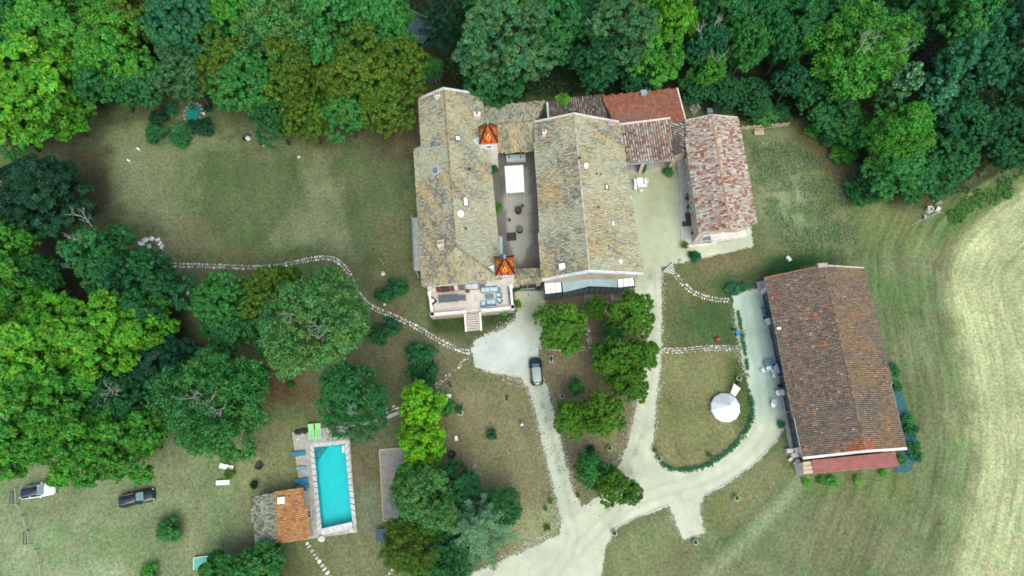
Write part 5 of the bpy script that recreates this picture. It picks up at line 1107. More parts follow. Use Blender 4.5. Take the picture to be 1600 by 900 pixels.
TREES = [
 # top left forest
 (-30, 40, 70, 'broad', 'mid', 17, 'tree cut by the left edge in the top left corner', NW), (20, -25, 70, 'lush', 'mid', 17, 'leafy tree cut by the top edge at the far left corner', NW),
 (95, 30, 78, 'lush', 'bright', 18, 'bright green tree near the top left corner', NW), (40, 140, 88, 'lush', 'lime', 17, 'big lime green tree on the left edge above the dark yew', NW),
 (95, 178, 44, 'lush', 'lime', 11, 'low lime green tree hanging over the lawn corner, left', NW), (20, 205, 45, 'broad', 'mid', 10, 'mid green tree low on the left edge above the yew', NW),
 (175, 75, 66, 'broad', 'bright', 17, 'bright green tree right of the lime green one', NW), (165, 130, 45, 'broad', 'green', 13, 'darker tree at the lawn edge beside the lime green tree', NW),
 (218, 130, 42, 'broad', 'green', 12, 'green tree above the small pond garden, left side', NW), (160, -10, 55, 'broad', 'mid', 17, 'tree cut by the top edge behind the bright green pair', NW),
 (232, 20, 58, 'dense', 'olive', 17, 'dull olive tree cut by top edge left of the blue green crown', NW), (298, 55, 62, 'dense', 'blue', 18, 'blue green rounded tree above the pond garden', NW),
 (292, 118, 55, 'dense', 'sage', 14, 'sage green tree with brown tips above the pond garden', NW, 'broadleaf_tree', 0), (372, 20, 55, 'broad', 'bright', 18, 'bright tree at the top edge between blue green and tall crowns', NW),
 (352, 105, 48, 'dense', 'olive', 15, 'yellowish olive tree on the lawn edge right of pond garden', NW), (392, 140, 56, 'dense', 'mid', 14, 'mid green tree on the lawn edge, left of the olive group', NW),
 (450, 45, 66, 'airy', 'fresh', 20, 'pale green loose tree at the top, left of the tallest crown', NW), (530, 35, 80, 'broad', 'mid', 21, 'tallest clumpy green tree at the top above the olive group', NW),
 (600, 45, 52, 'broad', 'mid', 19, 'green tree at the top beside the netted trampoline', NW), (470, 120, 60, 'dense', 'olive', 16, 'left of the large olive brown tinged trees', NW), (555, 120, 66, 'dense', 'olive', 17, 'middle one of the large olive brown tinged trees', NW),
 (622, 112, 48, 'dense', 'olive', 15, 'right olive tree nearest the manor gable', NW), (480, 185, 48, 'dense', 'olive', 12, 'low olive tree at the lawn edge, front left', NW), (540, 175, 42, 'dense', 'mid', 12, 'low mid green tree at the lawn edge between olive ones', NW), (600, 170, 45, 'dense', 'olive', 12, 'low olive tree at the lawn edge nearest the manor', NW),
 (430, 190, 40, 'dense', 'green', 11, 'dark low tree on the lawn edge left of the olive group', NW),
 (675, 108, 18, 'broad', 'mid', 7, 'small green tree beside the curved grey steps', NW),
 # top middle
 (690, 15, 42, 'cedar', 'deep', 18, 'dark drooping cedar at the top behind the trampoline', NE_, 'cedar_tree'), (740, -20, 50, 'broad', 'green', 17, 'tree cut by the top edge left of the grey green dome', NE_),
 (787, 72, 78, 'dense', 'sage', 17, 'big grey green domed tree behind the manor', NE_), (770, 120, 50, 'dense', 'green', 10, 'dark lower skirt tree under the grey green dome', NE_), (815, -5, 45, 'lush', 'bright', 17, 'bright tree cut by top edge above the grey green dome', NE_, 'broadleaf_tree', 2),
 (875, 40, 50, 'broad', 'green', 15, 'dark green tree right of the grey green dome', NE_), (890, 5, 50, 'broad', 'dark', 14, 'very dark tree at the top edge right of the dome', NE_), (935, 105, 48, 'dense', 'dark', 13, 'dark blue green tree behind the dark striped roof', NE_),
 (975, 50, 66, 'dense', 'sage', 18, 'grey sage tree behind the red roofed outbuilding', NE_), (1040, 35, 48, 'lush', 'lime', 18, 'lime green tree at the top behind the red roof', NE_), (1020, 90, 46, 'lush', 'bright', 14, 'bright green tree just behind the red roof', NE_),
 (1000, 125, 30, 'dense', 'dark', 8, 'low dark tree close behind the red roof', NE_), (1100, 82, 34, 'dense', 'blue', 14, 'blue green tree with bare twigs behind the small house', NE_, 'broadleaf_tree', 2), (1105, 110, 30, 'broad', 'bright', 11, 'yellow green tree below the blue green twiggy one', NE_, 'broadleaf_tree', 1),
 (1165, 78, 36, 'broad', 'mid', 15, 'egg shaped green tree straight behind the small house', NE_), (1130, 15, 50, 'broad', 'green', 16, 'green tree at the top edge behind the small house', NE_), (1195, 20, 45, 'broad', 'green', 15, 'tree at top edge right of the small house line', NE_, 'broadleaf_tree', 1),
 (1085, 140, 30, 'dense', 'dark', 6, 'low dark bushy tree beside the small house gable', NE_), (1130, 145, 30, 'dense', 'dark', 6, 'low dark bushy tree behind the small house ridge', NE_), (1175, 150, 34, 'dense', 'dark', 6, 'low dark bushy tree behind the pale rail fence', NE_),
 # top right
 (1280, 45, 58, 'lush', 'green', 16, 'dark glossy round tree near the top, right of centre', NE_), (1235, 128, 28, 'broad', 'blue', 11, 'small blue green tree above the end of the rail fence', NE_), (1225, 70, 40, 'broad', 'green', 14, 'dim tree between the glossy round tree and small house', NE_),
 (1335, 95, 74, 'airy', 'bright', 19, 'large airy bright green tree in the top right forest', NE_, 'broadleaf_tree', 3), (1290, 165, 48, 'dense', 'green', 9, 'low dark tree above the rough grass corner', NE_), (1330, 205, 36, 'dense', 'mid', 7, 'low green bush tree at the rough grass edge', NE_),
 (1400, 215, 50, 'airy', 'bright', 14, 'bright green tree above the rubble heap, upper', NE_), (1392, 270, 46, 'broad', 'mid', 10, 'mid green tree standing over the rough grass, lower', NE_), (1440, 280, 42, 'broad', 'green', 9, 'dark green tree right above the rubble heap', NE_), (1360, 295, 32, 'dense', 'green', 5, 'low bush tree at the forest tip by the rubble heap', NE_),
 (1398, 145, 22, 'tall', 'sage', 20, 'slender pale tipped poplar right of the airy tree', NE_, 'poplar_tree'), (1475, 110, 26, 'tall', 'blue', 21, 'larger pale tipped poplar leaning up to the right', NE_, 'poplar_tree'), (1450, 160, 24, 'tall', 'blue', 16, 'shorter blue green poplar below the larger one', NE_, 'poplar_tree'),
 (1420, -10, 60, 'broad', 'green', 16, 'green tree cut by the top edge above the poplars', NE_), (1390, 50, 45, 'broad', 'dark', 12, 'dark tree deep in shade behind the airy bright one', NE_), (1500, 25, 62, 'broad', 'mid', 19, 'large green tree at the top edge right of the poplars', NE_), (1575, 50, 60, 'dense', 'blue', 19, 'blue green tree in the top right corner', NE_), (1530, 110, 50, 'dense', 'blue', 15, 'blue green tree beside the larger poplar', NE_),
 (1590, 140, 50, 'dense', 'dark', 14, 'dark tree on the right edge below the corner tree', NE_), (1500, 195, 52, 'broad', 'dark', 12, 'dark tree below the poplars', NE_), (1560, 215, 50, 'dense', 'dark', 11, 'dark tree on the right edge above the field', NE_), (1480, 250, 42, 'dense', 'green', 9, 'green tree between rubble heap and field corner', NE_), (1600, 230, 45, 'dense', 'green', 9, 'green tree cut by right edge above the field', NE_),
 # left grove
 (62, 312, 82, 'yew', 'deep', 13, 'big very dark feathery yew on the left edge', WE, 'yew_tree'), (15, 388, 46, 'broad', 'bright', 14, 'bright tree on the left edge just below the yew', WE), (10, 450, 60, 'lush', 'bright', 14, 'bright green tree cut by left edge beside the path end', WE), (66, 432, 36, 'broad', 'green', 12, 'mid dark tree over the left end of the stone path', WE),
 (165, 402, 52, 'broad', 'green', 15, 'dark green tree beside the white chairs, left half', WE, 'broadleaf_tree', 2), (236, 446, 58, 'dense', 'dark', 16, 'dense dark green tree beside the white chairs, right half', WE), (180, 458, 40, 'broad', 'dark', 12, 'dark tree below the pair by the white chairs', WE),
 (50, 545, 90, 'lush', 'lime', 17, 'big lime green tree at the left edge, middle height', WE), (165, 530, 66, 'lush', 'lime', 15, 'lime green tree reaching right towards the dark gap', WE), (225, 505, 48, 'lush', 'lime', 13, 'lime green arm of foliage below the dense dark tree', WE), (60, 635, 75, 'lush', 'bright', 16, 'bright tree at left edge below the lime green one', WE, 'broadleaf_tree', 1),
 (22, 700, 52, 'lush', 'bright', 13, 'bright tree hanging over the white car', WE), (128, 702, 56, 'lush', 'bright', 14, 'bright tree between the white car and the black car', WE), (205, 690, 58, 'lush', 'bright', 13, 'bright tree whose edge is above the black car', WE), (190, 630, 62, 'broad', 'dark', 11, 'dark tree with dead boughs inside the left grove', WE, 'broadleaf_tree', 2), (260, 575, 55, 'yew', 'deep', 9, 'very dark evergreen in the gap of the left grove', WE, 'evergreen_tree'), (130, 610, 44, 'broad', 'green', 11, 'shaded tree between lime and dark trees, left grove', WE),
 (352, 470, 48, 'dense', 'mid', 13, 'green tree right of the white garden box', WE), (362, 515, 44, 'broad', 'green', 10, 'darker skirt tree below the one by the white box', WE), (425, 470, 55, 'dense', 'olive', 13, 'olive green tree left of the large pale airy one', WE), (430, 528, 38, 'broad', 'green', 11, 'shaded tree left below the large pale airy one', WE), (458, 445, 28, 'dense', 'mid', 7, 'small green tree between olive tree and stone path', WE),
 (492, 510, 84, 'airy', 'fresh', 17, 'large pale airy tree below the bend of the stone path', WE, 'broadleaf_tree', 3), (345, 634, 86, 'airy', 'mid', 17, 'large green tree with dead boughs below the grove', WE, 'broadleaf_tree', 3), (396, 592, 30, 'broad', 'green', 11, 'dim tree right above the large one with dead boughs', WE), (300, 592, 32, 'broad', 'green', 12, 'dim tree left above the large one with dead boughs', WE),
 # pool side
 (550, 625, 58, 'airy', 'green', 13, 'green tree overhanging the top of the pool', PO, 'broadleaf_tree', 1), (660, 635, 36, 'lush', 'spring', 10, 'vivid yellow green tree, upper of the two by the court', PO), (660, 690, 38, 'lush', 'spring', 10, 'vivid yellow green tree, lower of the two by the court', PO), (655, 745, 40, 'lush', 'bright', 8, 'bright green tree over the right side of the boules court', PO),
 (668, 785, 54, 'airy', 'fresh', 11, 'grey green loose tree below the vivid ones', PO), (650, 850, 50, 'airy', 'olive', 11, 'olive loose tree at the bottom beside the black table', PO), (690, 890, 50, 'airy', 'green', 10, 'green tree cut by the bottom edge beside the drive', PO), (716, 765, 42, 'yew', 'dark', 8, 'dark bush tree above the silvery cedar', PO, 'evergreen_tree'), (745, 825, 66, 'cedar', 'silver', 13, 'silvery green cedar seen from above near the drive', PO, 'cedar_tree'), (712, 850, 45, 'cedar', 'dark', 9, 'dark cedar tucked under the silvery cedar', PO, 'cedar_tree'), (780, 795, 34, 'airy', 'green', 7, 'soft low green tree right of the silvery cedar', PO),
 (408, 893, 44, 'lush', 'mid', 7, 'leafy tree at the bottom left of the pool house', PO), (348, 899, 38, 'lush', 'mid', 7, 'leafy tree beside the mint green table at the bottom', PO),
 # island
 (879, 513, 42, 'broad', 'island', 9, 'round tree standing right of the pale forecourt', MI), (934, 482, 20, 'airy', 'island', 7, 'thin small tree over the end of the plank walk', MI, 'broadleaf_tree', 1), (987, 492, 38, 'broad', 'island', 10, 'tree in front of the right end of the veranda', MI), (957, 520, 18, 'broad', 'mid', 6, 'little tree squeezed between plank walk and veranda tree', MI),
 (953, 560, 36, 'broad', 'island', 10, 'tree in the middle of the island, west of the east lane', MI), (1000, 556, 29, 'broad', 'island', 9, 'tree overhanging the east lane, upper', MI), (984, 600, 31, 'broad', 'island', 9, 'tree overhanging the east lane, lower', MI), (892, 652, 32, 'broad', 'island', 8, 'tree on the island beside the west lane', MI), (938, 650, 37, 'broad', 'island', 9, 'broad tree in the lower part of the island', MI), (900, 606, 14, 'broad', 'mid', 5, 'small tree above the lower island pair', MI),
 (924, 733, 28, 'broad', 'mid', 7, 'darker tree at the lower tip of the island', MI), (958, 758, 31, 'broad', 'island', 8, 'tree overhanging the drive at the island tip', MI), (988, 770, 17, 'airy', 'island', 6, 'thin leafy tree end over the gravel at island tip', MI),
]
for t in TREES:
    px, py, rp, kind, tint, h, lab, grp = t[:8]; tree(px, py, rp, kind, tint, h, lab, t[8] if len(t) > 8 else 'broadleaf_tree', grp, 'tree', t[9] if len(t) > 9 else 0)
SHR = [(620, 452, 17, 'dark', 3.2, 'rounded dark shrub left of the manor, right of the pair'), (598, 462, 13, 'dark', 2.2, 'smaller dark shrub left of the manor, left of the pair'), (612, 512, 14, 'dark', 2.4, 'dark shrub just below the bend of stone path'), (592, 525, 15, 'dark', 2.6, 'dark shrub beside the large pale airy tree'), (655, 555, 22, 'dark', 3.4, 'big dark shrub below the stone path, upper of the pair'), (664, 582, 21, 'dark', 3.0, 'big dark shrub below the stone path, lower of the pair'), (697, 636, 14, 'mid', 3.0, 'shrub tucked against the vivid yellow green tree'),
 (517, 427, 10, 'green', 1.5, 'small shrub inside the bend of stone path'), (768, 679, 8, 'dark', 1.2, 'small round bush alone on the brown lawn'), (265, 828, 19, 'mid', 2.8, 'round green bush alone on the parking meadow'), (358, 742, 8, 'olive', 1.2, 'small olive bush between the two white loungers'), (397, 757, 6, 'deep', 1.0, 'tiny dark bush left of the pool house'), (234, 897, 15, 'bright', 1.5, 'bright bush cut by the bottom edge of the meadow'), (455, 601, 6, 'dark', 1.0, 'little dark bush on bare earth below the airy tree'),
 (717, 640, 6, 'green', 1.0, 'tiny bush right of the vivid tree, by the white pots'), (855, 825, 5, 'olive', .7, 'tiny dry bush beside the west lane'), (922, 703, 7, 'deep', .9, 'dark little bush between the island trees'), (771, 265, 7, 'green', 1.4, 'shrub against the manor wall in the courtyard'), (776, 324, 8, 'bright', 1.5, 'bright shrub against the manor wall in the courtyard'), (788, 487, 7, 'bright', 1.0, 'green shrub right of the terrace stair'), (806, 450, 6, 'dark', 1.0, 'dark shrub at the gateway corner of the terrace'), (841, 449, 5, 'dark', .8, 'dark shrub between gateway and veranda'), (808, 476, 6, 'olive', .8, 'brownish bush at the right terrace corner'),
 (1004, 264, 6, 'mid', 1.2, 'green plant left of the carport pillar'), (1044, 269, 8, 'mid', 1.4, 'green plant right in front of the carport'), (1136, 371, 6, 'olive', 1.0, 'brownish plant under the small house balcony'), (1086, 401, 9, 'dark', .9, 'dark bush in stones below the small house'),
 (248, 185, 14, 'deep', 2.2, 'dark bush left of the pond'), (243, 211, 16, 'dark', 1.8, 'green bush at the left front of the pond garden'), (283, 214, 17, 'green', 1.5, 'green bush at the front of the pond garden'), (318, 200, 16, 'deep', 2.0, 'very dark bush right of the pond'), (280, 200, 12, 'sage', 1.3, 'pale flowering bush in the pond garden'), (325, 168, 7, 'deep', 1.0, 'small dark bush above the pond'), (268, 172, 12, 'blue', 1.3, 'blue green bush behind the pond'), (300, 195, 9, 'deep', 1.2, 'small dark bush at the pond edge'),
 (1394, 583, 12, 'mid', 1.4, 'upmost bush in the blue bed beside the barn'), (1400, 604, 9, 'green', 1.1, 'second bush down in the blue bed beside the barn'), (1418, 655, 9, 'mid', 1.2, 'third bush down in the blue bed, at its outer edge'), (1424, 672, 10, 'green', 1.2, 'fourth bush down in the blue bed, at its outer edge'), (1427, 700, 11, 'green', 1.2, 'largest low bush at the outer edge of the blue bed'), (1409, 719, 8, 'mid', 1.0, 'bush at the lower corner of the blue bed, near the lean-to'), (1432, 712, 9, 'blue', 1.0, 'blue green bush at the outermost corner of the bed'), (1380, 740, 6, 'lime', .7, 'small lime bush below the lean-to, right end'), (1339, 749, 6, 'lime', .7, 'small lime bush below the lean-to, middle'), (1300, 752, 8, 'bright', .8, 'bright bush below the lean-to, left of middle'), (1284, 751, 7, 'mid', .7, 'mid green bush below the lean-to, left'), (1260, 753, 6, 'bright', .7, 'small bright bush below the barn corner'),
 (1268, 205, 12, 'bright', 1.5, 'bright bush right of the rail fence end'), (1318, 240, 20, 'bright', 2.2, 'bright low bush at the rough grass edge'), (1345, 300, 22, 'mid', 2.4, 'wide green bush at the rough grass edge, lower'), (1300, 215, 18, 'green', 2.4, 'green bush beside the trodden track'), (1190, 178, 22, 'mid', 2.2, 'green bramble behind the rail fence'), (1218, 178, 16, 'dark', 2.0, 'dark bramble behind the end of rail fence'),
 (1145, 452, 10, 'blue', 1.1, 'blue green bush at the top of the barn yard, left'), (1160, 449, 8, 'blue', 1.0, 'blue green bush at the top of the barn yard, right'), (1221, 663, 6, 'blue', .9, 'dark tuft at the barn end of the kerb'), (880, 155, 10, 'lime', 6.9, 'bright vine growing over the dark striped roof')]
for (px, py, rp, tint, h, lab) in SHR:
    o = tree(px, py, rp, 'shrub', tint, h, lab, 'shrub', 'shrubs and bushes', 'shrub', zc=(6.3 if 'vine' in lab else None))
# ---- hedges and undergrowth as leaf mass
def leaf_scatter(name, pos, rg, size, tintv, nz=0.6, aspect=.5):
    V, F = leaf_quads(pos, np.tile([0, 0, 1.0], (len(pos), 1)), rg.uniform(.6, 1.3, len(pos)) * size, rg, aspect)
    k = rg.uniform(.6, 1.4, len(pos)); y = rg.uniform(-.2, .2, len(pos)); C = np.stack([k * (1 + y), k, k * (1 - y)], 1)
    me = np_mesh(name, V, F, 'leaf', np.repeat(C, 4, 0)); o = link(name, me); o.color = (*tintv, 1); return o
def hedge(px, wid, h, dens, tintv, label, seed):
    rg = np.random.default_rng(seed); ln = resample(smooth_line(PS(px)), 0.1); n = int(len(ln) * dens); i = rg.integers(0, len(ln) - 1, n); p = np.array([[ln[k].x, ln[k].y] for k in i])
    bump = vnoise(i * 0.09, i * 0, seed); o = rg.normal(0, 1, (n, 2)) * wid * (0.45 + .6 * bump[:, None]) * .5; z = rg.random(n) ** .6 * h * (.5 + .7 * bump) * np.exp(-(np.hypot(o[:, 0], o[:, 1]) / wid) ** 2)
    keep = bump > 0.12; return tag(leaf_scatter('hedge', np.column_stack([p + o, z])[keep], rg, .13, tintv), label, 'hedge')
hedge([(1034, 725), (1050, 734), (1080, 735), (1110, 725), (1150, 697), (1173, 662), (1176, 640), (1170, 610)], .48, .5, 8, TINT['blue'], 'blue green lavender hedge round the inside of the turning circle', 5)
hedge([(1152, 480), (1158, 520), (1166, 560), (1168, 590)], .5, .4, 7, TINT['green'], 'low dark planting strip along the barn yard edge', 6)
rg = np.random.default_rng(9)
def scatter_poly(poly, n, zmax, seed):
    rg = np.random.default_rng(seed); W_ = PS(poly); xs = [p.x for p in W_]; ys = [p.y for p in W_]; x = rg.uniform(min(xs), max(xs), n * 3); y = rg.uniform(min(ys), max(ys), n * 3)
    k = (sdpoly(x, y, W_) + (fbm(x * .4, y * .4, seed) - .5) * 5 > 0) & (fbm(x * .5, y * .5, seed + 3) > .36); x, y = x[k][:n], y[k][:n]; z = rg.random(len(x)) * zmax * fbm(x * .35, y * .35, seed + 1) * 1.6; return np.column_stack([x, y, z])
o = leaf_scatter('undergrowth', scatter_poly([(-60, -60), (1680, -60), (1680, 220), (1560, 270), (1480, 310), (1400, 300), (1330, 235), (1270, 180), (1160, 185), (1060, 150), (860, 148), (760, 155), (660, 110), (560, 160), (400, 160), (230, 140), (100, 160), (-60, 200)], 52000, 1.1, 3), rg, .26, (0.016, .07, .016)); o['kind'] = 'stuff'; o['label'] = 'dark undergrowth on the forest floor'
o = leaf_scatter('rough_weeds', scatter_poly([(1175, 225), (1240, 215), (1330, 280), (1350, 380), (1240, 398), (1195, 330)], 5000, .3, 4), rg, .15, (0.14, .22, .10)); o['kind'] = 'stuff'; o['label'] = 'clumpy weeds in the rough grass'
o = leaf_scatter('bank_grass', scatter_poly([(1480, 335), (1560, 275), (1680, 225), (1680, 255), (1600, 285), (1540, 318), (1490, 352)], 9000, .5, 6), rg, .17, (0.07, .19, .04)); o['kind'] = 'stuff'; o['label'] = 'long green grass on the bank above the field'

# loose stones thrown to the drive edges, and leaf litter under the island trees
def litter(name, px_lines, n, spread, size, c, label, seed):
    rg = np.random.default_rng(seed); pts = []
    for pl in px_lines: pts += resample(smooth_line(PS(pl)), .15)
    i = rg.integers(0, len(pts), n); p = np.array([[pts[k].x, pts[k].y, 0] for k in i]) + np.column_stack([rg.normal(0, spread, (n, 2)), rg.uniform(.015, .04, n)])
    V, F = leaf_quads(p, np.tile([0, 0, 3.0], (n, 1)), rg.uniform(.4, 1.4, n) * size, rg, .7); k = rg.uniform(.5, 1.2, n); C = k[:, None] * np.array(c)
    o = link(name, np_mesh(name, V, F, 'stone', np.repeat(C, 4, 0))); o['kind'] = 'stuff'; o['label'] = label
EDGES = [[(739, 548), (765, 523), (806, 502), (811, 485)], [(745, 572), (790, 583), (824, 600), (838, 640), (852, 700), (870, 770), (880, 822), (800, 872), (740, 898)], [(848, 600), (862, 640), (876, 700), (891, 760), (906, 793)], [(1032, 420), (1032, 500), (1029, 580), (1021, 650), (1017, 700)], [(1005, 500), (1008, 560), (1000, 620), (985, 690), (968, 735)], [(1149, 480), (1156, 530), (1166, 580)], [(1046, 787), (1058, 815), (1068, 840), (1097, 832), (1090, 790)]]
litter('loose_gravel', EDGES, 7000, .45, .07, (.55, .55, .47), 'loose pale stones along the drive edges', 11)
litter('leaf_litter', [[(870, 560), (930, 560), (900, 600), (880, 690)], [(900, 700), (940, 760)], [(850, 470), (990, 470)], [(690, 620), (720, 720), (700, 800)], [(400, 580), (470, 600)], [(560, 200), (640, 180)]], 5000, 2.2, .09, (.20, .13, .07), 'dry brown leaf litter under the trees', 12)

# ================================================================== VEHICLES
def loft(m, secs):
    o = len(m.v); n = len(secs[0])
    for s in secs: m.v += s
    for i in range(len(secs) - 1):
        for k in range(n): m.f.append((o + i * n + k, o + i * n + (k + 1) % n, o + (i + 1) * n + (k + 1) % n, o + (i + 1) * n + k))
    m.f.append(tuple(o + k for k in range(n - 1, -1, -1))); m.f.append(tuple(o + (len(secs) - 1) * n + k for k in range(n)))
def car(label, loc, rz, L, Wd_, body, roofm, prof, cab, rail=False, bonnet=None, hatch=None):
    """front along +X; prof = (x fraction, belt height, half width fraction); cab = base front/rear x, roof front/rear x, roof z"""
    root = thing('parked_car', label, 'car', loc, rz, 'cars parked on the estate'); hw = Wd_ / 2
    def sec(x, zt, k):
        w_ = hw * k; pts = [(.0, zt + .03), (w_ * .55, zt + .02), (w_ * .86, zt - .03), (w_ * .97, zt - .14), (w_, zt * .62), (w_ * .98, .36), (w_ * .9, .22), (0, .20)]
        return [(x, y, z) for y, z in pts] + [(x, -y, z) for y, z in pts[-2:0:-1]]
    m = MB(); loft(m, [sec((x - .5) * L, z, k) for x, z, k in prof]); bd = m.build('body', body, root, True, False)
    bf, br, rf_, rr_, zr = [v for v in cab]; zb = max(z for _, z, _ in prof) - .02; wb, wt = hw * .90, hw * .70
    X = lambda f: (f - .5) * L
    g = MB(); secs = []
    base = [(X(br), -wb * .86), (X(br) - .03, 0), (X(br), wb * .86), (X(br) + .3, wb), (X(bf) - .5, wb), (X(bf), wb * .82), (X(bf) + .12, 0), (X(bf), -wb * .82), (X(bf) - .5, -wb), (X(br) + .3, -wb)]
    top = [(X(rr_), -wt * .9), (X(rr_) - .03, 0), (X(rr_), wt * .9), (X(rr_) + .2, wt), (X(rf_) - .2, wt), (X(rf_), wt * .88), (X(rf_) + .06, 0), (X(rf_), -wt * .88), (X(rf_) - .2, -wt), (X(rr_) + .2, -wt)]
    loft(g, [[(x, y, zb - .06) for x, y in base], [(x, y, zr - .04) for x, y in top]]); gl = g.build('windows', 'glass_dark', root, False, False)
    m = MB(); t2 = [(x * .94 + X((rf_ + rr_) / 2) * .06, y * .9) for x, y in top]; loft(m, [[(x * 1.005, y * 1.01, zr - .05) for x, y in top], [(x, y, zr) for x, y in top], [(x, y, zr + .045) for x, y in t2]]); rp = m.build('roof_panel', roofm, root, True, False)
    m = MB()
    for s_ in (-1, 1):
        m.tube([(X(bf), s_ * wb * .84, zb), (X(rf_), s_ * wt * .9, zr)], .045, 5); m.tube([(X(br), s_ * wb * .88, zb), (X(rr_), s_ * wt * .92, zr)], .06, 5); xm = (X(bf) + X(br)) / 2 - .1; m.tube([(xm, s_ * wb * 1.0, zb), (xm - .05, s_ * wt, zr)], .035, 5)
    m.build('pillars', body, root, True, False)
    q = MB(); k0, k1 = .08, .93                                     # wind screen and rear screen, sky reflection painted in as a paler glass colour
    a0, a1 = (X(bf) + .05, zb + .02), (X(rf_) + .07, zr - .02)
    q.add([(a0[0] - .02, -wb * .72, a0[1]), (a0[0] - .02, wb * .72, a0[1]), (a1[0], wt * .78, a1[1]), (a1[0], -wt * .78, a1[1])], [(0, 1, 2, 3)]); 
    q.build('screen', 'glass_screen', gl, False, False); q = MB()
    q.add([(X(br) - .05, wb * .72, zb + .02), (X(br) - .05, -wb * .72, zb + .02), (X(rr_) - .05, -wt * .78, zr - .02), (X(rr_) - .05, wt * .78, zr - .02)], [(0, 1, 2, 3)]); q.build('screen', 'glass_screen', gl, False, False)
    for fx in (.17, .80):
        for s_ in (-1, 1):
            c = (X(fx), s_ * hw * .93, .33); w_ = MB(); ring = []
            for yy, rr in ((-.11, .26), (-.11, .31), (.11, .31), (.11, .26)): ring.append([(c[0] + rr * math.cos(6.2832 * k / 18), c[1] + yy, c[2] + rr * math.sin(6.2832 * k / 18)) for k in range(18)])
            loft(w_, ring); wh = w_.build('wheel', 'tyre', root, True, False); r2 = MB(); loft(r2, [[(c[0] + .2 * math.cos(6.2832 * k / 14), c[1] + s_ * yy, c[2] + .2 * math.sin(6.2832 * k / 14)) for k in range(14)] for yy in (.10, .125)]); r2.build('rim', 'alloy', wh, True, False)
    zf = prof[-2][1]; zr_ = prof[1][1]
    for s_ in (-1, 1):
        MB().box((X(.955), s_ * hw * .66, zf - .04), (.26, .30, .14), -s_ * .35).build('headlight', 'lamp_clear', root, False, False); MB().box((X(.03), s_ * hw * .72, zr_ - .1), (.14, .26, .2), s_ * .2).build('tail_light', 'lamp_red', root, False, False)
        MB().box((X(bf) - .35, s_ * (hw + .07), zb + .02), (.17, .2, .13)).build('mirror', body, root, True, False)
    if rail:
        for s_ in (-1, 1): MB().tube([(X(rr_) + .1, s_ * wt * .86, zr + .03), (X(rr_) + .25, s_ * wt * .88, zr + .09), (X(rf_) - .35, s_ * wt * .88, zr + .09), (X(rf_) - .2, s_ * wt * .86, zr + .03)], .025, 5).build('roof_rail', 'alloy', root, True, False)
    if bonnet: 
        m = MB(); x0, x1 = X(bf) + .18, X(.985) - .18; z0 = [z for x, z, k in prof if x > .7]; m.slab([(x0, -hw * .8, zb + .0), (x0, hw * .8, zb + .0), (x1, hw * .66, zf + .055), (x1, -hw * .66, zf + .055)], .05); m.build('bonnet', bonnet, root, False, False)
    if hatch: MB().box((X(.035), 0, zr_ - .02), (.16, .55, .2)).build('number_plate', hatch, root, False, False)
    return root
EST = [(0, .55, .80), (.015, .80, .88), (.06, .93, .95), (.2, .97, 1), (.62, .96, 1), (.72, .93, .99), (.86, .84, .97), (.95, .74, .90), (.985, .62, .80), (1, .45, .70)]
p = P(217, 778); car('black estate car parked alone on the pale meadow', (p.x, p.y, 0), R(13), 4.85, 1.86, 'paint_black', 'paint_black', EST, (.72, .03, .55, .09, 1.46), True)
p = P(64, 767); car('white car with dark roof half hidden under the left trees', (p.x, p.y, 0), R(9), 4.6, 1.82, 'paint_white', 'paint_black', EST, (.72, .04, .56, .10, 1.44), True, 'paint_white')
SM = [(0, .5, .84), (.02, .8, .90), (.08, .93, .96), (.25, .96, 1), (.62, .95, 1), (.74, .92, .99), (.88, .86, .96), (.96, .76, .88), (.99, .6, .76), (1, .45, .68)]
p = P(837.5, 581); car('black small car with pale roof parked below the forecourt', (p.x, p.y, 0), R(95), 4.15, 1.80, 'paint_black', 'paint_sage', SM, (.74, .06, .60, .10, 1.44), False, None, 'white_paint')

# ================================================================== FURNITURE
def chair_proto(mat, arms=False):
    r_ = thing('garden_chair', '', 'chair'); MB().box((0, 0, .43), (.46, .46, .05)).build('seat', mat, r_, False, False); MB().add([(-.22, -.23, .45), (-.22, .23, .45), (-.31, .22, .92), (-.31, -.22, .92), (-.26, -.23, .45), (-.26, .23, .45), (-.35, .22, .92), (-.35, -.22, .92)], [(0, 1, 2, 3), (4, 7, 6, 5), (0, 3, 7, 4), (1, 5, 6, 2), (2, 6, 7, 3), (0, 4, 5, 1)]).build('backrest', mat, r_, False, False)
    for sx in (-1, 1):
        for sy in (-1, 1): MB().tube([(sx * .19, sy * .19, .42), (sx * .22, sy * .22, 0)], .02, 5).build('leg', mat, r_, False, False)
    if arms:
        for sy in (-1, 1): MB().box((-.04, sy * .25, .64), (.46, .06, .04)).build('armrest', mat, r_, False, False)
    return r_
class Proto:
    def __init__(s, root): s.r = root; s.used = False
    def put(s, px, py, rz, label, group, z=0.0, sc=1.0):
        o = s.r if not s.used else copy_tree(s.r); s.used = True; p = P(px, py, z); o.location = (p.x, p.y, z); o.rotation_euler = (0, 0, R(rz)); o['label'] = label; o['group'] = group; o.scale = (sc,) * 3; return o
CW = Proto(chair_proto('white_plastic', True)); CB = Proto(chair_proto('blue_plastic')); CK = Proto(chair_proto('black_plastic'))
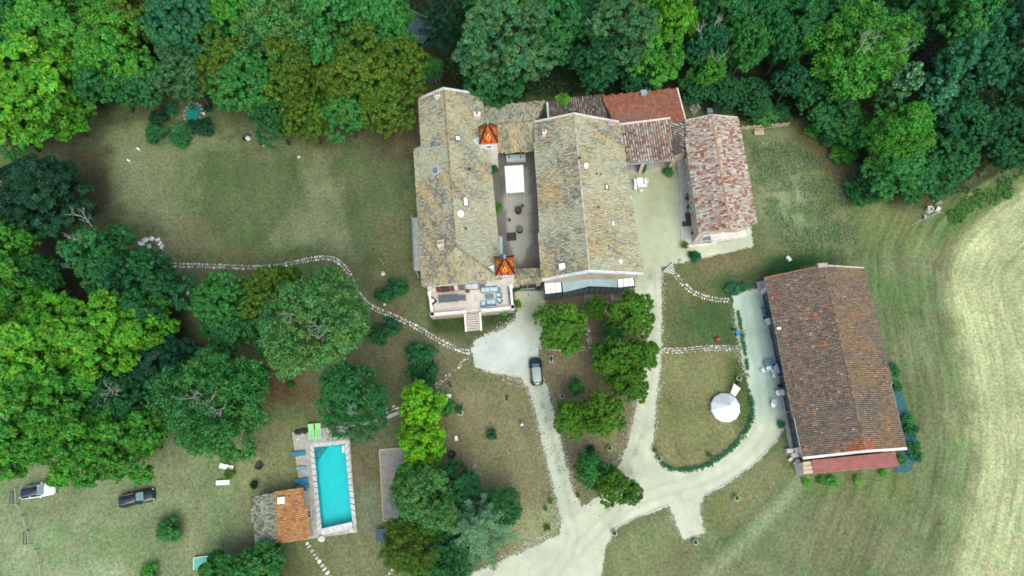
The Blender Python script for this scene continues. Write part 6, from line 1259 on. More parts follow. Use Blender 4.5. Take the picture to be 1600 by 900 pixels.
def table(label, px, py, lx, ly, rz, mat, z=0.0, h=.74, name='garden_table', top=.05):
    p = P(px, py, z); r_ = thing(name, label, 'table', (p.x, p.y, z), R(rz)); MB().box((0, 0, h - top / 2), (lx, ly, top)).build('table_top', mat, r_, False, False)
    for sx in (-1, 1):
        for sy in (-1, 1): MB().box((sx * (lx / 2 - .1), sy * (ly / 2 - .1), (h - top) / 2), (.07, .07, h - top)).build('leg', mat, r_, False, False)
    return r_
# dining set in the gravel yard
table('white rectangular dining table in the gravel yard', 999.5, 288, .95, 1.7, 4, 'white_plastic')
g = 'white chairs round the yard dining table'
for (x, y, rz, w_) in ((992.5, 284.5, 0, 'upper left'), (993, 290, 0, 'middle left'), (992.5, 295.5, 10, 'lower left'), (1007.5, 283, 190, 'upper right, turned'), (1008.5, 286.5, 180, 'middle right'), (1007.5, 292, 180, 'lower right'), (1001, 299.5, 95, 'foot end')): CW.put(x, y, rz, 'white chair at the yard dining table, %s' % w_, g)
# chairs by the west trees
g = 'white chairs on the west lawn'
for i, (x, y, rz, w_) in enumerate(((232, 377, 40, 'upper left'), (241, 375, 60, 'topmost'), (250, 377, 120, 'upper right'), (253, 383, 150, 'right'), (256, 388, 160, 'lowest right'), (226, 383, 10, 'left, half under leaves'), (236, 388, 200, 'lower left, half under leaves'))): CW.put(x, y, rz, 'white chair beside the dark trees on the west lawn, %s' % w_, g, 0, 1.25)
# barn front
g = 'chairs along the barn front'
for x, y, rz, w_ in ((1191, 483, 20, 'first from the far end'), (1198, 486, 200, 'nearest the wall'), (1193, 491, 10, 'second from the far end'), (1201, 495, 180, 'lowest, at the wall')): CB.put(x, y, rz, 'blue chair at the far end of the barn front, %s' % w_, g, .1, 1.0)
for x, y, rz, w_ in ((1194, 498, 30, 'left'), (1202, 502, 200, 'right')): CK.put(x, y, rz, 'black chair above the white barn table, %s one' % w_, g, .1, 1.0)
table('white table tilted towards the yard at the barn front', 1199, 504, .95, 1.0, 14, 'white_plastic', .1); table('pale blue table against the barn wall', 1206, 503, .7, .9, 14, 'cushion_blue', .1)
table('dark blue table at the middle of the barn front', 1200, 569, 1.5, .9, 6, 'cushion_teal', .1); table('pale blue table beside the white chairs at the barn', 1210, 577, .7, 1.4, 14, 'cushion_blue', .1)
for x, y, rz, w_ in ((1190.5, 580, 30, 'farthest left'), (1198.5, 577, 200, 'beside the farthest left'), (1206, 581, 10, 'at the blue table'), (1207.5, 588, 0, 'lowest of four')): CW.put(x, y, rz, 'white chair on the barn yard gravel, %s' % w_, g, .0, 1.05)
for x, y, rz, w_ in ((1216, 604, 20, 'left'), (1224, 601, 200, 'against the wall')): CK.put(x, y, rz, 'black chair below the barn tables, %s' % w_, g, .1, 1.1)
def round_table(label, px, py, r_, mat, z=0.0, h=.72, base='dark_metal', name='round_table'):
    p = P(px, py, z); o = thing(name, label, 'table', (p.x, p.y, z)); MB().lathe([(r_ * .97, h - .06), (r_, h - .04), (r_, h - .01), (r_ * .97, h)], 22).build('table_top', mat, o, True, False); MB().lathe([(r_ * .5, 0), (r_ * .5, .04), (.05, .08), (.05, h - .05)], 12).build('pedestal', base, o, False, False); return o
round_table('white round table with a dark bowl at the barn', 1213.5, 615, .42, 'white_plastic', .1); round_table('plain white round table against the barn wall', 1221, 614, .45, 'white_plastic', .1)
CW.put(1206.5, 628, 95, 'white chair alone on the gravel near the barn, upper', g, 0, 1.2); CW.put(1206, 634, -85, 'white chair alone on the gravel near the barn, lower', g, 0, 1.2)
# loungers
def lounger_proto(frame, sling):
    r_ = thing('sun_lounger', '', 'sun lounger'); MB().box((-.1, 0, .33), (1.9, .68, .05)).build('frame', frame, r_, False, False); MB().box((.28, 0, .37), (1.2, .60, .05)).build('seat_sling', sling, r_, False, False); MB().add([(-.32, -.3, .37), (-.32, .3, .37), (-.98, .3, .72), (-.98, -.3, .72), (-.32, -.3, .42), (-.32, .3, .42), (-.98, .3, .77), (-.98, -.3, .77)], [(0, 3, 2, 1), (4, 5, 6, 7), (0, 1, 5, 4), (1, 2, 6, 5), (2, 3, 7, 6), (3, 0, 4, 7)]).build('backrest', sling, r_, False, False)
    for sx in (-.85, .7):
        for sy in (-1, 1): MB().tube([(sx, sy * .3, .32), (sx, sy * .32, 0)], .03, 5).build('leg', frame, r_, False, False)
    return r_
LB, LP, LG, LW = Proto(lounger_proto('dark_metal', 'sling_blue')), Proto(lounger_proto('dark_metal', 'sling_pale')), Proto(lounger_proto('white_plastic', 'sling_green')), Proto(lounger_proto('white_plastic', 'white_plastic'))
g = 'sun loungers round the pool'
LB.put(469, 709, 7, 'blue sun lounger on the pool deck, farthest from the pool house', g, .06, .95); LP.put(472.5, 731.5, 6, 'pale faded blue sun lounger on the pool deck', g, .06, .72); LB.put(473, 751, 7, 'blue sun lounger second nearest the pool house', g, .06, .95); LB.put(475, 760.5, 10, 'blue sun lounger touching the pool house roof edge', g, .06, .95)
LG.put(487.5, 676, -82, 'green sun lounger at the pool head, left one', g, .06, 1.15); LG.put(498, 675, -85, 'green sun lounger at the pool head, half under the tree', g, .06, 1.15)
LW.put(356.5, 730, -12, 'white sun lounger above the small olive bush on the meadow', g, 0, 1.0); LW.put(351, 754, 3, 'white sun lounger below the small olive bush on the meadow', g, 0, .95)
# heap of black sheet at the pool deck corner
p = P(473, 674, .06); m = MB(); 
for i in range(5): m.rock((-.8 + i * .4, random.uniform(-.1, .15), .05), .42, .35, i)
o = m.build('black_sheet_heap', 'black_plastic'); o.location = (p.x, p.y, .06); o.rotation_euler = (0, 0, .15); tag(o, 'crumpled black sheet at the corner of the pool deck', 'sheet')
# terrace furniture
TF = TZ + .02
def soft_box(c, d, rz=0): return MB().box(c, d, rz, .93)
def sofa(label, px, py, n, rz, mat='cushion_blue', z=TF, name='outdoor_sofa', cat='sofa', seat=.66):
    p = P(px, py, z); r_ = thing(name, label, cat, (p.x, p.y, z), R(rz), 'lounge seats on the terrace'); L_ = n * seat; MB().box((0, 0, .17), (L_ + .2, .82, .26)).build('base', 'cushion_teal', r_, False, False); MB().box((0, .37, .4), (L_ + .2, .12, .5)).build('back_frame', 'cushion_teal', r_, False, False)
    for i in range(n): soft_box((-L_ / 2 + seat * (i + .5), -.06, .37), (seat - .04, .66, .16)).build('cushion', mat, r_, False, False)
    return r_
sofa('three seat pale blue sofa against the manor terrace wall', 762, 453, 3, 4); sofa('pale blue armchair beside the three seat sofa', 774.5, 452.5, 1, 4, name='outdoor_armchair', cat='armchair'); sofa('two seat pale blue sofa by the terrace parapet', 767.5, 474, 2, 184); sofa('pale blue armchair by the parapet left of the two seat sofa', 755.5, 476, 1, 184, name='outdoor_armchair', cat='armchair'); sofa('pale blue armchair facing the low table, right side', 780, 462, 1, -90, name='outdoor_armchair', cat='armchair', seat=.5); sofa('pale blue armchair turned diagonally at the low table', 780.5, 470.5, 1, -135, name='outdoor_armchair', cat='armchair', seat=.5)
table('low grey blue table between the terrace sofas', 765, 464, 1.25, .7, 4, 'cushion_teal', TF, .4, 'low_table'); table('small teal side table beside the terrace armchair', 780, 453, .45, .65, 4, 'cushion_teal', TF, .42, 'side_table')
def covered_box(label, px, py, d, rz, mat, z, name, cat):
    p = P(px, py, z); r_ = thing(name, label, cat, (p.x, p.y, z), R(rz)); MB().box((0, 0, d[2] / 2), (d[0], d[1], d[2]), 0, .96).build('body', mat, r_, False, False); MB().box((0, 0, d[2] + .03), (d[0] * .99, d[1] * .99, .06), 0, .97).build('lid', mat, r_, False, False); return r_
covered_box('dark teal storage chest at the right terrace edge, upper', 796.5, 454, (.55, 1.25, .55), 3, 'cover_teal', TF, 'storage_chest', 'chest'); covered_box('dark teal storage chest at the right terrace edge, lower', 798, 468, (.55, 1.2, .55), 3, 'cover_teal', TF, 'storage_chest', 'chest')
table('long dark grey dining table on the left of the terrace', 701, 468.5, 2.9, 1.15, 4, 'table_grey', TF, .75, 'dining_table', .07); table('lighter grey extension table joined to the long terrace table', 721, 467.5, 1.4, .85, 4, 'table_grey', TF, .72, 'dining_table', .05)
p = P(676, 471, TF); r_ = thing('round_chair', 'black diamond shaped seat with white cushion on the terrace corner', 'chair', (p.x, p.y, TF), R(45)); m = MB(); m.box((0, 0, .22), (.95, .95, .4), 0, .9).build('seat', 'black_plastic', r_, False, False); MB().lathe([(.2, .42), (.3, .46), (.3, .52), (.12, .58)], 12).build('cushion', 'white_plastic', r_, True, False)
covered_box('small dark bench before the terrace door', 731, 456, (.6, .25, .4), 4, 'dark_metal', TF, 'door_bench', 'bench')
# courtyard
q = [P(788.5, 259.5, 2.5), P(817.5, 257.5, 2.5), P(819.5, 299, 2.5), P(791, 301, 2.5)]; c = sum(q, Vector()) / 4; root = thing('garden_pavilion', 'white canvas pavilion with hipped top in the courtyard', 'pavilion', (c.x, c.y, 0))
a, b = lerp(lerp(q[0], q[1], .5), c, .68) + Vector((0, 0, .55)), lerp(lerp(q[2], q[3], .5), c, .68) + Vector((0, 0, .55)); MB().add([tuple(v) for v in q] + [tuple(a), tuple(b)] + [(v.x, v.y, v.z - .3) for v in q], [(0, 3, 5, 4), (1, 4, 5, 2), (0, 4, 1), (2, 5, 3), (0, 1, 7, 6), (1, 2, 8, 7), (2, 3, 9, 8), (3, 0, 6, 9)]).build('canopy', 'canvas', root)
for v in q: w_ = lerp(v, c, .04); MB().tube([(w_.x, w_.y, 0), (w_.x, w_.y, 2.3)], .05, 6).build('post', 'white_paint', root)
w0, w1 = lerp(q[3], c, .05), lerp(q[2], c, .05); table('pale bench table sticking out below the pavilion', 805.5, 302, 1.9, .7, 4, 'cushion_blue', 0, .7, 'bench_table')
p = P(806, 250); r_ = thing('courtyard_sofa', 'long pale grey sofa against the far courtyard wall', 'sofa', (p.x, p.y, 0), R(4)); MB().box((0, 0, .2), (3.1, 1.0, .4)).build('base', 'coping', r_, False, False); MB().box((0, .42, .55), (3.1, .22, .5)).build('backrest', 'coping', r_, False, False)
for s_ in (-1, 1): MB().box((s_ * 1.45, .1, .5), (.22, 1.0, .35)).build('armrest', 'coping', r_, False, False)
for i in range(4): soft_box((-1.02 + i * .68, -.08, .46), (.64, .72, .14)).build('cushion', 'cushion_blue', r_, False, False)
def barrel(label, px, py, r_, h, top):
    p = P(px, py); o = thing('barrel_table', label, 'table', (p.x, p.y, 0), 0, 'barrels in the courtyard'); MB().lathe([(r_ * .85, 0), (r_, h * .5), (r_ * .87, h), (r_ * .8, h)], 18).build('barrel', 'dark_brown', o, True, False)
    for z in (.2, .75): MB().lathe([(r_ * .955, h * z), (r_ * .975, h * z + .06)], 18).build('hoop', 'dark_metal', o, True, False)
    MB().lathe([(r_ * 1.02, h + .01), (r_ * 1.02, h + .06)], 20).build('table_top', top, o, False, False)
barrel('dark barrel table in the middle of the courtyard', 810, 331, .55, .9, 'dark_brown'); barrel('barrel table with pale grey top, lower in courtyard', 812, 361, .52, .9, 'table_grey')
def stool(label, px, py, s, mat):
    p = P(px, py); o = thing('stool', label, 'stool', (p.x, p.y, 0), R(4), 'stools in the courtyard'); MB().box((0, 0, .44), (s, s, .07)).build('seat', mat, o, False, False)
    for sx in (-1, 1):
        for sy in (-1, 1): MB().box((sx * s * .38, sy * s * .38, .2), (.05, .05, .41)).build('leg', mat, o, False, False)
stool('brown square stool beside the dark barrel', 816, 323, .45, 'dark_brown'); stool('brown square stool left of the courtyard middle', 796, 345, .4, 'dark_brown')
table('low dark brown square table in the courtyard', 799.5, 371, 1.45, 1.3, 4, 'dark_brown', 0, .42, 'low_table', .1)
p = P(783, 385); r_ = thing('wall_bench', 'long pale blue bench along the manor courtyard wall', 'bench', (p.x, p.y, 0), R(92)); MB().box((0, 0, .42), (3.0, .5, .07)).build('seat', 'cushion_blue', r_, False, False); MB().box((0, .24, .7), (3.0, .06, .5)).build('backrest', 'cushion_blue', r_, False, False)
for s_ in (-1, 0, 1): MB().box((s_ * 1.3, 0, .2), (.08, .42, .4)).build('leg', 'zinc', r_, False, False)
# small house yard
covered_box('dark brown box seat against the small house wall', 1075, 341, (.75, 1.5, .6), 8, 'dark_brown', .1, 'box_seat', 'seat'); covered_box('dark brown bench across the terrace by the small house', 1073.5, 350.5, (1.5, .65, .45), 5, 'dark_brown', .1, 'bench_box', 'bench')
def pot(label, px, py, r_, h, mat, z=0.0, plant=None, group='pots and urns', name='plant_pot', cat='pot', tint='mid'):
    p = P(px, py, z); o = thing(name, label, cat, (p.x, p.y, z), 0, group); MB().lathe([(r_ * .62, 0), (r_ * .9, h * .6), (r_, h * .95), (r_ * 1.08, h), (r_ * .85, h), (r_ * .8, h * .85)], 14).build('pot', mat, o, True, False); MB().lathe([(r_ * .8, h * .8), (r_ * .4, h * .86)], 12).build('soil', 'dark_brown', o, False, False)
    if plant:
        f = bpy.data.objects.new('foliage', CM['shrub', 0]); COL.objects.link(f); f.parent = o; f.location = (0, 0, h + plant * .5); f.scale = (plant / 1.5,) * 3; f.color = (*TINT[tint], 1)
    return o
pot('terracotta pot with plant by the small house door', 1073.5, 312, .3, .5, 'terracotta', .1, .55, tint='olive'); pot('pale pot against the small house wall above the box seat', 1074, 326, .35, .5, 'concrete', .1, .3); pot('dark pot at the lower corner of the house terrace', 1082, 366, .3, .6, 'dark_brown', .1, .4, tint='olive'); pot('brown planted tub at the end of the low white wall', 1068.5, 386, .35, .5, 'terracotta', 0, .6, tint='olive')
for x, y, lab in ((1149.5, 778.5, 'white urn alone on the south lawn'), (1085, 847, 'white urn below the drive stub'), (959, 833, 'white urn at the kerb end by the drive'), (1028.5, 717, 'white urn at the lower tip of the round lawn'), (952, 701, 'white urn under the lower island trees'), (720, 646, 'white urn right of the vivid tree'), (878, 620, 'white urn above the lower island trees'), (1153, 592, 'white urn by the tent, upper right')): pot(lab, x, y, .38, .6, 'rock_white', 0, .3)
for x, y, lab in ((1108, 712, 'terracotta pot in the lavender hedge, right part'), (1022, 704, 'dark terracotta pot at the left edge of the round lawn'), (1154, 601, 'terracotta pot beside the white urn by the tent'), (1146, 517, 'terracotta pot by the blue box'), (1157, 450, 'terracotta pot at the top of the barn yard')): pot(lab, x, y, .3, .45, 'terracotta', 0, .35)
for x, y, lab in ((860, 784, 'small green pot at the west lane edge, upper'), (852, 795, 'small pale pot at the west lane edge, lower'), (903, 775, 'small dark pot at the lower island tip')): pot(lab, x, y, .22, .35, 'concrete' if 'pale' in lab else 'dark_metal', 0, .3)
pot('dark tub of stones in the bush below the small house', 1079, 401, .45, .5, 'rock_grey', 0, .5, tint='deep')
# planter trough by the forecourt
p = P(861, 562); r_ = thing('planter_trough', 'long pale planter trough right of the parked small car', 'planter', (p.x, p.y, 0), R(92)); MB().box((0, 0, .25), (1.1, .55, .5), 0, 1.08).build('trough', 'concrete', r_, False, False); f = bpy.data.objects.new('foliage', CM['shrub', 1]); COL.objects.link(f); f.parent = r_; f.location = (0, 0, .6); f.scale = (.34, .16, .25); f.color = (*TINT['dark'], 1)
# bench by west lane, lamp posts, boxes
p = P(818, 667); r_ = thing('park_bench', 'weathered grey bench left of the west lane', 'bench', (p.x, p.y, 0), R(115))
for i in range(4): MB().box((0, -.2 + i * .13, .45), (1.7, .1, .04)).build('slat', 'grey_wood', r_, False, False)
for i in range(3): MB().box((0, .3, .58 + i * .13), (1.7, .04, .1)).build('slat', 'grey_wood', r_, False, False)
for s_ in (-1, 1): MB().box((s_ * .7, 0, .22), (.08, .5, .44)).build('leg', 'dark_metal', r_, False, False)
p = P(815, 664, .5); o = MB().box((0, 0, .1), (.5, .3, .16), .4, .85).build('bag', 'white_paint'); o.location = (p.x, p.y, .48); tag(o, 'white bundle lying on the weathered grey bench', 'bundle')
for x, y, lab in ((792, 624, 'dark lamp post on the lawn left of the west lane'), (704, 603, 'dark lamp post beside the broken stone path')):
    p = P(x, y); r_ = thing('lamp_post', lab, 'lamp post', (p.x, p.y, 0), 0, 'garden lamp posts'); MB().tube([(0, 0, 0), (0, 0, 2.3)], .045, 8).build('post', 'dark_metal', r_, False, False); MB().lathe([(.22, 0), (.22, .05), (.06, .12)], 12).build('base', 'dark_metal', r_, False, False); MB().lathe([(.05, 2.3), (.15, 2.38), (.18, 2.65), (.22, 2.68), (.03, 2.82)], 10).build('lantern', 'dark_metal', r_, False, False)
for x, y, sx, sy, rz, lab in ((701, 619.5, .8, .6, 3, 'white box beside the lamp post by the vivid tree'), (713, 685, .4, .65, 3, 'small white box on the lawn right of the vivid trees'), (1231.5, 405, .5, .9, 35, 'white box on the dark grass behind the barn'), (127, 200, .45, .2, -25, 'white marker lying on the lawn by the left trees'), (217, 234, .6, .25, -35, 'white marker on the west lawn, upper'), (202, 252, .5, .25, -35, 'white marker on the west lawn, lower'), (319, 178.5, .35, .35, 20, 'small white cube right of the pond')):
    covered_box(lab, x, y, (sx, sy, .35 if sx > .45 else .2), rz, 'white_plastic', 0, 'white_box', 'box')
# white garden box between the trees
p = P(303, 459); r_ = thing('garden_box', 'pale box on dark legs in the gap of the left grove', 'box', (p.x, p.y, 0), R(2)); MB().box((0, 0, .85), (1.3, .8, .25)).build('box', 'white_paint', r_, False, False)
for sx in (-1, 1):
    for sy in (-1, 1): MB().box((sx * .5, sy * .3, .36), (.1, .1, .73)).build('leg', 'dark_metal', r_, False, False)
# round ash places
for x, y, r0_, lab in ((405, 728, .55, 'dark round fire pit on the meadow left of the pool'), (706, 710, .6, 'dark round fire pit on the brown lawn'), (385, 215, .7, 'dark round fire pit on the west lawn')):
    p = P(x, y); r_ = thing('fire_pit', lab, 'fire pit', (p.x, p.y, 0), 0, 'fire pits'); MB().lathe([(r0_, 0), (r0_ * 1.02, .22), (r0_ * .9, .24), (r0_ * .85, .08), (.05, .05)], 18).build('bowl', 'dark_metal', r_, True, False); m = MB(); [m.tube([(math.cos(a) * r0_ * .95, math.sin(a) * r0_ * .95, .25), (-math.cos(a) * r0_ * .95, -math.sin(a) * r0_ * .95, .25)], .03, 5) for a in (0.2, 1.2, 2.2)]; m.build('grate', 'dark_metal', r_, False, False)
for x, y, r0_, lab, mt in ((388, 217, .5, 'white tub beside the fire pit on the west lawn', 'rock_white'), (467, 246, .3, 'small pale stone on the west lawn', 'rock_white'), (412, 228, .25, 'small grey stone on the west lawn', 'rock_grey'), (599, 428, .35, 'white stone by the bare twig left of the manor', 'rock_white'), (601, 476, .25, 'white stone below the shrub pair, left of manor', 'rock_white'), (602, 503, .25, 'white stone beside the dark shrub below the path', 'rock_white'), (1062, 407, .3, 'grey stone at the yard corner', 'rock_grey'), (741, 728, .3, 'dark stone on the brown lawn', 'rock_grey'), (465, 686, .2, 'white stone on the pool deck', 'rock_white'), (550, 828, .4, 'white bundle at the lower pool corner', 'rock_white'), (503, 841, .5, 'white bundle below the pool cover box', 'rock_white')):
    p = P(x, y); o = MB().rock((0, 0, .05), r0_, .7, int(x)).build('stone', mt, smooth=False); o.location = (p.x, p.y, .03); tag(o, lab, 'stone', 'loose stones')
p = P(599, 414); o = dead_mesh(77, 2.2); o = link('bare_twig', o); o.location = (p.x, p.y, .6); tag(o, 'bare twiggy sapling on the lawn left of the manor', 'sapling')
# black folding table
p = P(605, 835); r_ = thing('folded_table', 'dark teal table of two halves beside the lower trees', 'table', (p.x, p.y, 0), R(5))
for s_ in (-1, 1): MB().box((s_ * .74, 0, .74), (1.42, 1.6, .06)).build('table_half', 'cover_teal', r_, False, False); [MB().box((s_ * .74 + k * .55, q_ * .6, .36), (.06, .06, .71)).build('leg', 'dark_metal', r_, False, False) for k in (-1, 1) for q_ in (-1, 1)]
p = P(317, 879); r_ = thing('games_table', 'mint green table with white edge at the bottom, half under leaves', 'table', (p.x, p.y, 0), R(8)); MB().box((0, 0, .72), (1.9, 1.5, .05)).build('table_top', 'mint_paint', r_, False, False); m = MB(); [m.box((s_ * .95, 0, .73), (.07, 1.5, .05)) for s_ in (-1, 1)]; m.box((0, .75, .73), (1.97, .07, .05)); m.build('edge', 'white_paint', r_, False, False); [MB().box((a * .8, b * .6, .35), (.06, .06, .7)).build('leg', 'dark_metal', r_, False, False) for a in (-1, 1) for b in (-1, 1)]
# bell tent
p = P(1131, 638); root = thing('bell_tent', 'white bell tent with open flap on the round lawn', 'tent', (p.x, p.y, 0)); n = 12; rt = 2.12; m = MB(); o = []
for r_, z in ((rt * .97, 0.02), (rt * 1.0, .85), (.12, 2.9)): m.v += [(r_ * math.cos(6.2832 * k / n + .2), r_ * math.sin(6.2832 * k / n + .2), z) for k in range(n)]
for i in range(2): m.f += [(i * n + k, i * n + (k + 1) % n, (i + 1) * n + (k + 1) % n, (i + 1) * n + k) for k in range(n)]
m.f.append(tuple(2 * n + k for k in range(n))); m.build('canopy', 'canvas', root, False, False)
m = MB(); [m.tube([(rt * math.cos(6.2832 * k / n + .2), rt * math.sin(6.2832 * k / n + .2), .86), (.12 * math.cos(6.2832 * k / n + .2), .12 * math.sin(6.2832 * k / n + .2), 2.91)], .015, 4) for k in range(n)]; m.build('seam', 'canvas', root, False, False)
MB().add([(.75, 1.95, 1.45), (1.35, 1.5, 1.45), (2.35, 2.7, 1.2), (1.45, 3.4, 1.2), (.75, 1.95, 1.42), (1.35, 1.5, 1.42), (2.35, 2.7, 1.17), (1.45, 3.4, 1.17)], [(0, 1, 2, 3), (4, 7, 6, 5), (0, 4, 5, 1), (1, 5, 6, 2), (2, 6, 7, 3), (3, 7, 4, 0)]).build('awning_flap', 'canvas', root, False, False)
for q in ((2.35, 2.7), (1.45, 3.4)): MB().tube([(q[0], q[1], 0), (q[0], q[1], 1.2)], .03, 5).build('awning_pole', 'pale_wood', root, False, False)
for k in range(n):
    a = 6.2832 * k / n + .2
    if .5 < a % 6.2832 < 1.3: continue
    MB().tube([(rt * math.cos(a), rt * math.sin(a), .85), ((rt + 1.0) * math.cos(a), (rt + 1.0) * math.sin(a), .03)], .016, 4).build('guy_line', 'pale_wood', root, False, False)
MB().tube([(0, 0, 2.85), (0, 0, 3.15)], .05, 6).build('tent_pole', 'pale_wood', root, False, False)
# rail fence by the small house and pallet bench
a, b = P(1157, 203, 0), P(1230, 197, 0); root = thing('rail_fence', 'pale timber rail fence between small house and forest', 'fence', (a.x, a.y, 0)); n = 9
for i in range(n): p = lerp(a, b, i / (n - 1)); MB().box((p.x, p.y, .6), (.14, .14, 1.25)).build('post', 'pale_wood', root)
for z in (.3, .7, 1.1): MB().beam(a + Vector((0, -.09, z)), b + Vector((0, -.09, z)), .06, .16).build('rail', 'pale_wood', root)
p = P(1185, 209); root = thing('pallet_bench', 'pale pallet wood bench in front of the rail fence', 'bench', (p.x, p.y, 0), R(3))
for i in range(3): MB().box((0, -.35 + i * .28, .42), (1.6, .22, .05)).build('slat', 'pale_wood', root, False, False)
for i in range(2): MB().box((0, .42, .6 + i * .25), (1.6, .05, .18)).build('slat', 'pale_wood', root, False, False)
for s_ in (-1, 1): MB().box((s_ * .65, 0, .2), (.1, .8, .4)).build('leg', 'pale_wood', root, False, False)
# rubble heap
for x, y, r_, k, lab in ((1464, 317, .55, 0, 'grey slab on top of the rubble heap'), (1450, 329, .5, 1, 'pale hollow drum in the rubble heap'), (1464, 328, .5, 2, 'white square block in the rubble heap'), (1444, 340, .4, 3, 'grey block lying lowest in the rubble heap'), (1459, 313, .4, 4, 'small pale slab at the back of the rubble heap')):
    p = P(x, y); o = (MB().lathe([(r_, 0), (r_, .8), (r_ * .75, .8), (r_ * .75, .3), (.05, .3)], 14) if k == 1 else MB().box((0, 0, r_ * .5), (r_ * 1.7, r_ * 1.2, r_), .5 * k, .92)).build('rubble_block', 'rock_white' if k in (1, 2, 4) else 'rock_grey'); o.location = (p.x, p.y, 0); tag(o, lab, 'rubble', 'rubble heap')
a, b = P(1424, 352, .15), P(1440, 343, .15); tag(MB().tube([a, b], .06, 6).build('loose_pole', 'dead_wood'), 'pale pole lying left of the rubble heap', 'pole'); a, b = P(1448, 340, .15), P(1470, 331, .15); tag(MB().tube([a, b], .05, 6).build('loose_pole', 'dead_wood'), 'pale pole lying under the rubble heap', 'pole')
covered_box('blue box at the left edge of the barn yard', 1151.5, 521.5, (.6, .6, .5), 15, 'blue_plastic', 0, 'garden_toy_box', 'box')
p = P(1121, 531); r_ = thing('child_seat', 'small red ride-on toy on the lawn left of the barn', 'toy', (p.x, p.y, 0), R(30)); MB().box((0, 0, .3), (.75, .4, .22), 0, .8).build('body', 'red_plastic', r_, False, False); MB().box((-.28, 0, .5), (.12, .36, .3)).build('backrest', 'red_plastic', r_, False, False); [MB().lathe([(.14, -.05), (.14, .05)], 10, (a * .25, b * .22, .14)).build('wheel', 'black_plastic', r_, False, False) for a in (-1, 1) for b in (-1, 1)]
# boxes behind the small house
covered_box('grey machine box behind the small house, left', 1107, 177, (.9, .9, .9), 4, 'zinc', 0, 'machine_box', 'box'); covered_box('dark grey machine box behind the small house, right', 1116, 171, (1.0, 1.0, 1.3), 4, 'cover_teal', 0, 'machine_box', 'box')
p = P(1085, 172); r_ = thing('drying_rack', 'pale folding rack leaning in the bushes behind small house', 'rack', (p.x, p.y, 0), R(50)); m = MB(); [m.tube([(-.9, -.5 + i * .25, .4 + i * .15), (.9, -.5 + i * .25, .4 + i * .15)], .03, 5) for i in range(5)]; m.build('bars', 'white_paint', r_, False, False); m = MB(); [m.tube([(s_ * .9, -.6, 0), (s_ * .9, .6, 1.1)], .035, 5) for s_ in (-1, 1)]; m.build('frame', 'white_paint', r_, False, False)
# trampoline enclosure and curved steps in the trees
p = P(650, 52); root = thing('netted_trampoline', 'rectangular trampoline with grey net walls between the trees', 'trampoline', (p.x, p.y, 0), R(-28)); MB().box((0, 0, .85), (5.0, 3.6, .06)).build('mat', 'cover_teal', root, False, False); m = MB(); [m.beam(Vector(a), Vector(b), .3, .08) for a, b in (((-2.6, -1.9, .95), (2.6, -1.9, .95)), ((-2.6, 1.9, .95), (2.6, 1.9, .95)), ((-2.6, -1.9, .95), (-2.6, 1.9, .95)), ((2.6, -1.9, .95), (2.6, 1.9, .95)))]; m.build('edge_pad', 'table_grey', root, False, False)
for sx in (-1, 1):
    for sy in (-1, 1): MB().tube([(sx * 2.7, sy * 2.0, 0), (sx * 2.7, sy * 2.0, 2.8)], .06, 6).build('post', 'zinc', root, False, False)
for (a, b) in (((-2.7, -2), (2.7, -2)), ((-2.7, 2), (2.7, 2)), ((-2.7, -2), (-2.7, 2)), ((2.7, -2), (2.7, 2))):
    m = MB(); A_, B_ = Vector((*a, 0)), Vector((*b, 0)); L_ = (B_ - A_).length
    for i in range(int(L_ / .3)): q = lerp(A_, B_, i / int(L_ / .3)); m.tube([(q.x, q.y, .95), (q.x, q.y, 2.75)], .02, 4)
    for z in (1.2, 1.6, 2.0, 2.4, 2.75): m.tube([(A_.x, A_.y, z), (B_.x, B_.y, z)], .02 if z < 2.7 else .05, 4)
    m.build('net_wall', 'zinc', root, False, False)
root = thing('curved_steps', 'curved grey steps on the slope behind the manor', 'steps', tuple(P(672, 122, 0)))
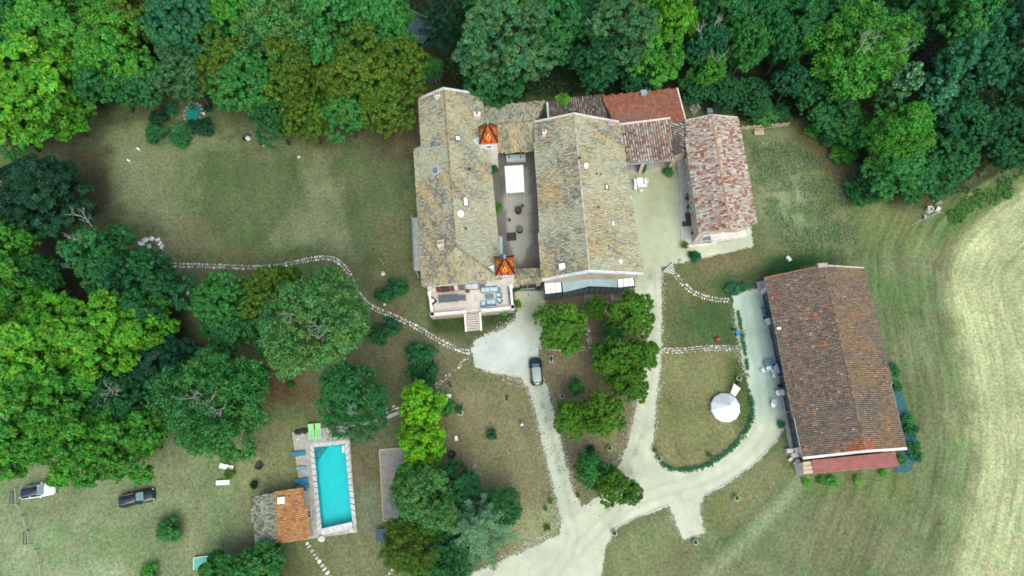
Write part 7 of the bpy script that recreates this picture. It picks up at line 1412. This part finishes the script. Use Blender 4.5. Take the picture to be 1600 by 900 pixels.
for i in range(8):
    a = R(200 + i * 15); c = P(675, 112, 0); p = Vector((c.x + 1.9 * math.cos(a), c.y + 1.9 * math.sin(a), 0)); MB().box((p.x, p.y, .2 + .03 * i), (1.3, .42, .45), a).build('step', 'table_grey', root)
# pond
p = P(302, 177); m = MB(); pts = [(1.2 * math.cos(t) * (1 + .2 * math.sin(3 * t)), 1.7 * math.sin(t) * (1 + .15 * math.cos(2 * t))) for t in np.linspace(0, 6.28, 18)[:-1]]; m.add([(a, b, .02) for a, b in pts], [tuple(range(17))]); o = m.build('pond', 'pond_teal', kind='structure'); o.location = (p.x, p.y, .03); o['label'] = 'small turquoise pond among dark bushes'
root = thing('stone_ring', 'ring of grey stones round the small pond', 'stones', (p.x, p.y, 0))
for i, t in enumerate(np.linspace(0, 6.28, 16)[:-1]): MB().rock((1.45 * math.cos(t), 1.95 * math.sin(t), .05), .25, .7, 30 + i).build('stone', 'rock_grey', root, False, False)
# low rope fence on the meadow
pts = PS([(22, 762), (24, 787), (32, 805), (41, 828), (44, 850), (53, 858), (60, 880), (63, 905)], .8); root = thing('rope_fence', 'thin pale rope fence winding down the left meadow', 'fence', (pts[0].x, pts[0].y, 0))
for q in pts: MB().tube([(q.x, q.y, 0), (q.x, q.y, .9)], .05, 6).build('post', 'grey_wood', root)
for a, b in zip(pts[:-1], pts[1:]): MB().tube([a, lerp(a, b, .5) - Vector((0, 0, .12)), b], .05, 5).build('rope', 'pale_wood', root)
for (x0, y0, x1, y1, lab) in ((23, 768, 23, 786, 'grey barrier gate at the top of the rope fence'), (44, 830, 44, 850, 'grey barrier gate lower down the rope fence')):
    a, b = P(x0, y0, 0), P(x1, y1, 0); root = thing('barrier_gate', lab, 'gate', (a.x, a.y, 0), 0, 'gates in the rope fence'); [MB().box((v.x, v.y, .55), (.1, .1, 1.1)).build('post', 'grey_wood', root) for v in (a, b)]; [MB().beam(a + Vector((0, 0, z)), b + Vector((0, 0, z)), .06, .12).build('rail', 'table_grey', root) for z in (.45, 1.0)]
# retaining edge board along the pool deck, left
q = PS([(457, 676), (471, 770)], .15); tag(MB().beam(q[0], q[1], .18, .25).build('deck_edge', 'pale_wood'), 'thin edging board along the left side of pool deck', 'edging')
# yard gate line
